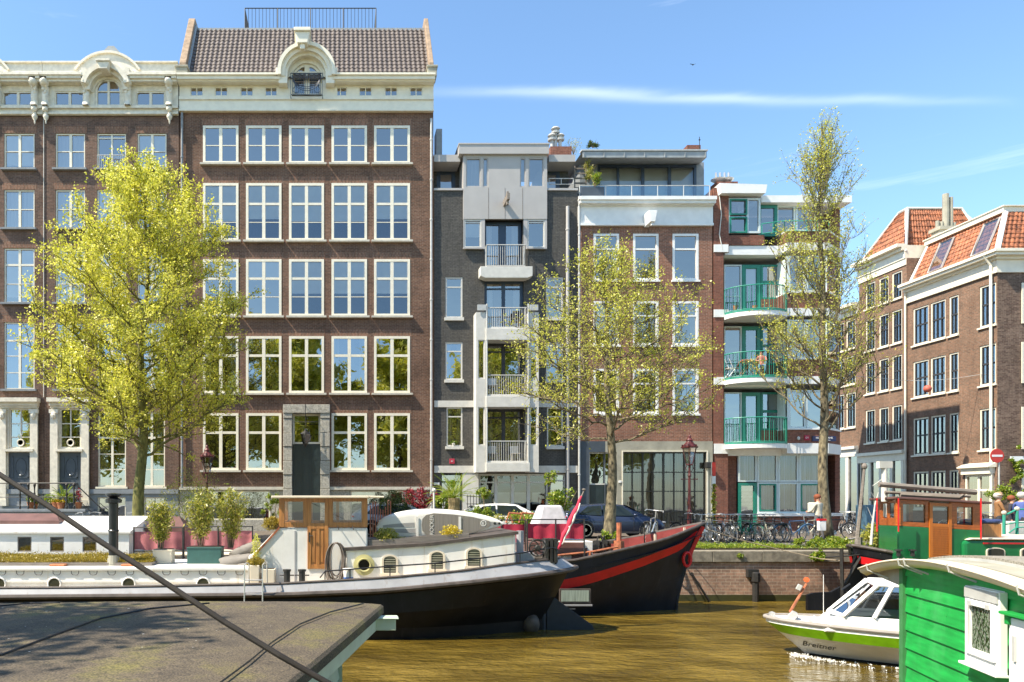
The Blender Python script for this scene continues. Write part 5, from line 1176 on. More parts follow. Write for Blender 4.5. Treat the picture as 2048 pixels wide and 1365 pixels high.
# door
zl=zw(1138); b=MB(); yd0,yd1=YW-.03,YW+.02; a0,a1=xw(615),xw(657)
b.box(a0,a0+.09,yd0,yd1,zl,zt_); b.box(a1-.09,a1,yd0,yd1,zl,zt_)
for z0,z1 in((zt_-.1,zt_),(zb_-.04,zb_+.1),(zl,zl+.1)): b.box(a0+.09,a1-.09,yd0+.002,yd1,z0,z1)
mid=(a0+a1)/2; b.box(mid-.04,mid+.04,yd0+.002,yd1,zl+.1,zb_-.04); b.box(a0+.09,a1-.09,yd0+.02,yd1,zl+.1,zb_-.04)
for s0,s1 in((a0+.12,mid-.07),(mid+.07,a1-.12)): b.box(s0,s1,yd0+.008,yd1,zl+.16,zb_-.1)
d=b.build('wheelhouse_door',M['wood'],ba,bevel=.005)
b=MB(); b.quad((a0+.08,YW,zb_+.1),(a1-.08,YW,zb_+.1),(a1-.08,YW,zt_-.1),(a0+.08,YW,zt_-.1)); b.build('door_pane',M['glass_boat'],d)
b=MB(); b.box(a0+.03,a0+.06,yd0-.02,yd0-.001,zb_-.35,zb_-.12); b.tube([(a0+.045,yd0-.05,zb_-.2),(a0+.13,yd0-.05,zb_-.2)],.012,5); b.build('door_handle',M['iron'],d)
b=MB(); b.box(xw(544),xw(738),YW-.2,YF+.15,zt_+.002,zt_+.06); b.prism([(xw(738)+.002,zt_),(xw(768),zt_+.01),(xw(768),zt_+.05),(xw(738)+.002,zt_+.06)],YW-.15,YF+.1); b.build('wheelhouse_roof',M['boat_cream'],ba,bevel=.015)
b=MB(); b.prism([(xw(504),zd),(xw(504),zw(1150)),(xw(508),zw(1130)),(xw(527),zw(1130)),(xw(527),zd)],17.55,17.8)
# shutters hooks
b=MB()
for q in(676,705): b.tube([(xw(q),YW-.02,zb_+.03),(xw(q),YW-.2,zb_+.0),(xw(q)+.02,YW-.22,zb_-.05)],.012,5)
b.build('window_hook',M['iron'],ba)
# aft cabin rising to the right
YC=17.8
def xc(px,Y=YC): return (px-CX)/F*Y
def zc_(py,Y=YC): return EYE-(py-CY)/F*Y
aw=[(763,796,1146,1120),(858,890,1138,1112),(931,964,1132,1106)]
b=MB(); prof=[(xc(690),-.45),(xc(690),zc_(1100)),(xc(860),zc_(1090)),(xc(1032),zc_(1068)),(xc(1032),-.2)]
b.prism(prof,YC,20.1); b.build('aft_cabin',M['boat_white'],ba,bevel=.04)
b=MB(); b.prism([(xc(686),zc_(1102)),(xc(686),zc_(1096)),(xc(860),zc_(1086)),(xc(1036),zc_(1063)),(xc(1036),zc_(1069)),(xc(860),zc_(1092))],YC-.05,20.15); b.build('cabin_roof',M['rub'],ba)
for a,c,q0,q1 in aw:
    w_=(xc(c)-xc(a)); mx=(xc(a)+xc(c))/2; z0=zc_(q0); z1=zc_(q1); ar=[(mx+w_/2*math.cos(R(t_)),z1+.13*math.sin(R(t_))) for t_ in range(0,181,20)]; ai=[(mx+(w_/2-.05)*math.cos(R(t_)),z1+.09*math.sin(R(t_))) for t_ in range(0,181,20)]
    b=MB(); 
    for k in range(9): b.prism([ai[k],ar[k],ar[k+1],ai[k+1]],YC-.04,YC+.002)
    b.box(mx-w_/2,mx-w_/2+.05,YC-.04,YC,z0,z1); b.box(mx+w_/2-.05,mx+w_/2,YC-.04,YC,z0,z1); b.box(mx-w_/2-.03,mx+w_/2+.03,YC-.06,YC,z0-.05,z0)
    o=b.build('arched_window',M['boat_cream'],ba); b=MB(); b.prism([(mx-w_/2+.04,z0)]+[(mx+w_/2-.04,z0)]+ai,YC-.012,YC-.006); b.build('dark_pane',cobj('shaded_cabin_glass',(.05,.05,.04),rough=.1),o)
    b=MB()
    for k in range(7): zz=z0+.03+k*.055; b.box(mx-w_/2+.06,mx+w_/2-.06,YC-.03,YC-.014,zz,zz+.028)
    b.build('slatted_blind',cobj('olive_grey_slat',(.28,.27,.2)),o)
c_=(xc(728),YC-.03,zc_(1130)); b=MB(); b.lathe([(.13,.02),(.13,-.06),(.155,-.07),(.16,-.03),(.25,-.02),(.25,.02)],c_,24,'y'); o=b.build('porthole_ring',M['yellow_ring'],ba,smooth=False)
b=MB(); b.lathe([(0,0),(.13,.001)],(c_[0],YC-.02,c_[2]),20,'y'); b.build('porthole_glass',cobj('dark_porthole_glass',(.03,.025,.02),rough=.08),o)
# side rail on the quarter deck
rp=[]
for px,py in((640,1156),(650,1143),(700,1139),(780,1133),(870,1127),(960,1117),(1040,1107),(1105,1096),(1116,1100)):
    X=(px-CX)/F*17.4; Y=YA-min(1.5,interp(gb,X)); X=(px-CX)/F*Y; rp.append(Vector((X,Y,EYE-(py-CY)/F*Y)))
b=MB(); b.tube(rp,.018,6)
for k in range(1,8):
    q=rp[k]; b.tube([q,(q.x,q.y,interp(gz,q.x))],.014,5)
b.build('deck_rail',M['black'],ba)
# winch wheel and winch at the stern
def wheel(b,c,r,n=8,tilt=0,rt=.018):
    c=Vector(c); b.tube([(c.x+r*math.cos(2*math.pi*k/24),c.y,c.z+r*math.sin(2*math.pi*k/24)) for k in range(24)],rt,6,closed=True)
    for k in range(n):
        a=2*math.pi*k/n; b.tube([(c.x+r*f*math.cos(a+f*1.3),c.y,c.z+r*f*math.sin(a+f*1.3)) for f in(.12,.35,.6,.8,1)],.016,5)
    b.lathe([(.05,-.05),(.07,-.02),(.07,.02),(.05,.05)],c,10,'y')
b=MB(); wheel(b,A(1075,1096,17.9),.2,7); b.build('steering_wheel',M['iron'],ba)
b=MB(); 
for px in(1092,1101,1109): p=A(px,1125,18.3); b.box(p.x-.035,p.x+.035,18.2,18.5,p.z,p.z+.58)
for q in(1090,1105,1118): p=A(1100,q,18.35); b.lathe([(.12,-.16),(.16,-.12),(.06,-.06),(.06,.06),(.16,.12),(.12,.16)],p,12,'x')
b.build('winch',M['iron'],ba)
b=MB(); p=A(1040,1105,18.6); b.cyl((p.x,18.6,.1),(p.x,18.6,A(0,1062,18.6).z),.09,n=10); b.box(p.x-.1,p.x+.28,18.3,18.9,-.1,.35); b.build('stern_vent',M['boat_grey'],ba)
b=MB(); 
for px in(574,604): p=A(px,1162,17.65); b.cyl((p.x,p.y,p.z-.05),(p.x,p.y,p.z+.24),.075,n=12); b.cyl((p.x,p.y,p.z+.22),(p.x,p.y,p.z+.27),.095,n=12); b.tube([(p.x-.17,p.y,p.z+.13),(p.x+.17,p.y,p.z+.13)],.014,5)
b.build('mooring_bollard',M['iron'],ba)
# things standing on barge A (each its own)
t=top('coiled_hose','thick brown grey water hose hanging in a long coil beside the varnished wheelhouse door','hose',A(672,1160,17.75))
b=MB()
for k in range(11):
    w_=.16+.018*(k%5); hh=.42+.03*((k*3)%7); cx_=xw(672)+.03*math.sin(k*2); zt2=zw(1085)
    b.tube([(cx_+w_*math.sin(a)*(1+.1*math.cos(a)),YW-.09-.012*k,zt2-hh*(1-math.cos(a))*.95) for a in[2*math.pi*j/20 for j in range(20)]],.014,5,closed=True)
b.build('hose_loops',M['hose'],t)
t=top('paint_bucket','white bucket with a blue base and a stick beside the yellow ringed porthole','bucket',A(697,1165,17.55))
p=A(697,1163,17.55); b=MB(); b.lathe([(.1,0),(.13,.28),(.14,.3)],p,16); b.build('bucket_body',M['white'],t); b=MB(); b.lathe([(.103,0.001),(.115,.1)],p,16); b.build('blue_base',cobj('blue_paint',(.03,.15,.5)),t); b=MB(); b.tube([p+Vector((0,0,.1)),p+Vector((-.1,0,.6))],.008,4); b.build('stick',M['wood_grey'],t)
for px,w_,lb,hh in((509,20,'tall white square planter left of the wheelhouse, tufty grass on top',.42),(538,24,'low white square planter against the white wheelhouse wall',.33)):
    p=A(px,1167,17.6); b=MB(); hw=w_/85/2; b.prism([(p.x-hw*.9,p.z),(p.x+hw*.9,p.z),(p.x+hw,p.z+hh),(p.x-hw,p.z+hh)],p.y-.02,p.y+.3); t=top('white_planter',lb,'planter',(p.x,p.y,p.z)); b.build('planter_box',M['boat_cream'],t,bevel=.015); b=MB(); b.box(p.x-hw+.03,p.x+hw-.03,p.y,p.y+.27,p.z+hh+.001,p.z+hh+.006); b.build('soil',M['soil'],t)
bush('grass_tuft','yellow green grass tuft on top of the tall white planter',A(512,1125,17.75),(.24,.18,.12),500,.03,M['leaf_grass'],'plant',up=2,elong=4,stem=False)
bush('grass_tuft','straw coloured grass tuft on the sloping shoulder left of the wheelhouse windows',A(545,1047,18.1),(.24,.2,.17),700,.03,M['leaf_grass'],'plant',up=2,elong=4,stem=False)
b=MB(); p=A(548,1056,18.1); b.box(p.x-.15,p.x+.12,18,18.3,p.z,p.z+.1); b.build('dark_flower_pot',M['rub'],None,T=('low dark pot under the straw coloured grass beside the wheelhouse','plant pot'))
# trailing plants along the sloping edge
bush('trailing_plant','thin trailing plant hanging on the sloping left shoulder of the wheelhouse base',A(512,1095,17.8),(.12,.1,.35),350,.03,M['leaf_olive'],'plant',stem=False)
# bean bag lounger
t=top('beanbag_lounger','grey taupe outdoor beanbag lounger slumped on the barge roof with a small cushion','beanbag',A(478,1132,18.7))
def cushion(b,c,r,pw=.55,n=24,m=12,rot=None,jit=.02):
    c=Vector(c); base=len(b.v)
    for j in range(m+1):
        ph=math.pi*j/m
        for k in range(n):
            th=2*math.pi*k/n; sg=lambda v:math.copysign(abs(v)**pw,v)
            q=Vector((r[0]*sg(math.sin(ph))*sg(math.cos(th)),r[1]*sg(math.sin(ph))*sg(math.sin(th)),r[2]*sg(math.cos(ph))))
            q*=1+jit*math.sin(3*th+j)+jit*math.sin(7*th+2*j); b.v.append(tuple(c+(rot@q if rot else q)))
    for j in range(m):
        for k in range(n): l=(k+1)%n; b.f.append((base+j*n+k,base+(j+1)*n+k,base+(j+1)*n+l,base+j*n+l)); b.m.append(b.k)
b=MB(); p=A(478,1120,18.8); cushion(b,p,(.48,.4,.13),rot=Matrix.Rotation(R(-6),3,'Y'),jit=.03); b.build('seat_bag',M['taupe'],t,smooth=True)
b=MB(); cushion(b,A(492,1100,19.05),(.42,.26,.13),rot=Matrix.Rotation(R(-22),3,'Y'),jit=.04); b.build('back_bag',M['taupe'],t,smooth=True)
b=MB(); cushion(b,A(492,1133,18.35),(.22,.15,.07),jit=.04); b.build('small_cushion',M['taupe'],t,smooth=True)
# bamboo planters
def bamboo(label,px,ptop,pbot,hw,Y,seed):
    rd=random.Random(seed); p=A(px,pbot,Y); h=A(px,ptop,Y).z-p.z; t=top('bamboo_plant',label,'plant',p); b=MB(); P=[]
    for k in range(26):
        a=rd.uniform(0,6.28); r=rd.uniform(0,1); dx=hw*r*math.cos(a); dy=.25*r*math.sin(a); hh=h*rd.uniform(.65,1)*(1-.2*r)
        pts=[p+Vector((dx*.15+dx*(u**1.3)*.9,dy*(.2+.8*u),hh*u)) for u in(0,.3,.6,.85,1)]; b.tube(pts,[.007,.006,.005,.004,.002],4,caps=False)
        for q in range(95):
            u=rd.uniform(.22,1); i=min(3,int(u*4)); x=pts[i]+(pts[i+1]-pts[i])*(u*4-i); P.append(x+Vector((rd.gauss(0,.07),rd.gauss(0,.07),rd.gauss(0,.05))))
    b.build('canes',M['twig'],t); leaves_mesh('foliage',M['leaf_bamboo'],P,.028,t,up=.6,elong=3.2)
def pot_box(name,label,a,c,q0,q1,Y,mat,dep=.3,taper=.0):
    b=MB(); p0=A(a,q1,Y); p1=A(c,q0,Y); b.box(p0.x,p1.x,Y,Y+dep,p0.z,p1.z); b.box(p0.x-.015,p1.x+.015,Y-.015,Y+dep+.015,p1.z-.03,p1.z+.001); t=top(name,label,'planter',((p0.x+p1.x)/2,Y,p0.z)); b.build('planter_box',mat,t,bevel=.012); b=MB(); b.box(p0.x+.02,p1.x-.02,Y+.02,Y+dep-.02,p1.z+.002,p1.z+.012); b.build('soil',M['soil'],t); return t
pot_box('bamboo_planter','tall white square planter holding the leftmost bamboo',305,343,1100,1128,18.7,M['boat_cream'],.4)
pot_box('bamboo_planter','long low green planter box holding two bamboos beside the beanbag',374,442,1095,1129,18.7,cobj('teal_green_paint',(.03,.10,.09)),.5)
bamboo('leftmost bamboo, alone in the white square planter',323,984,1100,.42,18.9,5)
bamboo('bamboo in the left half of the green planter box',402,962,1096,.45,18.95,6)
bamboo('bamboo in the right half of the green planter box, nearest the beanbag',462,968,1096,.5,19.3,8)
bush('garden_shrub','broad pale yellow green shrub in front of the warehouse, left of the lamp post',A(385,1010,30),(1.3,.8,1.5),2600,.05,M['leaf_bamboo'],up=1.5)
# roof planter and flowers
b=MB(); xm0,xm1=xc(738),xc(940); Yp=18.0
b.prism([(xw(738,Yp),zw(1093,Yp)),(xw(738,Yp),zw(1081,Yp)),(xw(938,Yp),zw(1067,Yp)),(xw(938,Yp),zw(1079,Yp))],Yp,Yp+.04); b.prism([(xw(738,Yp),zw(1093,Yp)),(xw(738,Yp),zw(1081,Yp)),(xw(938,Yp),zw(1067,Yp)),(xw(938,Yp),zw(1079,Yp))],Yp+.3,Yp+.34)
for q in(738,837,936): b.box(xw(q,Yp),xw(q,Yp)+.03,Yp+.041,Yp+.299,zw(1090-(q-738)*.07,Yp),zw(1082-(q-738)*.07,Yp))
b.build('plank_planter',M['wood_grey'],None,T=('long weathered grey plank trough on the cabin roof in front of the paddle board','planter'))
bush('flowering_plant','pale lime bushy plant at the left end of the plank trough',A(772,1072,18.15),(.28,.2,.2),1000,.03,M['leaf_bamboo'],'plant',up=1,elong=2.5,stem=False)
bush('flowering_plant','round bright yellow flowering plant in the middle of the plank trough',A(903,1066,18.15),(.26,.2,.19),1000,.03,M['flower'],'plant',up=1,elong=2.2,stem=False)
bush('flowering_plant','small low pale plant in the trough between the two bushy ones',A(803,1079,18.15),(.17,.12,.07),250,.026,M['leaf_bamboo'],'plant',stem=False)
# paddle board
t=top('paddle_board','white and grey inflatable paddle board lying on its side edge on the cabin roof','paddle board',A(880,1075,18.7))
YS=18.75; outl=[]
for k in range(41):
    u=k/40; px=753+(1007-753)*u; w_=math.sin(math.pi*min(1,max(0,(u**.72))))**.58 if 0<u<1 else 0
    cyp=1056-8*u; hh=25*w_; 
    if k in(0,40): hh=1.5
    outl.append((px,cyp-hh*(1.25 if True else 1),cyp+hh*.95))
up_=[A(a,b_,YS) for a,b_,c in outl]; lo_=[A(a,c,YS) for a,b_,c in outl]
b=MB(); rows=[]
for u,dy in((0,.0),(0,.07),(.06,.0),(.94,.0),(1,.07),(1,.0)): pass
def brow(f,dy): return [Vector((u_.x*(1-f)+l_.x*f,YS+dy,u_.z*(1-f)+l_.z*f)) for u_,l_ in zip(up_,lo_)]
b.grid([brow(-.06,.10),brow(-.03,.03),brow(.04,.0),brow(.2,-.012),brow(.5,-.015),brow(.8,-.012),brow(.96,.0),brow(1.03,.03),brow(1.05,.10),brow(1.0,.15),brow(.5,.16),brow(0,.15),brow(-.06,.10)])
b.build('board_body',M['board_white'],t,smooth=True)
def patch(name,u0,u1,f0,f1,mat,dy=-.019):
    b=MB(); i0,i1=int(u0*40),int(u1*40); rows=[]
    for f in(f0,f1): rows.append([Vector((up_[k].x*(1-f)+lo_[k].x*f,YS+dy,up_[k].z*(1-f)+lo_[k].z*f)) for k in range(i0,i1+1)])
    b.grid(rows); return b.build(name,mat,t)
patch('grey_band',.06,.32,.42,.58,M['board_band']); patch('grey_band',.06,.34,.64,.80,M['board_band']); patch('nose_band',.89,.985,.35,.5,M['board_band']); patch('nose_band',.89,.985,.56,.68,M['board_band'])
b=MB(); pts=[]
def bp(u,f,dy=-.024): k=u*40; i=min(39,int(k)); e=k-i; a=up_[i]*(1-e)+up_[i+1]*e; c=lo_[i]*(1-e)+lo_[i+1]*e; return Vector((a.x*(1-f)+c.x*f,YS+dy,a.z*(1-f)+c.z*f))
ol=[(.355,.5),(.36,.3),(.39,.16),(.45,.1),(.6,.12),(.75,.16),(.88,.3),(.895,.36),(.895,.72),(.88,.8),(.75,.97),(.6,.95),(.45,.95),(.39,.88),(.36,.72)]
b.poly([bp(*q) for q in ol]); b.build('deck_pad',M['board_grey'],t)
b=MB(); 
for u in(.32,.655): a=bp(u,.2,-.035); c=bp(u,.95,-.035); b.box(a.x-.03,a.x+.03,YS-.04,YS-.025,c.z,a.z)
b.build('carry_strap',M['board_white'],t)
text_mesh('lettering','ROCKER',.13,M['board_white'],Matrix.Translation(bp(.435,.53,-.03))@Matrix.Rotation(R(90),4,Vector((0,-1,0)))@FACE,t)
b=MB(); c_=bp(.84,.5,-.028); b.lathe([(.055,0),(.066,-.003),(.077,0)],c_,18,'y'); b.box(c_.x-.035,c_.x-.015,c_.y-.004,c_.y,c_.z-.03,c_.z+.03); b.lathe([(.012,0),(.016,-.003),(.024,0)],c_+Vector((.0,0,.015)),12,'y'); b.lathe([(.012,0),(.016,-.003),(.024,0)],c_+Vector((.0,0,-.017)),12,'y'); b.build('round_emblem',M['board_white'],t)
b=MB(); b.lathe([(0,0),(.033,-.001)],bp(.965,.5,-.03),14,'y'); b.lathe([(.024,0),(.034,-.002)],bp(.93,.5,-.03),14,'y'); b.build('valve',M['black'],t)
# furled flag on its staff
t=top('furled_flag','rolled up red and white flag on a slanting wooden staff at the barge stern','flag',A(1110,1112,18.9))
p0,p1=A(1108,1115,18.9),A(1168,982,18.9); b=MB(); b.tube([p0,p1],.018,6); b.lathe([(.02,0),(.05,.02),(.05,.05),(0,.06)],p1,10); b.build('flag_staff',M['wood_grey'],t)
d=(p1-p0); b=MB(); n=14; b.tube([p0+d*(.12+.8*k/n)+Vector((.015*math.sin(k*1.3),-.02,0)) for k in range(n+1)],[.02+.05*math.sin(math.pi*min(1,(k+.6)/(n+1)))*(1+.2*math.sin(k*2)) for k in range(n+1)],8); b.build('flag_cloth',M['canvas_red'],t,smooth=True)
b=MB(); b.tube([p0+d*(.2+.62*k/n)+Vector((.03+.012*math.sin(k*1.7),-.06,-.01)) for k in range(n+1)],[.012+.022*math.sin(math.pi*k/n) for k in range(n+1)],6); b.build('flag_stripe',M['board_white'],t,smooth=True)
# ---- Boat B: black barge with a red stripe
YB2=22.3
bb=top('red_striped_barge','black barge with a bright red stripe moored at the quay behind the white houseboat','barge',(0,YB2,WZ))
gzb=[(-16,-.2),(4,-.2),(6.4,-.05),(7.6,.19),(8.2,.31),(9.27,.525),(9.92,.71),(10.82,.96)]
gbb=[(-16,1.6),(4.5,1.6),(6,1.57),(7,1.47),(8,1.3),(8.9,1.07),(9.8,.68),(10.4,.34),(10.82,.04)]
rt_=[(-16,-.75),(5.2,-.75),(5.9,-.62),(6.9,-.44),(8.7,.04),(10,.44),(10.55,.72)]
rb2=[(-16,-.88),(5.2,-.92),(5.9,-.88),(6.9,-.72),(8.7,-.22),(10,.18),(10.45,.5)]
st=[]
for i in range(45):
    u=i/44; e=1-(1-u)**1.7
    xg=-16+26.82*e; xt=-16+26.62*e; xb_=-16+26.5*e; xm=-16+26.25*e; xw_=-16+25.98*e
    hg=interp(gbb,xg); f=max(0,(xg-5)/5.8)
    st.append([(xg,hg,interp(gzb,xg)),(xt,max(.035,hg*(1-.05*f)-.01*f),interp(rt_,xt)),(xb_,max(.03,hg*(1-.13*f)-.02*f),interp(rb2,xb_)),(xm,max(.025,hg*(1-.33*f)-.05*f),(interp(rb2,xb_)+WZ)/2),(xw_,max(.02,hg*(1-.55*f)-.1*f),WZ),(xw_-.1,max(.015,hg*.85*(1-.7*f)),-2.4)])
hull(bb,['upper_hull','red_stripe','lower_hull','lower_hull','hull_bottom'],st,YB2,[M['boat_navy'],M['red'],M['boat_navy'],M['boat_navy'],M['boat_navy']],deck=-.3,dmat=M['rub'])
b=MB()
for sg in(-1,1): b.tube([(s[0][0],YB2+sg*s[0][1],s[0][2]) for s in st],.045,8)
b.build('gunwale',M['rub'],bb)
b=MB(); b.tube([(10.83,YB2,.97),(10.62,YB2,.62),(10.4,YB2,.1),(10.2,YB2,-.6),(10.02,YB2,-1.3),(9.98,YB2,-1.8)],[.07,.06,.055,.05,.05,.05],8); b.build('stem_bar',M['boat_navy'],bb)
b=MB(); b.tube([(10.77,YB2,.85),(10.62,YB2,.55),(10.42,YB2,.1),(10.36,YB2,-.2)],[.085,.08,.075,.07],8); c0=Vector((10.2,YB2-.2,-.1)); b.tube([c0+Vector((.12*math.cos(a),.02*math.cos(a)-.06,.2*math.sin(a))) for a in[2*math.pi*k/14 for k in range(14)]],.045,6,closed=True); b.build('hawse_ring',M['red'],bb)
# inner bulwark in maroon at the bow (far side seen over the near gunwale)
b=MB(); ins_=[s for s in st if s[0][0]>7.3]; b.grid([[(s[0][0]-.05,YB2+max(0,s[0][1]-.06),s[0][2]-.01) for s in ins_],[(s[0][0]-.05,YB2+max(0,s[0][1]-.08),s[0][2]-.42) for s in ins_]]); b.build('inner_bulwark',M['maroon'],bb)
b=MB(); 
for k in(3,6,9): 
    s=ins_[min(k,len(ins_)-1)]; b.box(s[0][0]-.03,s[0][0]+.03,YB2+s[0][1]-.12,YB2+s[0][1]-.06,s[0][2]-.42,s[0][2]-.02)
b.build('bulwark_stay',M['boat_cream'],bb)
def xB(px,Y): return (px-CX)/F*Y
yw=20.68; o=MB(); o.box(xB(1119,yw),xB(1181,yw),yw-.03,yw+.05,A(0,1207,yw).z,A(0,1178,yw).z); w_=o.build('hull_window',M['rub'],bb); o=MB(); o.box(xB(1122,yw),xB(1177,yw),yw-.045,yw-.031,A(0,1203,yw).z,A(0,1181,yw).z); o.build('curtained_pane',cobj('pale_green_curtain',(.34,.40,.34),rough=.3,stretch=(9,1,.2),var=.4),w_)
o=MB(); o.box(xB(1118,yw),xB(1183,yw),yw-.07,yw,A(0,1212,yw).z,A(0,1209,yw).z); o.box(xB(1138,yw),xB(1150,yw),yw-.03,yw,A(0,1219,yw).z,A(0,1217,yw).z); o.build('hull_ledge',M['boat_grey'],bb)
# deck box with brown hatch
b=MB(); p=A(1125,1125,21.3); q=A(1186,1083,21.3); b.box(p.x,q.x,21.3,22.6,-.35,q.z); b.build('deck_house',M['boat_white'],bb,bevel=.02); b=MB(); a=A(1143,1120,21.3); c=A(1174,1096,21.3); b.box(a.x,c.x,21.26,21.29,a.z,c.z); b.build('deck_hatch',M['hatch'],bb)
b=MB(); b.tube([A(1108,1112,21.0),A(1165,1106,21.0),A(1190,1103,21.0),A(1235,1094,21.2)],.035,6); b.tube([A(1180,1103,21),A(1180,1120,21)],.05,6); b.build('orange_pipe',M['rust'],bb)
b=MB(); p=A(1238,1105,21.6); b.cyl((p.x,p.y,-.2),(p.x,p.y,A(0,1046,21.6).z),.07,n=10); b.cyl((p.x,p.y,-.2),(p.x,p.y,A(0,1082,21.6).z),.16,.14,10); b.build('mast_stump',M['rust'],bb)
b=MB()
for k in range(16):
    p=A(1188+random.uniform(0,48),1098+random.uniform(-14,6),21.9); b.rbox(p,random.uniform(.08,.35),random.uniform(.08,.3),random.uniform(.05,.22),Matrix.Rotation(random.uniform(0,3),3,'Z'))
for k in range(6): p=A(1190+8*k,1092,21.8); b.tube([p,p+Vector((random.uniform(-.3,.3),0,.3))],.02,5)
b.build('deck_gear',M['iron'],bb)
# white cabin at the far left with square windows and maroon hatch
Yq=20.9
def xq(px): return (px-CX)/F*Yq
def zq(py): return EYE-(py-CY)/F*Yq
wq=[(35,63),(100,128),(165,193)]
b=MB(); b.wall(-17,xq(258),-.4,zq(1066),Yq,[(xq(a),xq(c),zq(1104),zq(1074)) for a,c in wq],.1); b.quad((xq(258),Yq,-.4),(xq(258),23.6,-.4),(xq(258),23.6,zq(1066)+.2),(xq(258),Yq,zq(1066)))
b.prism([(Yq-.06,zq(1067)),(Yq-.06,zq(1063)),(23.0,zq(1063)+.38),(23.6,zq(1063)+.3),(23.6,.3)],-17,xq(262),'x'); b.build('white_deckhouse',M['boat_white'],bb)
for a,c in wq:
    window(bb,xq(a),xq(c),zq(1104),zq(1074),Yq,M['wood_grey'],fw=.03,fd=.05,inset=.01,glass='glass_low',name='square_window')
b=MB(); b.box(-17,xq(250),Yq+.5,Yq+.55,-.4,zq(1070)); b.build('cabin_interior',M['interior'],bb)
def hatchbox(a,c,top_,bot,Y,lab):
    p0=A(a,bot,Y); p1=A(c,top_,Y); b=MB(); h=p1.z-p0.z; b.add([(p0.x,Y,p0.z),(p1.x,Y,p0.z),(p1.x,Y+1.2,p0.z),(p0.x,Y+1.2,p0.z),(p0.x,Y,p0.z+h*.35),(p1.x,Y,p0.z+h*.35),(p1.x-.3,Y+.6,p1.z),(p0.x+.3,Y+.6,p1.z),(p1.x,Y+1.2,p0.z+h*.35),(p0.x,Y+1.2,p0.z+h*.35)],[(0,1,5,4),(4,5,6,7),(7,6,8,9),(1,2,8,6,5),(0,4,7,9,3),(2,3,9,8)]); b.build('skylight_hatch',M['hatch'],bb)
hatchbox(-60,118,1028,1049,21.8,''); hatchbox(290,370,1034,1064,22.2,''); hatchbox(-250,-70,1028,1049,21.8,'')
# rails with canvas
def canvas_rail(a,c,q0,q1,Y,mat,lab,post=()):
    b=MB(); p0=A(a,q1,Y); p1=A(c,q0,Y); n=max(8,int((p1.x-p0.x)*14))
    rows=[]
    for f in(0,.5,1): rows.append([(p0.x+(p1.x-p0.x)*k/n,Y+.03*math.sin(k*1.1)*(1-f*.7)+.015*math.sin(k*.37),p0.z+(p1.z-p0.z)*f+(.012*math.sin(k*.9) if f==0 else 0)) for k in range(n+1)])
    b.grid(rows); o=b.build('canvas_screen',mat,bb,smooth=True)
    b=MB(); b.tube([(p0.x,Y-.02,p1.z+.12),(p1.x,Y-.02,p1.z+.12)],.018,6); b.tube([(p0.x,Y-.02,p0.z-.04),(p1.x,Y-.02,p0.z-.04)],.018,6)
    for x in np.linspace(p0.x,p1.x,3+len(post)): b.tube([(x,Y-.02,-.3),(x,Y-.02,p1.z+.14)],.022,6)
    b.build('canvas_rail',M['iron'],bb)
canvas_rail(268,366,1064,1100,21.0,M['canvas_pink'],''); canvas_rail(368,505,1062,1100,21.0,M['canvas_pink'],''); canvas_rail(955,1050,1049,1085,21.3,M['canvas_red'],''); canvas_rail(1054,1168,1048,1078,21.0,M['canvas_red'],'')
b=MB(); b.box(xq(262),xq(1120),21.2,23.7,-.35,-.05+.15); b.build('long_coach_roof',M['boat_cream'],bb)
b=MB(); b.box(A(1058,0,21.2).x,A(1170,0,21.2).x,21.2,23.2,.1,A(0,1086,21.2).z); b.build('coach_step',M['hatch'],bb)
# covered barbecue
t=top('covered_barbecue','light grey fabric cover over a box shaped barbecue on the red canvas railed deck','cover',A(1103,1050,22))
b=MB(); p=A(1072,1052,21.7); q=A(1136,1011,21.7); b.add([(p.x,21.6,p.z),(q.x,21.6,p.z),(q.x,22.5,p.z),(p.x,22.5,p.z),(p.x+.2,21.75,q.z),(q.x-.15,21.75,q.z),(q.x-.15,22.3,q.z),(p.x+.2,22.3,q.z)],[(0,1,5,4),(1,2,6,5),(2,3,7,6),(3,0,4,7),(4,5,6,7)]); b.build('cover_cloth',cobj('pale_lilac_grey_cloth',(.5,.48,.5),rough=.9),t,bevel=.06)
b=MB(); b.box(p.x+.1,q.x-.1,21.7,22.4,.1,p.z); b.build('barbecue_body',M['iron'],t)
# ---- Boat C: green barge at the right
YCc=22.3
bc=top('green_barge','green and black barge with a mahogany wheelhouse moored beyond the tour boat','barge',(18,YCc,WZ))
gzc=[(15.2,.30),(15.9,.12),(16.6,-.12),(17.6,-.35),(19,-.42),(34,-.4)]; gbc=[(15.2,.05),(15.35,.4),(15.7,.8),(16.5,1.25),(17.6,1.5),(19,1.6),(34,1.6)]
st=[]
for i in range(31):
    u=(i/30)**1.8; x=15.2+18*u; xw_=15.6+17.6*u; hg=interp(gbc,x); zg=interp(gzc,x)
    st.append([(x,hg,zg),(x+.04,hg*.99,zg-.3),(x+.08,hg*.97,zg-.52),(xw_-.1,hg*.8,-1.1),(xw_,hg*.55,WZ),(xw_,hg*.4,-2.3)])
hull(bc,['bulwark','red_stripe','lower_hull','lower_hull','hull_bottom'],st,YCc,[M['boat_black'],M['red'],M['boat_black'],M['boat_black'],M['boat_black']],deck=-.25,dmat=M['boat_black'])
b=MB()
for sg in(-1,1): b.tube([(s[0][0],YCc+sg*s[0][1],s[0][2]) for s in st],.05,8)
b.build('gunwale',M['rub'],bc)
b=MB(); pr=[A(px,py,22.2) for px,py in((1613,1190),(1625,1186),(1660,1184),(1682,1172),(1700,1150),(1712,1100),(1722,1100),(1722,1225),(1613,1225))]; b.prism([(q.x,q.z) for q in pr],22.15,22.25); b.build('rudder',M['boat_black'],bc,bevel=.01)
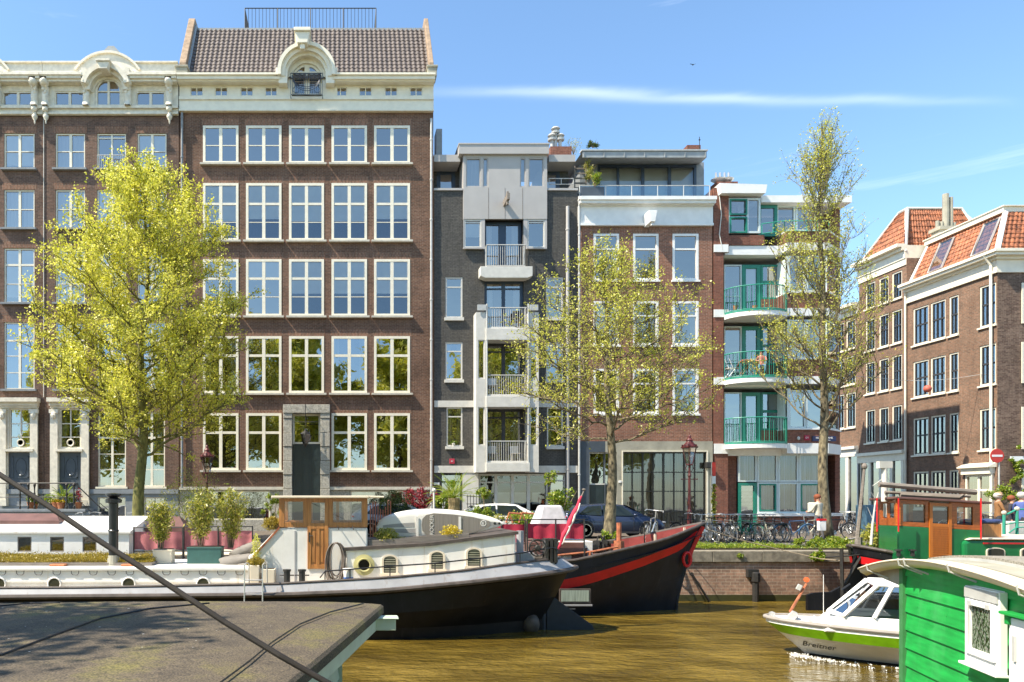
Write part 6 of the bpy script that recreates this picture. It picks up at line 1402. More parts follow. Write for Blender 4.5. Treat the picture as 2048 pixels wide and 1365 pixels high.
b=MB(); b.tube([A(1690,1168,22.1),A(1735,1090,22.1)],.04,6); b.tube([A(1650,1115,22.3),A(1700,1112,22.1),A(1740,1108,22.1)],.025,6); b.tube([A(1685,1205,22),A(1683,1100,22)],.05,6); b.tube([A(1640,1104,22.3),A(1700,1108,22.1)],.012,4); b.build('tiller_gear',M['iron'],bc)
Yh=21.0
hp=[(xB(1795,Yh),Yh),(xB(1963,Yh),Yh),(xB(1963,Yh),22.9),(xB(1756,22.9)+0.0,22.9)]
def hz(py): return EYE-(py-CY)/F*Yh
zsl=lambda x:-.055*(x-hp[0][0])
def hprism(b,z0,z1,e=0.0):
    c=[(hp[0][0]-e,hp[0][1]-e),(hp[1][0]+e,hp[1][1]-e),(hp[2][0]+e,hp[2][1]+e),(hp[3][0]-e,hp[3][1]+e)]
    b.add([(x,y,z0+zsl(x)) for x,y in c]+[(x,y,z1+zsl(x)) for x,y in c],[(3,2,1,0),(4,5,6,7)]+[(i,(i+1)%4,4+(i+1)%4,4+i) for i in range(4)])
zg_=hz(1052); zr2=hz(999)
b=MB(); hprism(b,-.35,zg_); b.build('wheelhouse_base',M['boat_green'],bc,bevel=.02)
b=MB()
def hface(b,pxa,pxb,z0,z1,y0=-.0,y1=.07): 
    xa,xb=xB(pxa,Yh),xB(pxb,Yh); b.add([(xa,Yh+y0,z0+zsl(xa)),(xb,Yh+y0,z0+zsl(xb)),(xb,Yh+y1,z0+zsl(xb)),(xa,Yh+y1,z0+zsl(xa)),(xa,Yh+y0,z1+zsl(xa)),(xb,Yh+y0,z1+zsl(xb)),(xb,Yh+y1,z1+zsl(xb)),(xa,Yh+y1,z1+zsl(xa))],[(0,3,2,1),(4,5,6,7),(0,1,5,4),(1,2,6,5),(2,3,7,6),(3,0,4,7)])
zwb,zwt=hz(1043),hz(1007)
for a,c in((1795,1806),(1851,1858),(1902,1914),(1946,1963)): hface(b,a,c,zg_+.003,zr2)
for a,c in((1806,1851),(1914,1946)): hface(b,a,c,zg_+.003,zwb,.003); hface(b,a,c,zwt,zr2,.003)
# angled left face
P0=Vector((hp[0][0],hp[0][1],0)); P3=Vector((hp[3][0],hp[3][1],0)); dd=(P3-P0); Ld=dd.length; dd.normalize(); nn3=Vector((dd.y,-dd.x,0))*1.0
def lface(b,u0,u1,z0,z1,th=.07,off=0):
    q=[P0+dd*u0-nn3*off*-1,P0+dd*u1-nn3*off*-1]; inn=Vector((-nn3.x,-nn3.y,0)); 
    if inn.x<0: inn=-inn
    c=[q[0],q[1],q[1]+inn*th,q[0]+inn*th]; b.add([(p.x,p.y,z0+zsl(p.x)) for p in c]+[(p.x,p.y,z1+zsl(p.x)) for p in c],[(0,3,2,1),(4,5,6,7),(0,1,5,4),(1,2,6,5),(2,3,7,6),(3,0,4,7)])
for u0,u1 in((.0,.35),(.98,1.1),(Ld-.35,Ld)): lface(b,u0,u1,zg_+.003,zr2-.001)
lface(b,.35,Ld-.35,zg_+.003,hz(1036)); lface(b,.35,Ld-.35,hz(1006),zr2-.002)
hb_=MB(); 
b.box(hp[1][0]-.07,hp[1][0],Yh+.07,22.9,zg_+zsl(hp[1][0]),zwb+zsl(hp[1][0])); b.box(hp[1][0]-.07,hp[1][0],Yh+.07,22.9,zwt+zsl(hp[1][0]),zr2+zsl(hp[1][0])-.02)
b.box(hp[3][0]+.05,hp[2][0]-.08,22.82,22.88,zg_-.12,zwb-.12); b.box(hp[3][0]+.05,hp[2][0]-.08,22.82,22.88,zwt-.05,zr2-.1)
for xx in np.linspace(hp[3][0]+.1,hp[2][0]-.15,4): b.box(xx-.04,xx+.04,22.81,22.87,zg_-.1,zr2-.15)
fr_=b.build('wheelhouse_frame',M['mahogany'],bc)
for a,c in((1806,1851),(1914,1946)):
    b=MB(); xa,xb=xB(a,Yh),xB(c,Yh); b.quad((xa,Yh+.03,zwb+zsl(xa)),(xb,Yh+.03,zwb+zsl(xb)),(xb,Yh+.03,zwt+zsl(xb)),(xa,Yh+.03,zwt+zsl(xa))); b.build('wheelhouse_pane',M['glass_boat'],fr_)
b=MB(); q0=P0+dd*.35+Vector((.03,0,0)); q1=P0+dd*(Ld-.35)+Vector((.03,0,0)); b.quad((q0.x,q0.y,hz(1036)),(q1.x,q1.y,hz(1036)),(q1.x,q1.y,hz(1006)),(q0.x,q0.y,hz(1006))); b.build('front_pane',M['glass_boat'],fr_)
b=MB(); hface(b,1858,1864,hz(1112),hz(1002),-.03,.04); hface(b,1896,1902,hz(1112),hz(1002),-.03,.04); hface(b,1864,1896,hz(1008),hz(1002),-.028,.04); hface(b,1864,1896,hz(1050),hz(1043),-.028,.04); hface(b,1864,1896,hz(1112),hz(1050),-.005,.03)
for k in range(13): hface(b,1864,1896,hz(1110-k*4.7),hz(1110-k*4.7)+.036,-.03+.0,-.004)
d=b.build('wheelhouse_door',cobj('orange_varnished_door',(.55,.16,.02),rough=.28,stretch=(5,1,.6)),bc); b=MB(); xa,xb=xB(1864,Yh),xB(1896,Yh); b.quad((xa,Yh,hz(1043)+zsl(xa)),(xb,Yh,hz(1043)+zsl(xb)),(xb,Yh,hz(1008)+zsl(xb)),(xa,Yh,hz(1008)+zsl(xa))); b.build('door_pane',M['glass_boat'],d)
b=MB(); hprism(b,zr2+.003,zr2+.07,.16); b.build('wheelhouse_roof',M['hatch'],bc,bevel=.015)
b=MB(); 
for px in(1754,1797,1962): p=A(px,997,20.75); b.tube([p,(p.x,p.y,hz(1063 if px<1900 else 1078))],.02,5)
b.build('red_drain_pipe',M['red'],bc)
b=MB(); p=A(1769,1000,21.8); b.cyl((p.x,21.8,1.6),(p.x,21.8,A(0,935,21.8).z),.085,.07,10); b.rbox((p.x+.0,21.8,A(0,930,21.8).z),.38,.14,.2); b.tube([(p.x-.35,21.8,2.05),(p.x,21.8,A(0,955,21.8).z)],.008,4); b.tube([(p.x+.4,21.8,2.0),(p.x,21.8,A(0,952,21.8).z)],.008,4); b.build('lamp_mast',M['pearl'],bc)
b=MB(); b.tube([A(1758,969,21.5),A(1952,985,21.0)],.075,8); b.tube([A(1770,985,21.7),A(1940,993,21.3)],.05,6); b.tube([A(1800,990,21.6),A(1920,996,21.3)],.07,6); b.tube([A(1930,985,21.2),A(1922,997,21.2)],.04,5); b.build('stowed_spar',M['wood_grey'],bc)
b=MB(); b.tube([A(1729,935,22.6),A(1715,1075,22.6)],[.035,.06],6); b.tube([A(1717,1075,22.6),A(1717,1112,22.6)],.1,8); b.ell(A(1729,933,22.6),(.08,.08,.1),8,6); b.build('stern_pole',M['wood_grey'],bc)
# cabin trunk right of the wheelhouse
Yt=20.9; b=MB(); xa=xB(1930,Yt); b.prism([(xa,-.4),(xa-.02,hz(1083)),(xa+.15,hz(1080)),(33,hz(1086)),(33,-.4)],Yt,23.4); b.build('cabin_trunk',M['boat_green'],bc,bevel=.08)
b=MB(); b.prism([(xa+.05,hz(1080)+.003),(xa+.2,hz(1076)),(33,hz(1082)),(33,hz(1086)+.003)],Yt-.03,23.4); b.build('trunk_roof',M['boat_cream'],bc,bevel=.02); b=MB(); b.prism([(xa+.5,hz(1088)),(xa+.5,hz(1085)),(33,hz(1091)),(33,hz(1094))],Yt-.03,Yt); b.build('trunk_stripe',M['red'],bc)
for q in(1990,2058):
    x=xB(q,Yt); z=hz(1112); ar=[(x+.26*math.cos(R(t_)),z+.14+.1*math.sin(R(t_))) for t_ in range(0,181,20)]; b=MB(); b.prism([(x-.26,z-.1),(x+.26,z-.1)]+ar,Yt-.03,Yt-.004); o=b.build('arched_window',M['boat_cream'],bc); ar=[(x+.22*math.cos(R(t_)),z+.14+.07*math.sin(R(t_))) for t_ in range(0,181,20)]; b=MB(); b.prism([(x-.22,z-.1),(x+.22,z-.1)]+ar,Yt-.04,Yt-.031); b.build('dark_pane',cobj('shaded_cabin_glass',(.05,.05,.04),rough=.1),o)
b=MB(); p=A(1961,1058,21.5); q=A(2003,1048,21.5); b.box(p.x,q.x,21.5,22.4,hz(1080),q.z); b.build('hatch_cover',M['wood'],bc); b=MB(); cushion(b,(p.x+.35,21.9,q.z+.06),(.42,.4,.07),jit=.04); b.build('tarpaulin',cobj('navy_tarpaulin',(.04,.06,.16)),bc,smooth=True)
b=MB()
for px,py in((1797,1108),(1825,1108)): p=A(px,1113,20.9); b.cyl(p,(p.x,p.y,p.z+.15),.05,n=8); b.cyl((p.x,p.y,p.z+.15),(p.x,p.y,p.z+.19),.09,n=8)
b.build('mooring_bollard',M['iron'],bc)
# ---- tour boat
YT=16.2
tb=top('tour_boat','small white glass cabin tour boat with a lime green stripe gliding behind the green houseboat','tour boat',((1530-CX)/F*16.2,YT,WZ))
BX=(1530-CX)/F*16.2; TH=R(-28)
def TA(px,py,Y):
    q=A(px,py,Y)-Vector((BX,YT,0)); q.rotate(Matrix.Rotation(-TH,3,'Z')); return q+Vector((BX,YT,0))
def xt(px,Y): return (px-CX)/F*Y
st=[]
for i in range(31):
    u=i/30; e=u**1.5; x=xt(1530,YT)+9*e; hb=1.0*(1-(1-min(1,u*1.9))**2.0)+.03; hw=.62*(1-(1-min(1,max(0,u*1.6-.15)))**2.0)+.02
    zg=-.86-.06*min(1,u*1.8); zl_=zg-.10; zs=zl_-.2
    xw_=x+.75*(1-min(1,u*1.6)); st.append([(x,hb,zg),(x+.02,hb*1.0+.005,zl_),(x+.03+(xw_-x)*.3,hb*.93,zs),(xw_-.02,hw,WZ+.04),(xw_,hw*.95,WZ-.3)])
hull(tb,['gunwale_strake','green_stripe','white_hull','hull_bottom'],st,YT,[M['white'],cobj('lime_green_paint',(.22,.48,.01),rough=.3),M['white'],M['boat_black']],deck=-.0,dmat=M['white'])
b=MB()
for sg in(-1,1): b.tube([(s[0][0],YT+sg*s[0][1],s[0][2]) for s in st],.045,8)
b.build('fender_rail',cobj('grey_rubber_rail',(.3,.27,.24)),tb)
yn=YT-.78; yf_=YT+.78
def zt2(py,Y=15.4): return EYE-(py-CY)/F*Y
xb0=BX+1.0; zb0=-.9
# cabin: windscreen raked, roof, posts
A0=[(xt(1662,15.6),-.55),(xt(1722,15.6),zt2(1163))]   # lower front, upper front
zs_=-.66; roofz=-.01; xs_=BX+1.38; xr0=BX+1.9; x1_=BX+8.5
b=MB(); b.prism([(xb0,-1.0),(xb0+.1,-.84),(xs_-.05,zs_),(x1_,zs_),(x1_,-1.0)],yn,yf_); b.build('cabin_base',M['white'],tb,bevel=.03)
b=MB(); b.prism([(xr0-.05,roofz-.06),(xr0,roofz+.02),(x1_,roofz+.02),(x1_,roofz-.06)],yn+.12,yf_-.12); b.build('cabin_roof',M['white'],tb,bevel=.03)

def post(b,xa,xb_,w_=.045): 
    for y0,y1 in((yn,yn+.1),(yf_,yf_-.1)): b.tube([(xa,y0,zs_),(xb_,y1,roofz-.03)],w_,4)
b=MB(); post(b,xs_-.05,xr0); post(b,BX+1.84,BX+2.14); post(b,BX+2.6,BX+2.85); post(b,BX+3.4,BX+3.6); post(b,BX+4.3,BX+4.4); post(b,BX+5.3,BX+5.4)
b.tube([(xs_-.05,yn,zs_),(xs_-.22,YT,zs_),(xs_-.05,yf_,zs_)],.05,4); b.tube([(xs_-.22,YT,zs_),(xr0-.1,YT,roofz-.03)],.04,4); each(b,'window_post',M['white'],tb)
b=MB()
for y0,y1 in((yn+.03,yn+.12),(yf_-.03,yf_-.12)): b.quad((xs_,y0,zs_),(x1_,y0,zs_),(x1_,y1,roofz-.05),(xr0,y1,roofz-.05))
b.quad((xs_-.03,yn,zs_),(xs_-.2,YT,zs_),(xr0-.08,YT,roofz-.04),(xr0,yn+.1,roofz-.04)); b.quad((xs_-.2,YT,zs_),(xs_-.03,yf_,zs_),(xr0,yf_-.1,roofz-.04),(xr0-.08,YT,roofz-.04)); b.build('cabin_glass',M['glass_tour'],tb)
b=MB(); b.box(xs_+.3,x1_,yn+.2,yf_-.2,-.99,-.7)
for k in range(5): b.box(xs_+1.3+k*.8,xs_+1.7+k*.8,yn+.25,yf_-.25,-.7,zs_+.1)
b.build('cabin_seats',cobj('navy_seat',(.05,.07,.15)),tb)
b=MB(); p0=TA(1690,1160,15.5); b.tube([TA(1683,1180,15.3),TA(1700,1168,15.3)],.02,5); b.tube([TA(1713,1190,15.23),TA(1758,1168,15.25)],.016,5); b.tube([TA(1715,1196,15.23),TA(1755,1175,15.25)],.012,5); b.build('windscreen_wiper',M['black'],tb)
# twisted grab rail, bow rails, light mast
b=MB(); b.tube([TA(1764,1258,14.9)+Vector((k*.05,0,.012*math.sin(k*2))) for k in range(30)],.03,6); b.tube([TA(1760,1252,14.9),TA(1766,1258,14.9)],.02,5); b.build('rope_fender',M['rope'],tb)
b=MB()
q=TA(1579,1237,16.0); b.prism([(q.x-.12,q.z-.05),(q.x+.06,q.z-.05),(q.x+.14,q.z+.13),(q.x+.05,q.z+.17)],15.95,16.25); b.build('mast_bracket',M['galv'],tb)
b=MB(); 
for dy in(-.05,.1): b.tube([TA(1580,1225,16.05)+Vector((0,dy,0)),TA(1613,1168,16.05)+Vector((0,dy*.3,0))],.022,6)
b.build('orange_mast',M['rust'],tb)
b=MB(); b.lathe([(.0,-.03),(.055,-.025),(.055,.02),(0,.03)],TA(1613,1160,16.05),12,'y'); b.build('orange_navigation_disc',cobj('orange_disc',(.75,.12,.03)),tb)
b=MB(); b.rbox(TA(1598,1175,16.05),.09,.1,.12,Matrix.Rotation(R(25),3,'Y')); b.build('searchlight',M['galv'],tb,bevel=.01)
b=MB(); p=TA(1647,1240,15.8); b.tube([p,(p.x,p.y,TA(0,1150,15.8).z)],.006,4); b.lathe([(.04,0),(.03,.08),(.015,.1)],p,8); b.build('radio_antenna',M['white'],tb)
b=MB()
for px in(1634,1665): p=A(px,1244,15.7); b.lathe([(.03,-.03),(.05,0),(.02,.04),(.05,.08),(.0,.09)],p,8); 
b.tube([TA(1628,1238,15.7),TA(1672,1243,15.7)],.018,5); b.tube([TA(1628,1231,15.7),TA(1628,1245,15.7)],.02,5); b.lathe([(.0,0),(.06,.01),(.06,.12),(.0,.14)],TA(1544,1236,16.15),8); b.tube([TA(1590,1240,16.0),TA(1593,1230,16.0),TA(1597,1240,16.0)],.015,5); b.build('deck_cleat',M['steel'],tb)
qx=TA(1632,1290,15.45)
# name on the flared bow: find the hull surface near it
def hullpt(st,Yc,x,z):
    best=None
    for s in st:
        for k in range(len(s)-1):
            if (s[k][2]-z)*(s[k+1][2]-z)<=0:
                u=(z-s[k][2])/((s[k+1][2]-s[k][2]) or 1e-9); X=s[k][0]+(s[k+1][0]-s[k][0])*u; hbv=s[k][1]+(s[k+1][1]-s[k][1])*u
                if best is None or abs(X-x)<abs(best[0]-x): best=(X,Yc-hbv)
    return best
za=-1.36; DX=BX+.98; a=hullpt(st,YT,DX-.3,za); c=hullpt(st,YT,DX+.3,za); ang=math.atan2(c[1]-a[1],c[0]-a[0]); u_=hullpt(st,YT,DX,za+.1); l_=hullpt(st,YT,DX,za-.1); tilt=math.atan2(l_[1]-u_[1],.2)
m_=hullpt(st,YT,DX,za)
bt=text_mesh('lettering','Breitner',.17,M['black'],Matrix.Translation((m_[0],0,za))@Matrix.Rotation(R(2),4,'Y')@FACE,tb,ext=.001)
def hully(x,z):
    P_=[]
    for s_ in st:
        for k in range(len(s_)-1):
            if (s_[k][2]-z)*(s_[k+1][2]-z)<=0:
                u=(z-s_[k][2])/((s_[k+1][2]-s_[k][2]) or 1e-9); P_.append((s_[k][0]+(s_[k+1][0]-s_[k][0])*u,YT-(s_[k][1]+(s_[k+1][1]-s_[k][1])*u))); break
    P_.sort(); return interp(P_,x)
for v in bt.data.vertices: v.co.y=hully(v.co.x+BX,v.co.z+WZ)-YT-.012
tb.rotation_euler=(0,0,TH)
P=[]
for i in range(3600):
    u=random.random()**2.0; d=.55+u*3.2+random.gauss(0,.05); h=.08+.5*min(1,u*2.2)+abs(random.gauss(0,.26))*(1.15-u*.8); x=BX+d*math.cos(TH)+h*math.sin(TH); y=YT+d*math.sin(TH)-h*math.cos(TH)
    if math.sin(x*9+y*5)+math.sin(x*23-y*17)*.6+random.gauss(0,.5)>.1+u*.9: P.append((x,y,WZ+abs(random.gauss(0,.018))*(1-u)**2.5+.004))
leaves_mesh('bow_wave_foam',plain('white_foam',(.85,.84,.8),.5,.05),P,.018,up=.0,elong=1.5,T=('white foam of the bow wave at the tour boat bow','foam',None,'stuff'))
# ---- foreground green houseboat
_m=M['cabin_green']; _n=_m.node_tree; _p=_n.nodes['Principled BSDF']; _c=_p.inputs['Base Color'].links[0].from_socket
_t=N(_n,'ShaderNodeTexCoord'); _v=N(_n,'ShaderNodeTexVoronoi'); _v.inputs['Scale'].default_value=5.5; _n.links.new(_t.outputs['Object'],_v.inputs['Vector'])
_k=ramp(_n,_v.outputs['Distance'],[(.035,(1,1,1)),(.05,(0,0,0))]); _s=noise(_n,1.7,6,rough=.7,stretch=(1,1,.25)); _sf=ramp(_n,_s,[(.5,(0,0,0)),(.8,(.5,.5,.5))])
_n.links.new(mixc(_n,mixc(_n,_c,(.10,.42,.16),_sf),(.004,.05,.015),_k),_p.inputs['Base Color'])
ang=math.atan2(-.958,-.287)
gh=top('green_houseboat','bright green weatherboard houseboat cabin with pale curved gutter at the right foreground','houseboat',(7.55,10,0),ang,local=True)
def gs(px): k=(px-CX)/F; return (7.55-10*k)/(.287-.958*k)
def arch(s): return .87-.053*(s-1.35)**2 if s<1.35 else .87-.032*(s-1.35)**2
b=MB(); S0,S1=0.0,6.5; n=40; z=-1.5; k=0
while z<1.0:
    zt3=z+.238; top_=[]
    cs=[S0+(S1-S0)*i/n for i in range(n+1)]
    for i in range(n):
        s0,s1=cs[i],cs[i+1]; a0,a1=min(zt3,arch(s0)),min(zt3,arch(s1)); 
        if a0<=z and a1<=z: continue
        a0=max(a0,z); a1=max(a1,z)
        b.quad((s0,-.032,z),(s1,-.032,z),(s1,-.008,a1),(s0,-.008,a0)); b.quad((s0,-.0,z),(s1,-.0,z),(s1,-.032,z),(s0,-.032,z))
    z=zt3
b.build('weatherboards',M['cabin_green'],gh)
b=MB(); b.prism([(S0,-1.6),(S1,-1.6)]+[(S1-(S1-S0)*i/20,arch(S1-(S1-S0)*i/20)) for i in range(21)],.0,2.3); b.build('cabin_block',M['cabin_green'],gh)
b=MB(); b.box(-.06,.05,-.06,.05,-1.6,arch(0)-.02); b.build('corner_post',cobj('dull_green_post',(.05,.2,.07)),gh)
sr=[-.95+ (7.4)*i/40 for i in range(41)]
b=MB(); rows=[]
for y_,dz in((-.22,.05),(-.2,.0),(-.12,-.05),(-.04,-.0),(-.02,.06)): rows.append([(s,y_-.02,arch(s)+dz) for s in sr])
b.grid(rows); b.tube([(s,-.245,arch(s)+.05) for s in sr],.014,6); b.build('curved_gutter',M['boat_cream'],gh,smooth=True)
b=MB()
for s in(.45,.62,1.75,-.6,3.1): b.tube([(s,-.26,arch(s)+.07),(s,-.24,arch(s)-.02),(s+.02,-.13,arch(s)-.07),(s+.08,-.02,arch(s)-.12)],.012,5)
each(b,'gutter_bracket',M['galv'],gh)
b=MB(); pr_=[(s,arch(s)+.06) for s in sr]; b.prism([(sr[0],arch(sr[0])-.05),(sr[-1],arch(sr[-1])-.05)]+pr_[::-1],-.0,2.4); b.build('roof_deck',M['concrete'],gh)
b=MB(); xs2=[-.2+(6.6)*i/30 for i in range(31)]; b.prism([(xs2[0],arch(0)),(xs2[-1],arch(6))]+[(s,arch(s)+.09) for s in xs2[::-1]],.3,1.7); b.build('zinc_upstand',M['galv'],gh)
b=MB(); b.prism([(xs2[0],arch(0)+.07),(xs2[-1],arch(6)+.07)]+[(s,arch(s)+.12) for s in xs2[::-1]],.32,1.68); b.build('gravel_roof',plain('grey_gravel_felt',(.30,.27,.22),.95,.35,40,bmp=.6),gh)
w0,w1=1.76,2.46; zb1,zt1=-.14,.70
b=MB(); 
for e in((w0,w0+.06,zb1,zt1),(w1-.06,w1,zb1,zt1),(w0+.06,w1-.06,zt1-.13,zt1-.0),(w0+.06,w1-.06,zb1,zb1+.1)): b.box(e[0],e[1],-.1,-.03,e[2],e[3])
for e in((w0+.065,w0+.125,zb1+.105,zt1-.135),(w1-.125,w1-.065,zb1+.105,zt1-.135),(w0+.125,w1-.125,zt1-.2,zt1-.135),(w0+.125,w1-.125,zb1+.105,zb1+.17)): b.box(e[0],e[1],-.125,-.05,e[2],e[3])
b.box(w0-.03,w1+.03,-.15,-.03,zb1-.03,zb1-.001); o=b.build('casement_window',M['white'],gh,bevel=.006)
pg,nt3,pp,oo=newmat('pebbled_glass'); vv=N(nt3,'ShaderNodeTexVoronoi'); vv.inputs['Scale'].default_value=26; tcc=N(nt3,'ShaderNodeTexCoord'); nt3.links.new(tcc.outputs['Object'],vv.inputs['Vector']); cc=ramp(nt3,vv.outputs['Distance'],[(0,(.24,.30,.20)),(.45,(.02,.05,.015)),(1,(.01,.02,.008))]); nt3.links.new(cc,pp.inputs['Base Color']); pp.inputs['Roughness'].default_value=.08; nt3.links.new(bump(nt3,vv.outputs['Distance'],.8,.02),pp.inputs['Normal'])
b=MB(); b.quad((w0+.12,-.085,zb1+.16),(w1-.12,-.085,zb1+.16),(w1-.12,-.085,zt1-.19),(w0+.12,-.085,zt1-.19)); b.build('pebbled_pane',pg,o)
b=MB()
for s in(w0+.14,w1-.2): b.box(s,s+.06,-.14,-.12,zt1-.2,zt1-.15)
b.box(w0+.02,w1-.02,-.115,-.1,zt1-.12,zt1-.01); b.build('hinge_strip',M['galv'],o)
b=MB(); b.box(2.6,3.4,-.09,-.03,-1.4,.47); o=b.build('white_door',M['white'],gh,bevel=.01); b=MB(); b.box(2.7,2.74,-.11,-.092,.05,.3); b.box(2.68,3.3,-.1,-.091,-.6,-.57); each(b,'door_strap',M['galv'],o)
b=MB(); b.box(2.56,3.6,-.16,-.03,.50,.53); b.box(2.58,2.64,-.12,-.03,.4,.5); b.build('door_hood',M['cabin_green'],gh,bevel=.006)
b=MB(); b.box(-.3,6.8,-.35,2.7,WZ-.35,-1.35); b.build('floating_hull',M['concrete'],gh)
# ---- foreground left houseboat roof
fl=top('felt_roof_houseboat','houseboat with a broad dark bitumen felt roof and pale mint boards at the left foreground','houseboat',(-4,8.5,WZ))
def xe(Y): return .63-.2247*(11.45-Y)
def rz3(u): return .10-.05*math.exp(-u*2.2)-.0035*max(0,u-3)**2
m5,nt5,p5,o5=newmat('mossy_bitumen_felt'); n5=noise(nt5,.9,8,rough=.72); n6=noise(nt5,55,3); c5=ramp(nt5,n5,[(.3,(.045,.036,.028)),(.5,(.10,.08,.055)),(.66,(.14,.125,.04)),(.78,(.19,.16,.10))]); c6=ramp(nt5,n6,[(.35,(.4,.4,.4)),(.65,(1.5,1.45,1.4))]); nt5.links.new(mixc(nt5,c5,c6,1,'MULTIPLY'),p5.inputs['Base Color']); p5.inputs['Roughness'].default_value=.9; nt5.links.new(bump(nt5,n6,.5,.01),p5.inputs['Normal'])
rows=[]; us=[0,.05,.12,.25,.4,.7,1,1.5,2,3,4,6,8,10,13]
for j in range(15):
    Y=4.0+(11.45-4)*j/14; rows.append([(xe(Y)-u,Y,rz3(u)) for u in us])
b=MB(); b.grid(rows)
b.grid([[(r_[0][0],r_[0][1],r_[0][2]) for r_ in rows],[(r_[0][0]+.035,r_[0][1],r_[0][2]-.03) for r_ in rows],[(r_[0][0]+.04,r_[0][1],r_[0][2]-.13) for r_ in rows],[(r_[0][0]-.05,r_[0][1],r_[0][2]-.135) for r_ in rows]])
b.grid([[rows[-1][k] for k in range(len(us))],[(rows[-1][k][0],11.5,rows[-1][k][2]-.12) for k in range(len(us))]]); b.build('felt_roof',m5,fl,merge=True)
b=MB(); b.grid([[(xe(Y)-.0,Y,-.08) for Y in(4,8,11.4)],[(xe(Y)-.0,Y,-.27) for Y in(4,8,11.4)]]); b.grid([[(xe(Y)-.03,Y,-.275) for Y in(4,8,11.4)],[(xe(Y)-.5,Y,-.28) for Y in(4,8,11.4)]]); b.grid([[(xe(11.4),11.4,-.08),(-12,11.4,-.08)],[(xe(11.4),11.4,-.27),(-12,11.4,-.27)]]); b.build('fascia_board',M['mint'],fl)
b=MB(); z=-1.5
while z<-.3:
    b.grid([[(xe(Y)-.5+.03,Y,z) for Y in(4,7,10.75)],[(xe(Y)-.5,Y,z+.2) for Y in(4,7,10.75)]]); b.grid([[(xe(Y)-.5,Y,z) for Y in(4,7,10.75)],[(xe(Y)-.5+.03,Y,z) for Y in(4,7,10.75)]]); z+=.2
b.box(xe(10.75)-.55,xe(10.75)-.44,10.7,10.8,-1.5,-.27); b.grid([[(xe(10.79)-.5,10.79,-1.5),(-12,10.79,-1.5)],[(xe(10.79)-.5,10.79,-.27),(-12,10.79,-.27)]]); b.build('cladding_boards',M['mint'],fl)
b=MB(); b.box(.42,.82,11.0,11.2,-.27,-.1); b.box(.38,.86,10.96,11.24,-.1,-.08); b.build('gutter_end',M['mint'],fl,bevel=.01)
b=MB(); b.add([(xe(3.9)-.35,3.9,WZ-.3),(xe(11.1)-.35,11.1,WZ-.3),(-13,11.1,WZ-.3),(-13,3.9,WZ-.3),(xe(3.9)-.35,3.9,-1.45),(xe(11.1)-.35,11.1,-1.45),(-13,11.1,-1.45),(-13,3.9,-1.45)],[(0,1,5,4),(1,2,6,5),(2,3,7,6),(3,0,4,7),(4,5,6,7)]); b.build('floating_hull',M['concrete'],fl)
b=MB()
for pl in([(0,1310),(60,1288),(120,1265),(200,1237),(300,1217),(420,1206)],[(440,1365),(500,1322),(545,1285),(600,1248),(660,1224),(728,1207)],[(-5,1212),(60,1206),(120,1205)]):
    pts=[]
    for px,py in pl: Y=(EYE-.115)*F/(py-CY); Y=min(Y,11.4); pts.append(A(px,CY+(EYE-.112)*F/Y,Y)+Vector((.01*math.sin(px),0,0)))
    b.tube(pts,.011,4)
b.build('felt_seam',M['black'],fl)
P=[]
b=MB()
for k in range(40):
    Y=random.uniform(6.4,11); x=xe(Y)-random.uniform(.3,6); z=rz3(xe(Y)-x)+.004; s=random.uniform(.008,.022); b.add([(x-s,Y,z),(x,Y-s*.7,z),(x+s,Y,z),(x,Y+s*.6,z)],[(0,1,2,3)])
b.build('fallen_petals',M['board_white'],None,T=('tiny pale petals scattered on the felt roof','petals',None,'stuff'))
# mooring cable across the foreground
b=MB(); pts=[A(px,py,Y) for px,py,Y in((-260,800,3.9),(0,950,3.6),(100,1015,3.5),(200,1083,3.4),(330,1166,3.3),(450,1245,3.2),(560,1312,3.1),(665,1372,3.05),(800,1440,3.0))]; b.tube(pts,.013,10); b.build('mooring_cable',M['cable'],None,T=('thick dark brown cable slanting across the left foreground','cable'))
# mooring ropes
b=MB(); b.tube([A(1404,1056,22.3),A(1480,1080,23),A(1560,1100,23.2),A(1640,1118,22.8),A(1685,1122,22.1)],.014,5); b.build('mooring_rope',M['rope'],None,T=('pale mooring rope from the red striped bow towards the green barge','rope'))
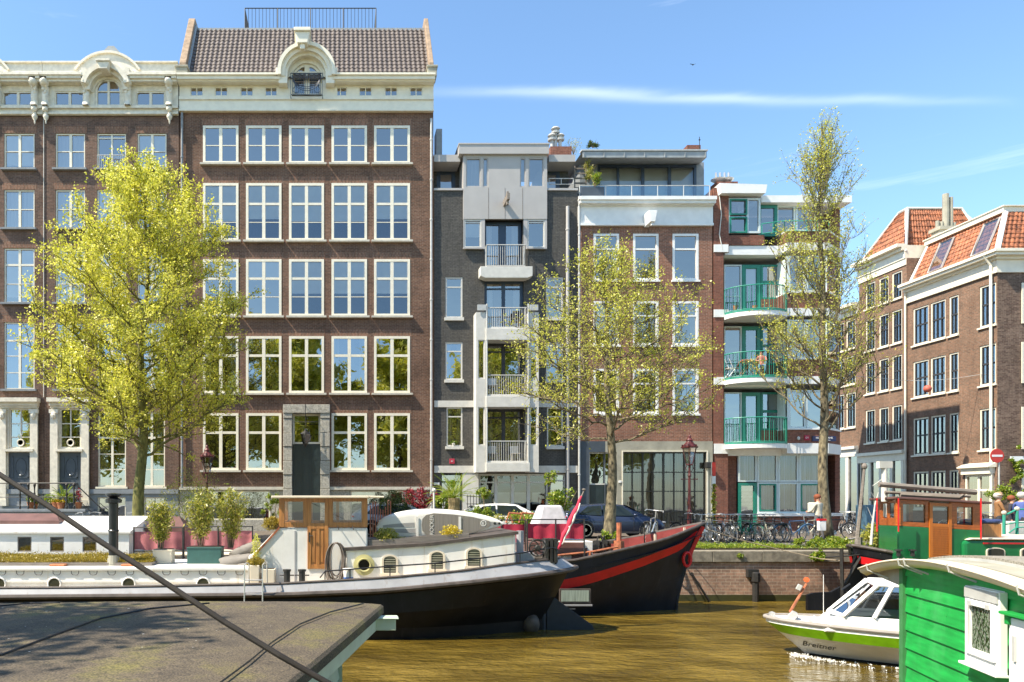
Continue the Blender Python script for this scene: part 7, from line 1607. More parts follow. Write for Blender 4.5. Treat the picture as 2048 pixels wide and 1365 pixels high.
# ================= street things
def lamp_post(label,px,ptop,Y,mat='lamp_red'):
    x=(px-CX)/F*Y; zt=EYE-(ptop-CY)/F*Y; t=top('street_lamp',label,'street lamp',(x,Y,0),group='old lantern street lamps'); b=MB(); h=zt-1.35
    b.lathe([(.17,0),(.18,.15),(.13,.25),(.15,.5),(.1,.62),(.085,1.1),(.1,1.15),(.06,1.25),(.05,h-.5),(.075,h-.45),(.045,h-.35),(.04,h-.05),(.08,h)],(x,Y,0),10)
    b.tube([(x-.33,Y,h-.6),(x+.33,Y,h-.6)],.018,5); b.ell((x-.33,Y,h-.6),(.03,.03,.03),6,5); b.ell((x+.33,Y,h-.6),(.03,.03,.03),6,5)
    b.tube([(x-.05,Y,h-.3),(x-.17,Y,h-.15),(x-.1,Y,h+.02)],.014,5); b.tube([(x+.05,Y,h-.3),(x+.17,Y,h-.15),(x+.1,Y,h+.02)],.014,5); b.build('post',M[mat],t)
    s=[(.14,0),(.29,.68)]; b=MB(); b.lathe(s,(x,Y,h+.03),6); b.build('lantern_glass',M['lamp_glass'],t)
    b=MB()
    for k in range(6): a=k*math.pi/3; b.tube([(x+.142*math.cos(a),Y+.142*math.sin(a),h+.03),(x+.295*math.cos(a),Y+.295*math.sin(a),h+.71)],.012,4)
    b.lathe([(.15,-.02),(.15,.03)],(x,Y,h+.01),6); b.lathe([(.33,.0),(.34,.05),(.3,.07),(.14,.24),(.12,.3),(.15,.32),(.07,.42),(.06,.5),(.02,.56),(0,.66)],(x,Y,h+.71),12)
    for k in range(6): a=k*math.pi/3; b.ell((x+.3*math.cos(a),Y+.3*math.sin(a),h+.8),(.035,.035,.06),5,4)
    b.ell((x,Y,h+.25),(.035,.035,.12),6,5); b.build('lantern_frame',M[mat],t); return t
lamp_post('oxblood lantern street lamp in front of the brown warehouse, beside the pale shrub',414,887,34)
lamp_post('oxblood lantern street lamp in front of the steel glazed garage',1379,866,31.5)
def bike(name,label,mat,loc,rz,lean=0,group='parked bicycles',src=None):
    if src is not None:
        t=copy_tree(src); t['label']=label
    else:
        t=top(name,label,'bicycle',(0,0,0),group=group,local=True)
        for sx in(-.53,.53):
            b=MB(); b.tube([(sx+.33*math.cos(a),0,.35+.33*math.sin(a)) for a in[2*math.pi*k/20 for k in range(20)]],.017,5,closed=True); wl=b.build('wheel',M['tyre'],t)
            b=MB()
            for k in range(12): a=math.pi*k/6; b.tube([(sx,0,.35),(sx+.31*math.cos(a),0,.35+.31*math.sin(a))],.0035,3,caps=False)
            b.cyl((sx,-.04,.35),(sx,.04,.35),.025,n=6); b.tube([(sx+.31*math.cos(a),0,.35+.31*math.sin(a)) for a in[2*math.pi*k/20 for k in range(20)]],.013,4,closed=True); b.build('spokes',M['steel'],wl)
        b=MB(); bbk=(-.08,0,.3); st_=(-.24,0,.82); hd=(.36,0,.84); hl=(.42,0,.68)
        for p,q in((bbk,st_),(st_,hd),(bbk,hl),(hd,hl)): b.tube([p,q],.019,6)
        for sy in(-.05,.05): b.tube([bbk,(-.53,sy,.35)],.011,5); b.tube([(-.22,0,.78),(-.53,sy,.35)],.011,5); b.tube([hl,(.47,sy,.58),(.53,sy,.35)],.013,5)
        b.build('frame',mat,t)
        b=MB()
        for sx in(-.53,.53): b.tube([(sx+.365*math.cos(a),0,.35+.365*math.sin(a)) for a in[(.15 if sx<0 else .9)+k*(2.4/10) for k in range(11)]],.022,5)
        b.build('mudguard',mat,t)
        b=MB(); b.tube([hd,(.33,0,1.05)],.016,6); b.tube([(.05,-.27,1.04),(.2,-.25,1.08),(.33,-.08,1.07),(.33,.08,1.07),(.2,.25,1.08),(.05,.27,1.04)],.014,6); b.build('handlebar',M['steel'],t)
        b=MB(); b.tube([st_,(-.27,0,.95)],.014,6); b.add([(-.42,-.09,.97),(-.42,.09,.97),(-.1,.02,.98),(-.1,-.02,.98),(-.4,-.08,.93),(-.4,.08,.93),(-.12,.015,.94),(-.12,-.015,.94)],[(0,3,2,1),(4,5,6,7),(0,1,5,4),(1,2,6,5),(2,3,7,6),(3,0,4,7)]); b.build('saddle',M['black'],t,bevel=.015)
        b=MB(); b.box(-.85,-.4,-.07,.07,.73,.745); b.tube([(-.8,.06,.73),(-.53,.06,.35)],.008,4); b.tube([(-.8,-.06,.73),(-.53,-.06,.35)],.008,4); b.build('carrier',M['iron'],t)
        b=MB(); b.lathe([(.085,-.008),(.09,0),(.085,.008)],bbk,12,'y'); b.tube([(-.08,.05,.3),(.06,.06,.2),(.06,.12,.2)],.01,4); b.tube([(-.08,-.05,.3),(-.22,-.06,.4),(-.22,-.12,.4)],.01,4); b.tube([(-.08,.03,.385),(-.53,.03,.39)],.006,3); b.tube([(-.08,.03,.215),(-.53,.03,.31)],.006,3); b.build('crank',M['steel'],t)
    t.location=loc; t.rotation_euler=(lean,0,rz)
    for ch in t.children:
        if ch.name.startswith(('frame','mudguard')): recolor(ch,mat)
    return t
BC=[cobj('bike_grey',(.5,.5,.5),metal=.5,rough=.35),cobj('bike_black',(.02,.02,.022)),cobj('bike_blue',(.12,.25,.42),rough=.35),cobj('bike_cream',(.6,.57,.45)),cobj('bike_green',(.05,.22,.14)),cobj('bike_red',(.4,.05,.04)),cobj('bike_silver',(.6,.6,.6),metal=.7,rough=.3)]
cn=['grey','black','pale blue','cream','green','red','silver']
def gx(px,Y): return ((px-CX)/F*Y,Y,0)
b0=bike('bicycle','pale blue wheeled bicycle parked side on, left of the woman at the tree',BC[2],gx(1588,29.2),R(3),.08)
SP=[(1404,29.6,88,0),(1416,29.2,97,6),(1428,29.9,80,1),(1441,29.3,100,0),(1453,29.9,84,6),(1466,29.4,76,3),(1479,29.9,98,1),(1491,29.2,108,4),(1503,29.6,62,2),(1517,29.9,92,0),(1529,29.4,84,3),(1541,29.8,98,1),(1558,29.6,88,6)]
pos=['nearest the red striped bow','second from the bow','third from the bow','fourth from the bow','fifth from the bow','sixth from the bow','in the middle of the rack','just right of the middle of the rack','wheel turned out, before the striped door','before the right edge of the striped door','below the left end of the curtains','last but one of the row','last one, beside the side on bicycle']
for k,(px,Y,a,c) in enumerate(SP): bike('bicycle','%s bicycle end on in the rack, %s'%(cn[c],pos[k]),BC[c],gx(px,Y),R(a),R(random.uniform(-8,8)),src=b0)
bike('bicycle','cream and green bicycle parked side on directly left of the right hand tree trunk',BC[3],gx(1618,29.9),R(28),.1,src=b0)
bike('bicycle','black bicycle leaning behind the right hand tree trunk',BC[1],gx(1674,30.9),R(-4),-.1,src=b0)
bike('bicycle','silver bicycle lying against the bow of the red striped barge',BC[6],A(1300,1083,23.6)-Vector((0,0,.1)),R(55),.1,src=b0)
bike('bicycle','black bicycle standing below the lamp in front of the garage',BC[1],gx(1372,31.2),R(14),.1,src=b0)
for i,(px,Y,a,c,lb) in enumerate(((150,33,10,0,'grey bicycle below the stone stoop steps'),(185,33.4,60,1,'black bicycle in front of the basement window beside the stoop steps'),(252,33,15,2,'blue bicycle left of the left tree trunk'),(300,34,80,1,'black bicycle right of the left tree trunk'),(1690,36,75,1,'black bicycle in the shade at the mouth of the side street, nearest the tree'),(1702,37,60,1,'black bicycle in the shade at the mouth of the side street, nearest the blue box'),(1712,35.5,85,0,'grey bicycle in the shade behind the blue box'),(1972,33,15,3,'cream bicycle under the shop window of the corner house'),(1990,31,20,2,'pale blue bicycle beside the man in the brown coat'),(2010,32,10,1,'black bicycle behind the green railing'),(1905,35,10,6,'silver bicycle seen through the wheelhouse door window'))): bike('bicycle',lb,BC[c],gx(px,Y),R(a),.08,src=b0)
# bike rack bars
b=MB()
for k in range(9): x=gx(1405+19*k,29.6)[0]; b.tube([(x-.18,29.6,0),(x-.18,29.6,.75),(x+.18,29.6,.75),(x+.18,29.6,0)],.022,6)
b.build('bicycle_rack',M['galv'],None,T=('row of low steel hoops holding the end on bicycles','bicycle rack'))
# ---- cars
def car(label,loc,rz,mat,group='cars parked in front of the houses',src=None):
    if src is not None:
        t=copy_tree(src); t['label']=label; t.location=loc; t.rotation_euler=(0,0,rz)
        for ch in t.children:
            if ch.name.startswith('body'): recolor(ch,mat)
        return t
    t=top('parked_car',label,'car',(0,0,0),group=group,local=True); L_=4.45
    # profile stations: x, sill z, belt z, roof z, half width
    S_=[(-2.22,.55,.80,.82,.62),(-2.18,.35,.98,1.0,.74),(-2.0,.27,1.02,1.12,.83),(-1.72,.25,1.0,1.28,.87),(-1.3,.24,.97,1.40,.9),(-.7,.24,.95,1.46,.91),(0,.24,.93,1.47,.91),(.45,.24,.92,1.42,.91),(.85,.24,.91,1.22,.9),(1.2,.24,.90,1.0,.9),(1.5,.25,.87,.91,.88),(1.9,.28,.78,.80,.82),(2.12,.33,.66,.68,.7),(2.22,.42,.56,.58,.52)]
    b=MB(); rows=[]
    for x,zs,zb,zr,hw in S_:
        cab=max(0,(zr-zb)); wr=hw-.1-.28*min(1,cab/.5); sec=[(hw*.92,zs),(hw,zs+.12),(hw*1.0,(zs+zb)/2+.05),(hw-.03,zb-.03),(hw-.07,zb)]
        top_=[(wr+(hw-.07-wr)*.5*(1 if cab>.2 else 0)+(0 if cab>.2 else .0),zb+cab*.5),(wr,zr-.03 if cab>.1 else zr),(wr*.6,zr+.0),(0,zr+.02)]
        half=sec+top_; rows.append([(x,-y,z) for y,z in half]+[(x,y,z) for y,z in half[::-1][1:]])
    b.grid(rows); b.poly(rows[0][::-1]); b.poly(rows[-1]); b.build('body',mat,t,smooth=True)
    # side windows, windscreen
    def gl(pts,name,off=.012):
        for sg in(-1,1):
            b=MB(); b.poly([(x,sg*(y+off),z) for x,y,z in pts][::sg]); b.build(name,M['car_glass_dark'],t)
    M['car_glass_dark']=cobj('dark_car_glass',(.02,.028,.025),rough=.03)
    gl([(-1.62,.79,1.02),(-.62,.85,.98),(-.62,.70,1.40),(-1.2,.69,1.36)],'side_window'); gl([(-.56,.85,.98),(.78,.84,.96),(.28,.70,1.38),(-.56,.70,1.41)],'side_window')
    b=MB(); b.quad((1.18,-.7,1.03),(1.18,.7,1.03),(.5,.55,1.42),(.5,-.55,1.42)); b.build('windscreen',M['car_glass_dark'],t)
    b=MB(); b.quad((-2.05,.6,1.08),(-2.05,-.6,1.08),(-1.5,-.52,1.4),(-1.5,.52,1.4)); b.build('rear_window',M['car_glass_dark'],t)
    for sx in(-1.36,1.36):
        for sg in(-1,1):
            b=MB(); b.lathe([(.24,-.1),(.33,-.11),(.355,-.06),(.355,.06),(.33,.1)],(sx,sg*.84,.355),24,'y'); w_=b.build('wheel',M['tyre'],t,smooth=True)
            b=MB(); y=sg*.945
            for k in range(10): a=2*math.pi*k/10; b.add([(sx+.05*math.cos(a-.3),y,.355+.05*math.sin(a-.3)),(sx+.05*math.cos(a+.3),y,.355+.05*math.sin(a+.3)),(sx+.25*math.cos(a+.09),y,.355+.25*math.sin(a+.09)),(sx+.25*math.cos(a-.09),y,.355+.25*math.sin(a-.09))],[(0,1,2,3)])
            b.lathe([(.235,0),(.26,-.01*sg),(.27,0)],(sx,y,.355),24,'y'); b.lathe([(0,.0),(.07,.001)],(sx,y+sg*.003,.355),12,'y'); b.build('rim',M['alloy'],w_)
            b=MB(); b.tube([(sx+.39*math.cos(R(a)),sg*.905,.355+.39*math.sin(R(a))) for a in range(-15,196,15)],.03,6); b.build('wheel_arch',M['car_trim'],t)
            b=MB(); b.lathe([(0,0),(.37,.001)],(sx,sg*.915,.355),20,'y'); b.build('painted_arch_shade',M['tyre'],t)  # flat black disc painted in for the shade inside the wheel arch
    for sg in(-1,1):
        b=MB(); b.ell((.75,sg*1.0,1.0),(.1,.09,.07),10,6); b.box(.7,.8,min(sg*.86,sg*.96),max(sg*.86,sg*.96),.95,.99); b.build('wing_mirror',mat,t,smooth=True)
        b=MB(); b.ell((2.06,sg*.62,.68),(.16,.12,.05),10,6); b.build('headlight',M['steel'],t,smooth=True)
        b=MB(); b.ell((-2.13,sg*.62,.9),(.08,.16,.06),10,6); b.build('tail_light',M['red'],t,smooth=True)
        for x in(-.45,-1.4): b=MB(); b.box(x,x+.18,min(sg*.9,sg*.925),max(sg*.9,sg*.925),.84,.865); b.build('door_handle',mat,t)
        b=MB()
        for x in(-.6,.72): b.box(x-.004,x+.004,min(sg*.9,sg*.914),max(sg*.9,sg*.914),.3,.93)
        b.box(-.95,.95,min(sg*.88,sg*.92),max(sg*.88,sg*.92),.22,.3); b.build('door_seam',M['car_trim'],t)
    t.location=loc; t.rotation_euler=(0,0,rz); return t
c0=car('slate blue hatchback parked behind the middle tree, nose pointing right',gx(1219,32.9),0,M['car_blue'])
car('white parked car mostly hidden behind flowering planters and the paddle board',gx(1012,34.2),0,cobj('white_car_paint',(.7,.7,.7),rough=.25),src=c0)
car('grey parked car mostly hidden behind the burgundy maple',gx(800,34.2),0,cobj('grey_car_paint',(.3,.33,.36),rough=.25),src=c0)
# ---- stoop with railings and steps at the left houses
def fp(px,py,Y): return A(px,py,Y)
t=top('stone_stoop','grey stone stoop with steps, shared by the two dark panelled front doors','stoop',(fx(90),38.6,0))
z0=fz(1018); b=MB(); b.box(fx(-60),fx(188),38.1,FY-.05,0,z0-.14); b.box(fx(-62),fx(190),38.0,FY-.05,z0-.138,z0)
for k in range(6): b.box(fx(188)+.003+k*.26,fx(188)+.003+(k+1)*.26,38.1+.002*k,FY-.06,0,z0-.14-(k)*(z0-.1)/6.4)
b.build('steps',M['bluestone'],t,bevel=.01)
b=MB(); zr_=fz(968); b.tube([(fx(-60),38.15,zr_),(fx(168),38.15,zr_),(fx(222),38.15,fz(1020))],.035,6); b.tube([(fx(-60),38.15,fz(995)),(fx(168),38.15,fz(995)),(fx(212),38.15,fz(1034))],.02,6)
for px in(62,78,90,152,166,-20): b.lathe([(.05,0),(.06,.1),(.03,.2),(.05,.35),(.03,.6),(.06,.75),(.03,.9),(.045,1.1),(.08,1.25),(.02,1.32)],(fx(px),38.15,z0),8)
b.build('iron_railing',M['iron'],t)
def potplant(label,px,py,Y,r,h,mat,leaf,n=260,ls=.06,potmat='terracotta',kind='potted plant',fr=(.3,.3,.25)):
    p=A(px,py,Y); t=top('potted_plant',label,kind,p,group=None); b=MB(); b.lathe([(r*.7,0),(r,h),(r*1.1,h),(r*1.1,h+.04),(r*.9,h+.04),(0,h+.02)],p,12); b.build('pot',M[potmat],t)
    P=[]
    for i in range(n):
        v=Vector(rng.normal(size=3)).normalized()*random.random()**.4; P.append(p+Vector((v.x*fr[0],v.y*fr[1],h+fr[2]*(.8+v.z))))
    leaves_mesh('foliage',M[leaf],P,ls,t,up=.8); return t
zz=1018
potplant('small shrub in a terracotta pot on the stoop, in front of the left door',61,zz,38.45,.17,.3,'','leaf_green',fr=(.25,.25,.33))
potplant('terracotta pot with a leafy plant, left of the railing middle post',70,zz+1,38.7,.14,.25,'','leaf_fresh',fr=(.2,.2,.25))
potplant('leafy plant in a terracotta pot behind the middle of the stoop railing',98,zz,38.6,.16,.25,'','leaf_fresh',fr=(.4,.3,.3))
potplant('orange flowered plant in a broad terracotta pot on the stoop',112,zz,38.5,.2,.28,'','flower',fr=(.25,.2,.12))
potplant('low flowering plant in the widest terracotta pot under the palm fronds',122,zz,38.35,.21,.28,'','flower',fr=(.22,.2,.1))
potplant('round lime shrub in a dark pot near the right end of the stoop railing',142,zz,38.4,.17,.25,'','leaf_fresh',potmat='slate_blue',fr=(.26,.25,.33))
potplant('reddish twiggy plant in a terracotta pot at the stoop corner',157,zz,38.45,.19,.3,'','leaf_red',fr=(.18,.2,.45),n=120)
def frondplant(name,label,base,h,L_,n,mat,trunk=None,droop=.9,cat='palm'):
    t=top(name,label,cat,base); b=MB(); base=Vector(base); c=base+Vector((0,0,h))
    if trunk: bb_=MB(); bb_.tube([base+Vector((0,0,h*k/8)) for k in range(9)],[trunk*(1.1+.12*(k%2)) for k in range(9)],10); bb_.build('trunk',cobj('fibrous_palm_trunk',(.30,.22,.11),bmp=.8,rough=.95),t)
    for k in range(n):
        a=2.4*k; el=R(75-60*(k/n)); d=Vector((math.cos(a)*math.cos(el),math.sin(a)*math.cos(el),math.sin(el))); pts=[c]
        for s in range(6): d=(d+Vector((0,0,-.11*droop))).normalized(); pts.append(pts[-1]+d*L_/6)
        b.tube(pts,[.012,.01,.008,.006,.005,.003,.002],4,caps=False); sd=d.cross(Vector((0,0,1))).normalized()
        for i in range(2,7):
            for u in(0,.33,.66):
                q=pts[i-1]+(pts[i]-pts[i-1])*u; fwd=(pts[i]-pts[i-1]).normalized()
                for sg in(-1,1): tip=q+fwd*L_*.22+sd*sg*L_*.2*(1-.1*i)+Vector((0,0,-.04)); m_=(q+tip)/2+Vector((0,0,.02)); wv=fwd*.022; b.quad(q-wv,m_-wv,tip,m_+wv)
    b.build('fronds',M[mat],t); return t
frondplant('potted_palm','small fan palm on the stoop in front of the right door',A(127,zz,38.8),.55,.75,16,'leaf_green',trunk=.04)
frondplant('palm_tree','fan palm with a shaggy trunk in front of the grey house',A(908,1058,33),1.35,1.25,26,'leaf_fresh',trunk=.22,droop=1.2)
bush('climbing_shrub','leafy green climbing shrub between the downpipe and the palm',A(893,1000,34),(.5,.3,1.35),1500,.1,M['leaf_fresh'],clump=12)
bush('maple_shrub','burgundy leaved maple in front of the warehouse base',A(836,1006,34.5),(1.0,.6,.65),1500,.08,M['leaf_red'],clump=16,elong=2.4)
bush('hedge','dark speckled evergreen hedge right of the barge wheelhouse',A(790,1018,33.5),(.85,.4,.85),2200,.07,M['leaf_dark'],clump=0)
bush('climbing_plant','green climber on the house base left of the barge wheelhouse windows',A(548,1010,36.5),(.8,.25,.9),900,.08,M['leaf_fresh'],clump=14)
bush('garden_shrub','bright low shrub in front of the grey house windows, right of the palm',A(962,1030,32),(.75,.4,.35),900,.08,M['leaf_fresh'],clump=10)
bush('garden_shrub','slender pale topped sapling in front of the left ground floor window of the grey house',A(967,987,32.5),(.32,.3,.27),350,.08,M['leaf_fresh'],clump=5)
b=MB(); p=A(967,1050,32.5); b.tube([p,p+Vector((.03,0,.7)),p+Vector((0,0,1.3))],.02,5); b.build('sapling_stem',M['twig'],None,T=('thin upright stem below the pale topped sapling','stem'))
bush('garden_shrub','tall airy shrub with big pale leaf tufts in front of the dark entrance window',A(1122,1005,31.5),(.95,.5,.95),420,.12,M['leaf_fresh'],clump=13)
bush('garden_shrub','leggy shrub top with pale tufts left of the grey downpipe',A(1100,955,31.5),(.35,.3,.35),120,.11,M['leaf_fresh'],clump=5)
bush('garden_shrub','mixed green shrub behind the crimson canvas between the orange frames',A(1050,1042,24.6),(.6,.35,.35),700,.07,M['leaf_fresh'],clump=10)
bush('garden_shrub','low green leaves at the foot of the middle tree',A(1225,1078,25.2),(.6,.3,.25),380,.1,M['leaf_fresh'],clump=7,stem=False)
bush('garden_shrub','low mixed planting between the palm and the white car',A(1010,1040,31),(1.6,.4,.3),900,.08,M['leaf_bamboo'],clump=20)
bush('garden_shrub','bushy yellow green shrub beside the black post at the green barge stern',A(1755,1070,24.9),(.6,.35,.38),1100,.07,M['leaf_bamboo'],clump=9)
bush('tree_base_plants','fresh green ground plants around the foot of the right hand tree',A(1660,1088,25.4),(1.6,.4,.26),1800,.07,M['leaf_fresh'],clump=26,stem=False,cat='plants')
bush('wall_plant','bright leafy fern like plant growing out of the quay wall top',A(1637,1112,24.0),(.42,.16,.25),420,.085,M['leaf_fresh'],clump=7,stem=False,cat='plant')
bush('wall_plant','tiny weed on the coping joint of the quay wall',A(1481,1112,24.1),(.12,.05,.1),60,.05,M['leaf_fresh'],stem=False,cat='plant')
bush('ivy','leafy creeper climbing the brick front of the corner house at the right edge',Vector((A(2035,930,39.8).x,39.75,EYE+.9*1.2)),(.5,.2,2.2),900,.11,M['leaf_fresh'],clump=22,stem=False,cat='climber')
bush('garden_shrub','leafy shrub behind the heads of the people at the right edge',A(2010,990,36),(1.1,.4,.5),700,.1,M['leaf_fresh'],clump=12)
bush('roof_shrub','green and straw coloured roof terrace shrub in the navy planter on the penthouse',A(1190,358,FY),(.42,.3,.42),500,.08,M['leaf_fresh'],clump=8)
bush('roof_shrub','wild straw coloured climber on the terrace trellis beside the penthouse',A(1178,340,FY+.5),(.4,.3,.7),420,.07,M['leaf_bamboo'],clump=10)
bush('roof_shrub','small flat topped pine on the penthouse roof',A(1186,288,FY+4),(.5,.4,.25),500,.07,M['leaf_dark'],clump=7)
bush('roof_shrub','bare twiggy shrub on the roof between the flues and the flat topped pine',A(1147,292,FY+4),(.5,.3,.5),160,.06,M['leaf_bamboo'])
b=MB(); b.box(fx(1162),fx(1209),FY-.0,FY+.5,fz(393),fz(374)); b.build('terrace_planter',M['slate_blue'],None,bevel=.02,T=('dark blue grey planter at the left end of the penthouse terrace','planter'))
b=MB()
for k in range(6): b.box(fx(1160),fx(1184),FY+1.0,FY+1.04,fz(372-k*10),fz(369-k*10)); 
for px in(1160,1183): b.box(fx(px),fx(px)+.06,FY+.96,FY+1.0,fz(392),fz(316))
b.build('terrace_trellis',M['wood_grey'],None,T=('weathered slatted trellis on the penthouse terrace','trellis'))
# orange frames behind the canvas
b=MB()
for px in(1018,1044): 
    b.tube([A(px-6,1046,23.3),A(px,1026,23.3),A(px+8,1046,23.3)],.03,6); b.tube([A(px,1026,23.3),A(px+24,1028,23.3)],.03,6)
b.build('orange_trestle',M['rust'],None,T=('orange red tubular frame standing behind the crimson canvas','frame'))
# signs
t=top('no_entry_sign','round red sign with a white bar on a pole before the corner house','road sign',(A(1994,0,36).x,36,0))
c=A(1994,912,36); b=MB(); b.cyl((c.x+.14,36.05,0),(c.x+.14,36.05,c.z+.3),.035,n=8); b.build('sign_pole',M['galv'],t)
b=MB(); b.lathe([(0,-.012),(.33,-.012),(.335,0),(.33,.012)],c,28,'y'); b.build('sign_disc',M['sign_red'],t); b=MB(); b.box(c.x-.25,c.x+.25,c.y-.02,c.y-.0125,c.z-.05,c.z+.05); b.build('white_bar',M['sign_white'],t)
b=MB(); b.box(c.x-.36,c.x+.3,36.06,36.09,c.z-.42,c.z+.3)
s=top('street_name_board','pale street name board on the dark brick front at the right edge','sign',A(2035,918,39.9)); b=MB(); p=A(2035,918,39.85); b.box(p.x-.4,p.x+.4,p.y-.04,p.y,p.z-.13,p.z+.13); b.build('board',M['sign_white'],s)
t=top('parking_sign_post','grey post with a red edged sign and small white plate by the concrete pier','road sign',(A(1424,0,30.5).x,30.5,0))
c=A(1424,925,30.5); b=MB(); b.cyl((c.x,30.5,0),(c.x,30.5,c.z),.032,n=8); b.build('sign_post',M['galv'],t); b=MB(); b.box(c.x-.02,c.x+.11,30.42,30.45,A(0,952,30.5).z,c.z); b.build('red_sign_edge',M['sign_red'],t); b=MB(); b.box(c.x-.03,c.x+.1,30.4,30.43,A(0,968,30.5).z,A(0,953,30.5).z); b.build('white_plate',M['sign_white'],t)
b=MB(); P=[]
for i in range(260): P.append(A(1428+random.uniform(-5,5)*(.5+.5*math.sin(i)),random.uniform(968,1075),30.4))
leaves_mesh('dried_garland',M['leaf_bamboo'],P,.08,T=('straw coloured dried climber wound round the grey sign post','plant'))
# wooden fence with plants beside wheelhouse, white post
b=MB()
for k in range(9): p=A(741+k*5,1040,33); b.tube([(p.x,33,0),(p.x,33,1.4+.2*math.sin(k))],.03,5)
b.build('stick_fence',M['rust'],None,T=('row of rusty upright rods right of the barge wheelhouse','fence'))
b=MB(); p=A(868,1050,31); b.cyl((p.x,31,0),(p.x,31,A(0,984,31).z),.045,n=8); b.ell((p.x,31,A(0,981,31).z),(.09,.09,.09),10,6); b.build('white_garden_post',M['pearl'],None,T=('pale post with a round knob between the burgundy maple and the palm','post'))
b=MB()
for k in range(5): p=A(935+k*6,0,36); b.tube([(p.x,36,.0),(p.x,36,1.9)],.015,4)
for k in range(5): b.tube([(A(933,0,36).x,36,.4+.35*k),(A(963,0,36).x,36,.4+.35*k)],.015,4)
b.build('garden_trellis',M['iron'],None,T=('square wire trellis between the palm and the grey house windows','trellis'))
b=MB(); p=A(1720,1040,33); b.box(p.x+.28,p.x+1.3,33,33.7,0,1.42); b.build('blue_builders_box',cobj('dull_blue_panel',(.06,.13,.2)),None,bevel=.02,T=('dull blue box container behind the green barge stern pole','container'))
b=MB(); b.tube([A(1742,1090,24.5),A(1745,1050,24.5),A(1750,1010,24.5),A(1757,985,24.5)],[.04,.035,.02,.01],6)
for a,c in(((1746,1040),(1735,1015)),((1750,1010),(1765,995)),((1748,1025),(1762,1010)),((1752,1000),(1742,985))): b.tube([A(*a,24.5),A(*c,24.5)],[.015,.006],4)
b.build('bare_sapling',M['pearl'],None,T=('pale bare crooked sapling in front of the blue container','sapling'))
# green railing at the right edge and bridge parapet
t=top('green_railing','dark green stair railing with pale ball finials at the right edge','railing',A(2020,1090,24.5))
b=MB()
for px,q in((2008,1028),(2034,1016)): p=A(px,1090,24.5); b.cyl((p.x,p.y,-.1),(p.x,p.y,A(0,q,24.5).z),.045,n=8)
b.tube([A(2008,1032,24.5),A(2034,1019,24.5),A(2075,1019,24.5)],.03,6); b.tube([A(2008,1050,24.5),A(2034,1045,24.5),A(2075,1045,24.5)],.02,6); b.tube([A(2018,1066,24.45),A(2032,1056,24.45),A(2055,1054,24.45)],.02,6); b.build('rail_bars',M['green_rail'],t)
b=MB()
for px,q in((2008,1026),(2034,1018)): b.ell(A(px,q,24.5),(.075,.075,.075),10,7)
b.build('ball_finial',M['stone_pale'],t)
b=MB(); p=A(2018,1090,25.2); b.box(p.x,p.x+8,25.2,26,0,A(0,1044,25.2).z); b.build('stone_parapet',M['pearl'],None,bevel=.02,T=('pale stone parapet behind the green railing at the right edge','wall'))
# balcony things
def facadeY(q): return EYE-(q-CY)/F*39.0
t=top('folding_table','small wooden folding table with a pink cloth on the green balcony','table',A(1492,757,39.0))
z=facadeY(754)+.1; x=A(1493,0,39).x; b=MB()
for sy in(-.15,.15): b.tube([(x-.3,39+sy,z),(x+.22,39+sy,z+.68)],.018,5); b.tube([(x+.3,39+sy,z),(x-.22,39+sy,z+.68)],.018,5)
b.box(x-.3,x+.3,38.75,39.25,z+.68,z+.71); b.build('table_frame',M['wood'],t); b=MB(); b.box(x-.26,x+.2,38.8,39.1,z+.712,z+.78); b.build('pink_cloth',M['canvas_pink'],t,bevel=.02)
for i,(x_,q,Y_,lb) in enumerate(((1462,757,39.2,'white folding chair at the left end of the upper green balcony'),)):
    x=A(x_,0,Y_).x; z=facadeY(q)+.1; t=top('folding_chair',lb,'chair',(x,Y_,z)); b=MB()
    for sy in(-.2,.2): b.tube([(x-.2,Y_+sy,z),(x+.15,Y_+sy,z+.45)],.013,4); b.tube([(x+.2,Y_+sy,z),(x-.22,Y_+sy,z+.95)],.013,4)
    for k in range(4): b.box(x-.2+k*.1,x-.13+k*.1,Y_-.2,Y_+.2,z+.44,z+.455)
    b.build('chair_frame',M['white'],t)
for x_,q,lb in((1471,624,'small terracotta pot near the left of the top green balcony'),(1510,624,'pale flower pot behind the right part of the top green balcony railing')): 
    p=A(x_,q,39.1); b=MB(); b.lathe([(.08,.1),(.13,.3),(.14,.32),(0,.3)],p,10); b.build('flower_pot',M['terracotta'],None,T=(lb,'plant pot'))
def patiochair(px,q,Y,lb,mat):
    x=A(px,0,Y).x; z=fz(q); t=top('patio_chair',lb,'chair',(x,Y,z)); b=MB()
    for sx in(-.22,.22):
        for sy in(-.2,.2): b.tube([(x+sx,Y+sy,z),(x+sx*.9,Y+sy*.9,z+.44)],.014,4)
    b.box(x-.24,x+.24,Y-.22,Y+.22,z+.44,z+.47); b.box(x-.22,x+.22,Y+.2,Y+.23,z+.5,z+.85); b.build('chair_body',mat,t)
patiochair(985,790,FY-.25,'white garden chair on the third balcony of the grey house',M['white']); patiochair(1035,655,FY-.25,'dark garden chair on the second balcony of the grey house',M['iron']); patiochair(985,925,FY-.25,'white garden chair at the left of the lowest balcony of the grey house',M['pearl']); patiochair(1030,925,FY-.25,'white garden chair at the right of the lowest balcony of the grey house',M['pearl'])
potplant('small pot with white flowers on the lowest left window sill of the grey house',907,893,FY-.05,.08,.12,'','leaf_green',n=80,ls=.05,potmat='pearl',fr=(.2,.06,.1))
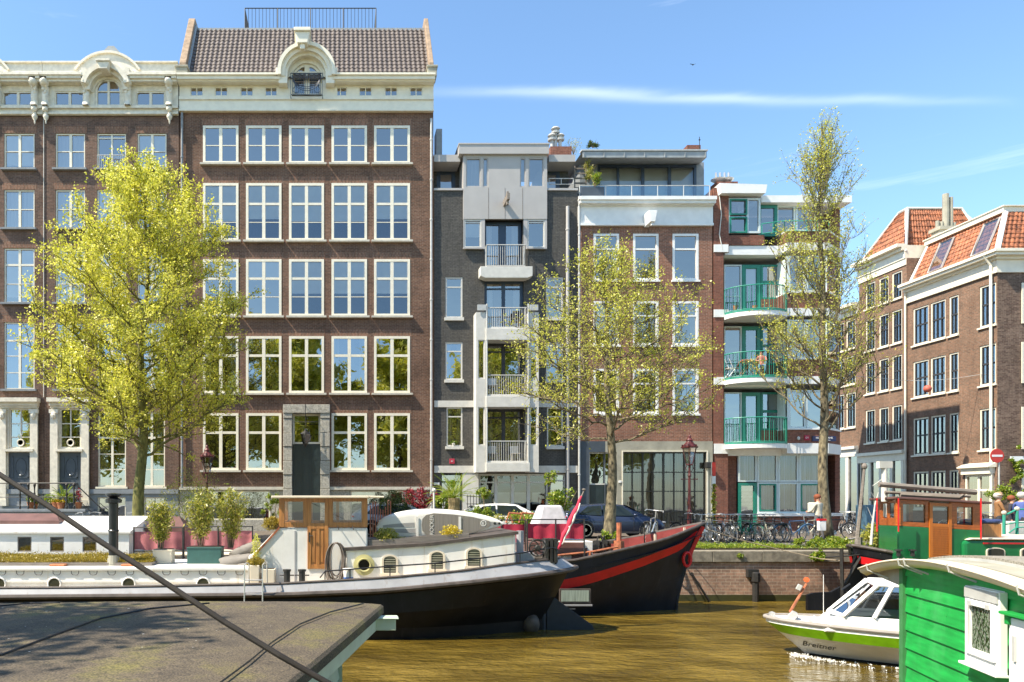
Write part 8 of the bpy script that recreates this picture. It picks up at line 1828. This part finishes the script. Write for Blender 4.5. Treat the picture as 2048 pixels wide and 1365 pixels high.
# ================= people
def person(label,base,J,mats,hair,hairlen=.0,name='person',scale=1,facing=0,bag=None,hat=None):
    """J: joint dict in local metres; body grown with Skin + Subdivision, clothing by region"""
    o0=top(name,label,'person',base,facing,local=True)
    V=[];E=[];RD=[];idx={}
    def add(n,p,r,par=None):
        idx[n]=len(V); V.append(p); RD.append(r)
        if par: E.append((idx[par],idx[n]))
    add('pelvis',J['pelvis'],(.155,.115)); add('waist',J['waist'],(.135,.10),'pelvis'); add('chest',J['chest'],(.165,.115),'waist'); add('nb',J['neck0'],(.10,.085),'chest'); add('neck',J['neck'],(.055,.055),'nb'); add('jaw',J['jaw'],(.075,.085),'neck'); add('head',J['head'],(.085,.10),'jaw'); add('crown',J['crown'],(.06,.07),'head')
    for s in'lr':
        add('sh'+s,J['sh'+s],(.062,.062),'nb'); add('el'+s,J['el'+s],(.045,.045),'sh'+s); add('wr'+s,J['wr'+s],(.028,.032),'el'+s); add('pm'+s,J['pm'+s],(.035,.022),'wr'+s)
        add('hp'+s,J['hp'+s],(.09,.09),'pelvis'); add('kn'+s,J['kn'+s],(.062,.062),'hp'+s); add('an'+s,J['an'+s],(.04,.042),'kn'+s); add('to'+s,J['to'+s],(.035,.04),'an'+s)
        pm=Vector(J['pm'+s]); d=(pm-Vector(J['wr'+s])).normalized(); sd=d.cross(Vector((1,0,0))); sd=(sd if sd.length>.2 else d.cross(Vector((0,1,0)))).normalized(); cur=sd.cross(d)
        for fi,(off,ln) in enumerate(((-.027,.07),(-.009,.08),(.009,.075),(.027,.058))):
            q=pm+sd*off+d*.015; add('f%d%s'%(fi,s),q,(.009,.009),'pm'+s); add('g%d%s'%(fi,s),q+d*ln*.55+cur*.008,(.0085,.0085),'f%d%s'%(fi,s)); add('h%d%s'%(fi,s),q+d*ln*.9+cur*.03,(.007,.007),'g%d%s'%(fi,s))
        q=pm-sd*.035-d*.02; add('t0'+s,q,(.01,.01),'pm'+s); add('t1'+s,q-sd*.02+d*.04,(.009,.009),'t0'+s)
    me=bpy.data.meshes.new('body'); me.from_pydata([tuple(v) for v in V],E,[]); o=bpy.data.objects.new('body',me); COL.objects.link(o)
    sk=o.modifiers.new('skin','SKIN'); sk.use_smooth_shade=True; 
    for i,r in enumerate(RD): me.skin_vertices[0].data[i].radius=r
    me.skin_vertices[0].data[0].use_root=True
    sb=o.modifiers.new('sub','SUBSURF'); sb.levels=1; sb.render_levels=1
    dg=bpy.context.evaluated_depsgraph_get(); m2=bpy.data.meshes.new_from_object(o.evaluated_get(dg)); bpy.data.objects.remove(o)
    for mt in mats: m2.materials.append(mt)      # skin, top, trousers, shoes
    segs=[]
    inv={v:k for k,v in idx.items()}
    for a,c in E:
        n=inv[c]; z=1 if n in('waist','chest','nb','shl','shr','ell','elr') or n.startswith(('sh','el')) else 2 if n.startswith(('hp','kn','an')) else 3 if n.startswith('to') else 0
        if n.startswith('wr'): z=1 if J.get('sleeves',True) else 0
        segs.append((Vector(V[a]),Vector(V[c]),z))
    for p in m2.polygons:
        c=p.center; best=(9,0)
        for a,c2,z in segs:
            ab=c2-a; u=max(0,min(1,(c-a).dot(ab)/max(1e-9,ab.length_squared))); dd_=(c-(a+ab*u)).length
            if dd_<best[0]: best=(dd_,z)
        p.material_index=best[1]
    bo=bpy.data.objects.new('body',m2); COL.objects.link(bo); bo.parent=o0
    hd=Vector(J['head']); f=Vector(J.get('face',(0,-1,0))).normalized(); sd=f.cross(Vector((0,0,1))).normalized()
    b=MB(); b.ell(hd+f*.098+Vector((0,0,-.02)),(.014,.018,.022),8,6); b.build('nose',mats[0],o0,smooth=True)
    b=MB()
    for s in(-1,1): b.ell(hd+f*.09+sd*.03*s+Vector((0,0,.008)),(.011,.008,.007),6,5)
    b.build('eyes',M['black'],o0)
    b=MB()
    for s in(-1,1): b.ell(hd+sd*.086*s,(.015,.02,.03),6,5)
    b.build('ears',mats[0],o0,smooth=True)
    b=MB(); b.ell(hd-f*.03+Vector((0,0,.045)),(.122,.13,.115),12,8,.03)
    if hairlen: b.ell(hd-f*.075+Vector((0,0,-hairlen*.4)),(.085,.06,hairlen*.75),10,8,.08)
    b.build('hair',hair,o0,smooth=True)
    if hat: b=MB(); b.lathe([(.14,0),(.145,.015),(.1,.03),(.095,.1),(.05,.12),(0,.125)],hd+Vector((0,0,.05)),14); b.build('cap',hat,o0,smooth=True)
    if bag: 
        bk=Vector(J['chest'])-f*.2; b=MB(); b.rbox(bk+Vector((0,0,-.03)),.3,.3,.42); b.build('backpack',bag,o0,bevel=.06)
    o0.scale=(scale,)*3; return o0
def stand(h=1.0,arm='down',step=.1,face=(0,-1,0),lean=0):
    J=dict(pelvis=(0,0,.95),waist=(0,-.0-lean*.3,1.12),chest=(0,-.02-lean*.7,1.32),neck0=(0,-.01-lean,1.46),neck=(0,-.015-lean,1.53),jaw=(0,-.03-lean,1.60),head=(0,-.02-lean,1.67),crown=(0,-.01-lean,1.75),face=face)
    for s,k in(('l',1),('r',-1)):
        J['sh'+s]=(.19*k,-lean,1.42); J['hp'+s]=(.1*k,0,.88); J['kn'+s]=(.11*k,-.03-step*k*.5,.50); J['an'+s]=(.11*k,.03-step*k,.09); J['to'+s]=(.12*k,-.13-step*k,.04)
        if arm=='down': J['el'+s]=(.25*k,.03,1.15); J['wr'+s]=(.26*k,-.04,.90); J['pm'+s]=(.26*k,-.06,.83)
        else: J['el'+s]=(.26*k,-.08,1.17); J['wr'+s]=(.14*k,-.32,1.12); J['pm'+s]=(.1*k,-.39,1.13)
    return J
def cl(n,c): return cobj(n,c,rough=.85)
skin=M['skin']; hb1=cl('auburn_hair',(.22,.06,.025)); hg=cl('grey_hair',(.5,.47,.44)); hd_=cl('dark_hair',(.04,.025,.02)); shoe=cl('dark_shoe',(.03,.03,.03)); 
person('person with long auburn hair in a cream jacket beside the right hand tree',gx(1637,30.0),stand(arm='fwd',face=(0,1,0)),[skin,cl('cream_jacket',(.55,.52,.42)),cl('grey_trousers',(.1,.1,.11)),shoe],hb1,.16,scale=1.03,facing=R(200),bag=cl('white_backpack',(.55,.53,.45)))
t=top('shopping_bag','white bag with a red rim hanging beside the person at the right hand tree','bag',gx(1642,29.7)); p=Vector(gx(1643,29.7)); b=MB(); b.box(p.x-.14,p.x+.14,29.62,29.78,.42,.82); b.build('bag_body',M['white'],t,bevel=.02); b=MB(); b.box(p.x-.145,p.x+.145,29.61,29.79,.82,.9); b.build('red_rim',M['red'],t)
person('bearded person in a brown coat and tan cap standing at the right',gx(1996,27.5)[:2]+(.02,),stand(arm='fwd'),[skin,cl('brown_coat',(.25,.12,.045)),cl('dark_trousers',(.04,.04,.05)),shoe],hg,0,facing=R(70),hat=cl('tan_cap',(.4,.25,.15)),scale=1.04)
person('person in a black jacket standing between the brown coat and the blue jacket',gx(2023,28.3),stand(arm='down'),[skin,cl('black_jacket',(.03,.03,.045)),cl('dark_trousers',(.04,.04,.05)),shoe],hb1,0,facing=R(40),scale=1.0)
person('grey haired person in a blue jacket with a shoulder strap at the right edge',gx(2043,26.8),stand(arm='fwd'),[skin,cl('blue_jacket',(.08,.12,.35)),cl('dark_trousers',(.04,.04,.05)),shoe],hg,0,facing=R(110),scale=1.06)
person('person in a pale jacket standing behind the evergreen hedge in front of the warehouse base',gx(777,36.2),stand(arm='down'),[skin,cl('beige_jacket',(.4,.36,.3)),cl('dark_trousers',(.04,.04,.05)),shoe],hd_,0,facing=R(10),scale=.98)
Js=dict(pelvis=(0,.1,.5),waist=(0,.12,.66),chest=(0,.12,.86),neck0=(0,.1,1.0),neck=(0,.09,1.06),jaw=(0,.06,1.13),head=(0,.06,1.2),crown=(0,.08,1.28),face=(0,-1,-.1),sleeves=False)
for s,k in(('l',1),('r',-1)): Js.update({'sh'+s:(.18*k,.1,.96),'el'+s:(.25*k,.0,.76),'wr'+s:(.12*k,-.2,.74),'pm'+s:(.08*k,-.27,.76),'hp'+s:(.1*k,.06,.48),'kn'+s:(.13*k,-.38,.5),'an'+s:(.13*k,-.42,.1),'to'+s:(.13*k,-.57,.05)})
person('person in a pink top and blue jeans sitting on the middle green balcony',(A(1523,0,39.1).x,39.1,fz(755)+.04),Js,[skin,cl('pink_top',(.5,.18,.14)),cl('blue_jeans',(.16,.24,.36)),shoe],hd_,.12,facing=R(-25))
z=fz(755)+.05; x=A(1523,0,39.1).x; t=top('balcony_chair','dark folding chair under the person on the middle green balcony','chair',(x,39.2,z)); b=MB()
for sx in(-.22,.22):
    for y in(39.0,39.45): b.tube([(x+sx,y,z),(x+sx,y,z+.4)],.014,4)
    b.tube([(x+sx,39.45,z+.4),(x+sx,39.52,z+.85)],.014,4)
b.box(x-.23,x+.23,38.98,39.45,z+.36,z+.39); b.box(x-.22,x+.22,39.5,39.53,z+.55,z+.85); b.build('chair_frame',M['iron'],t)
t=top('distant_bird','tiny dark bird in the blue sky above the penthouse','bird',A(1386,130,80)); b=MB(); p=A(1386,130,80); b.ell(p,(.08,.12,.05),8,6); b.quad(p+Vector((0,-.05,.02)),p+Vector((-.3,0,.12)),p+Vector((-.3,.08,.12)),p+Vector((0,.06,.02))); b.quad(p+Vector((0,-.05,.02)),p+Vector((.3,0,.12)),p+Vector((.3,.08,.12)),p+Vector((0,.06,.02))); b.build('bird_body',M['black'],t)
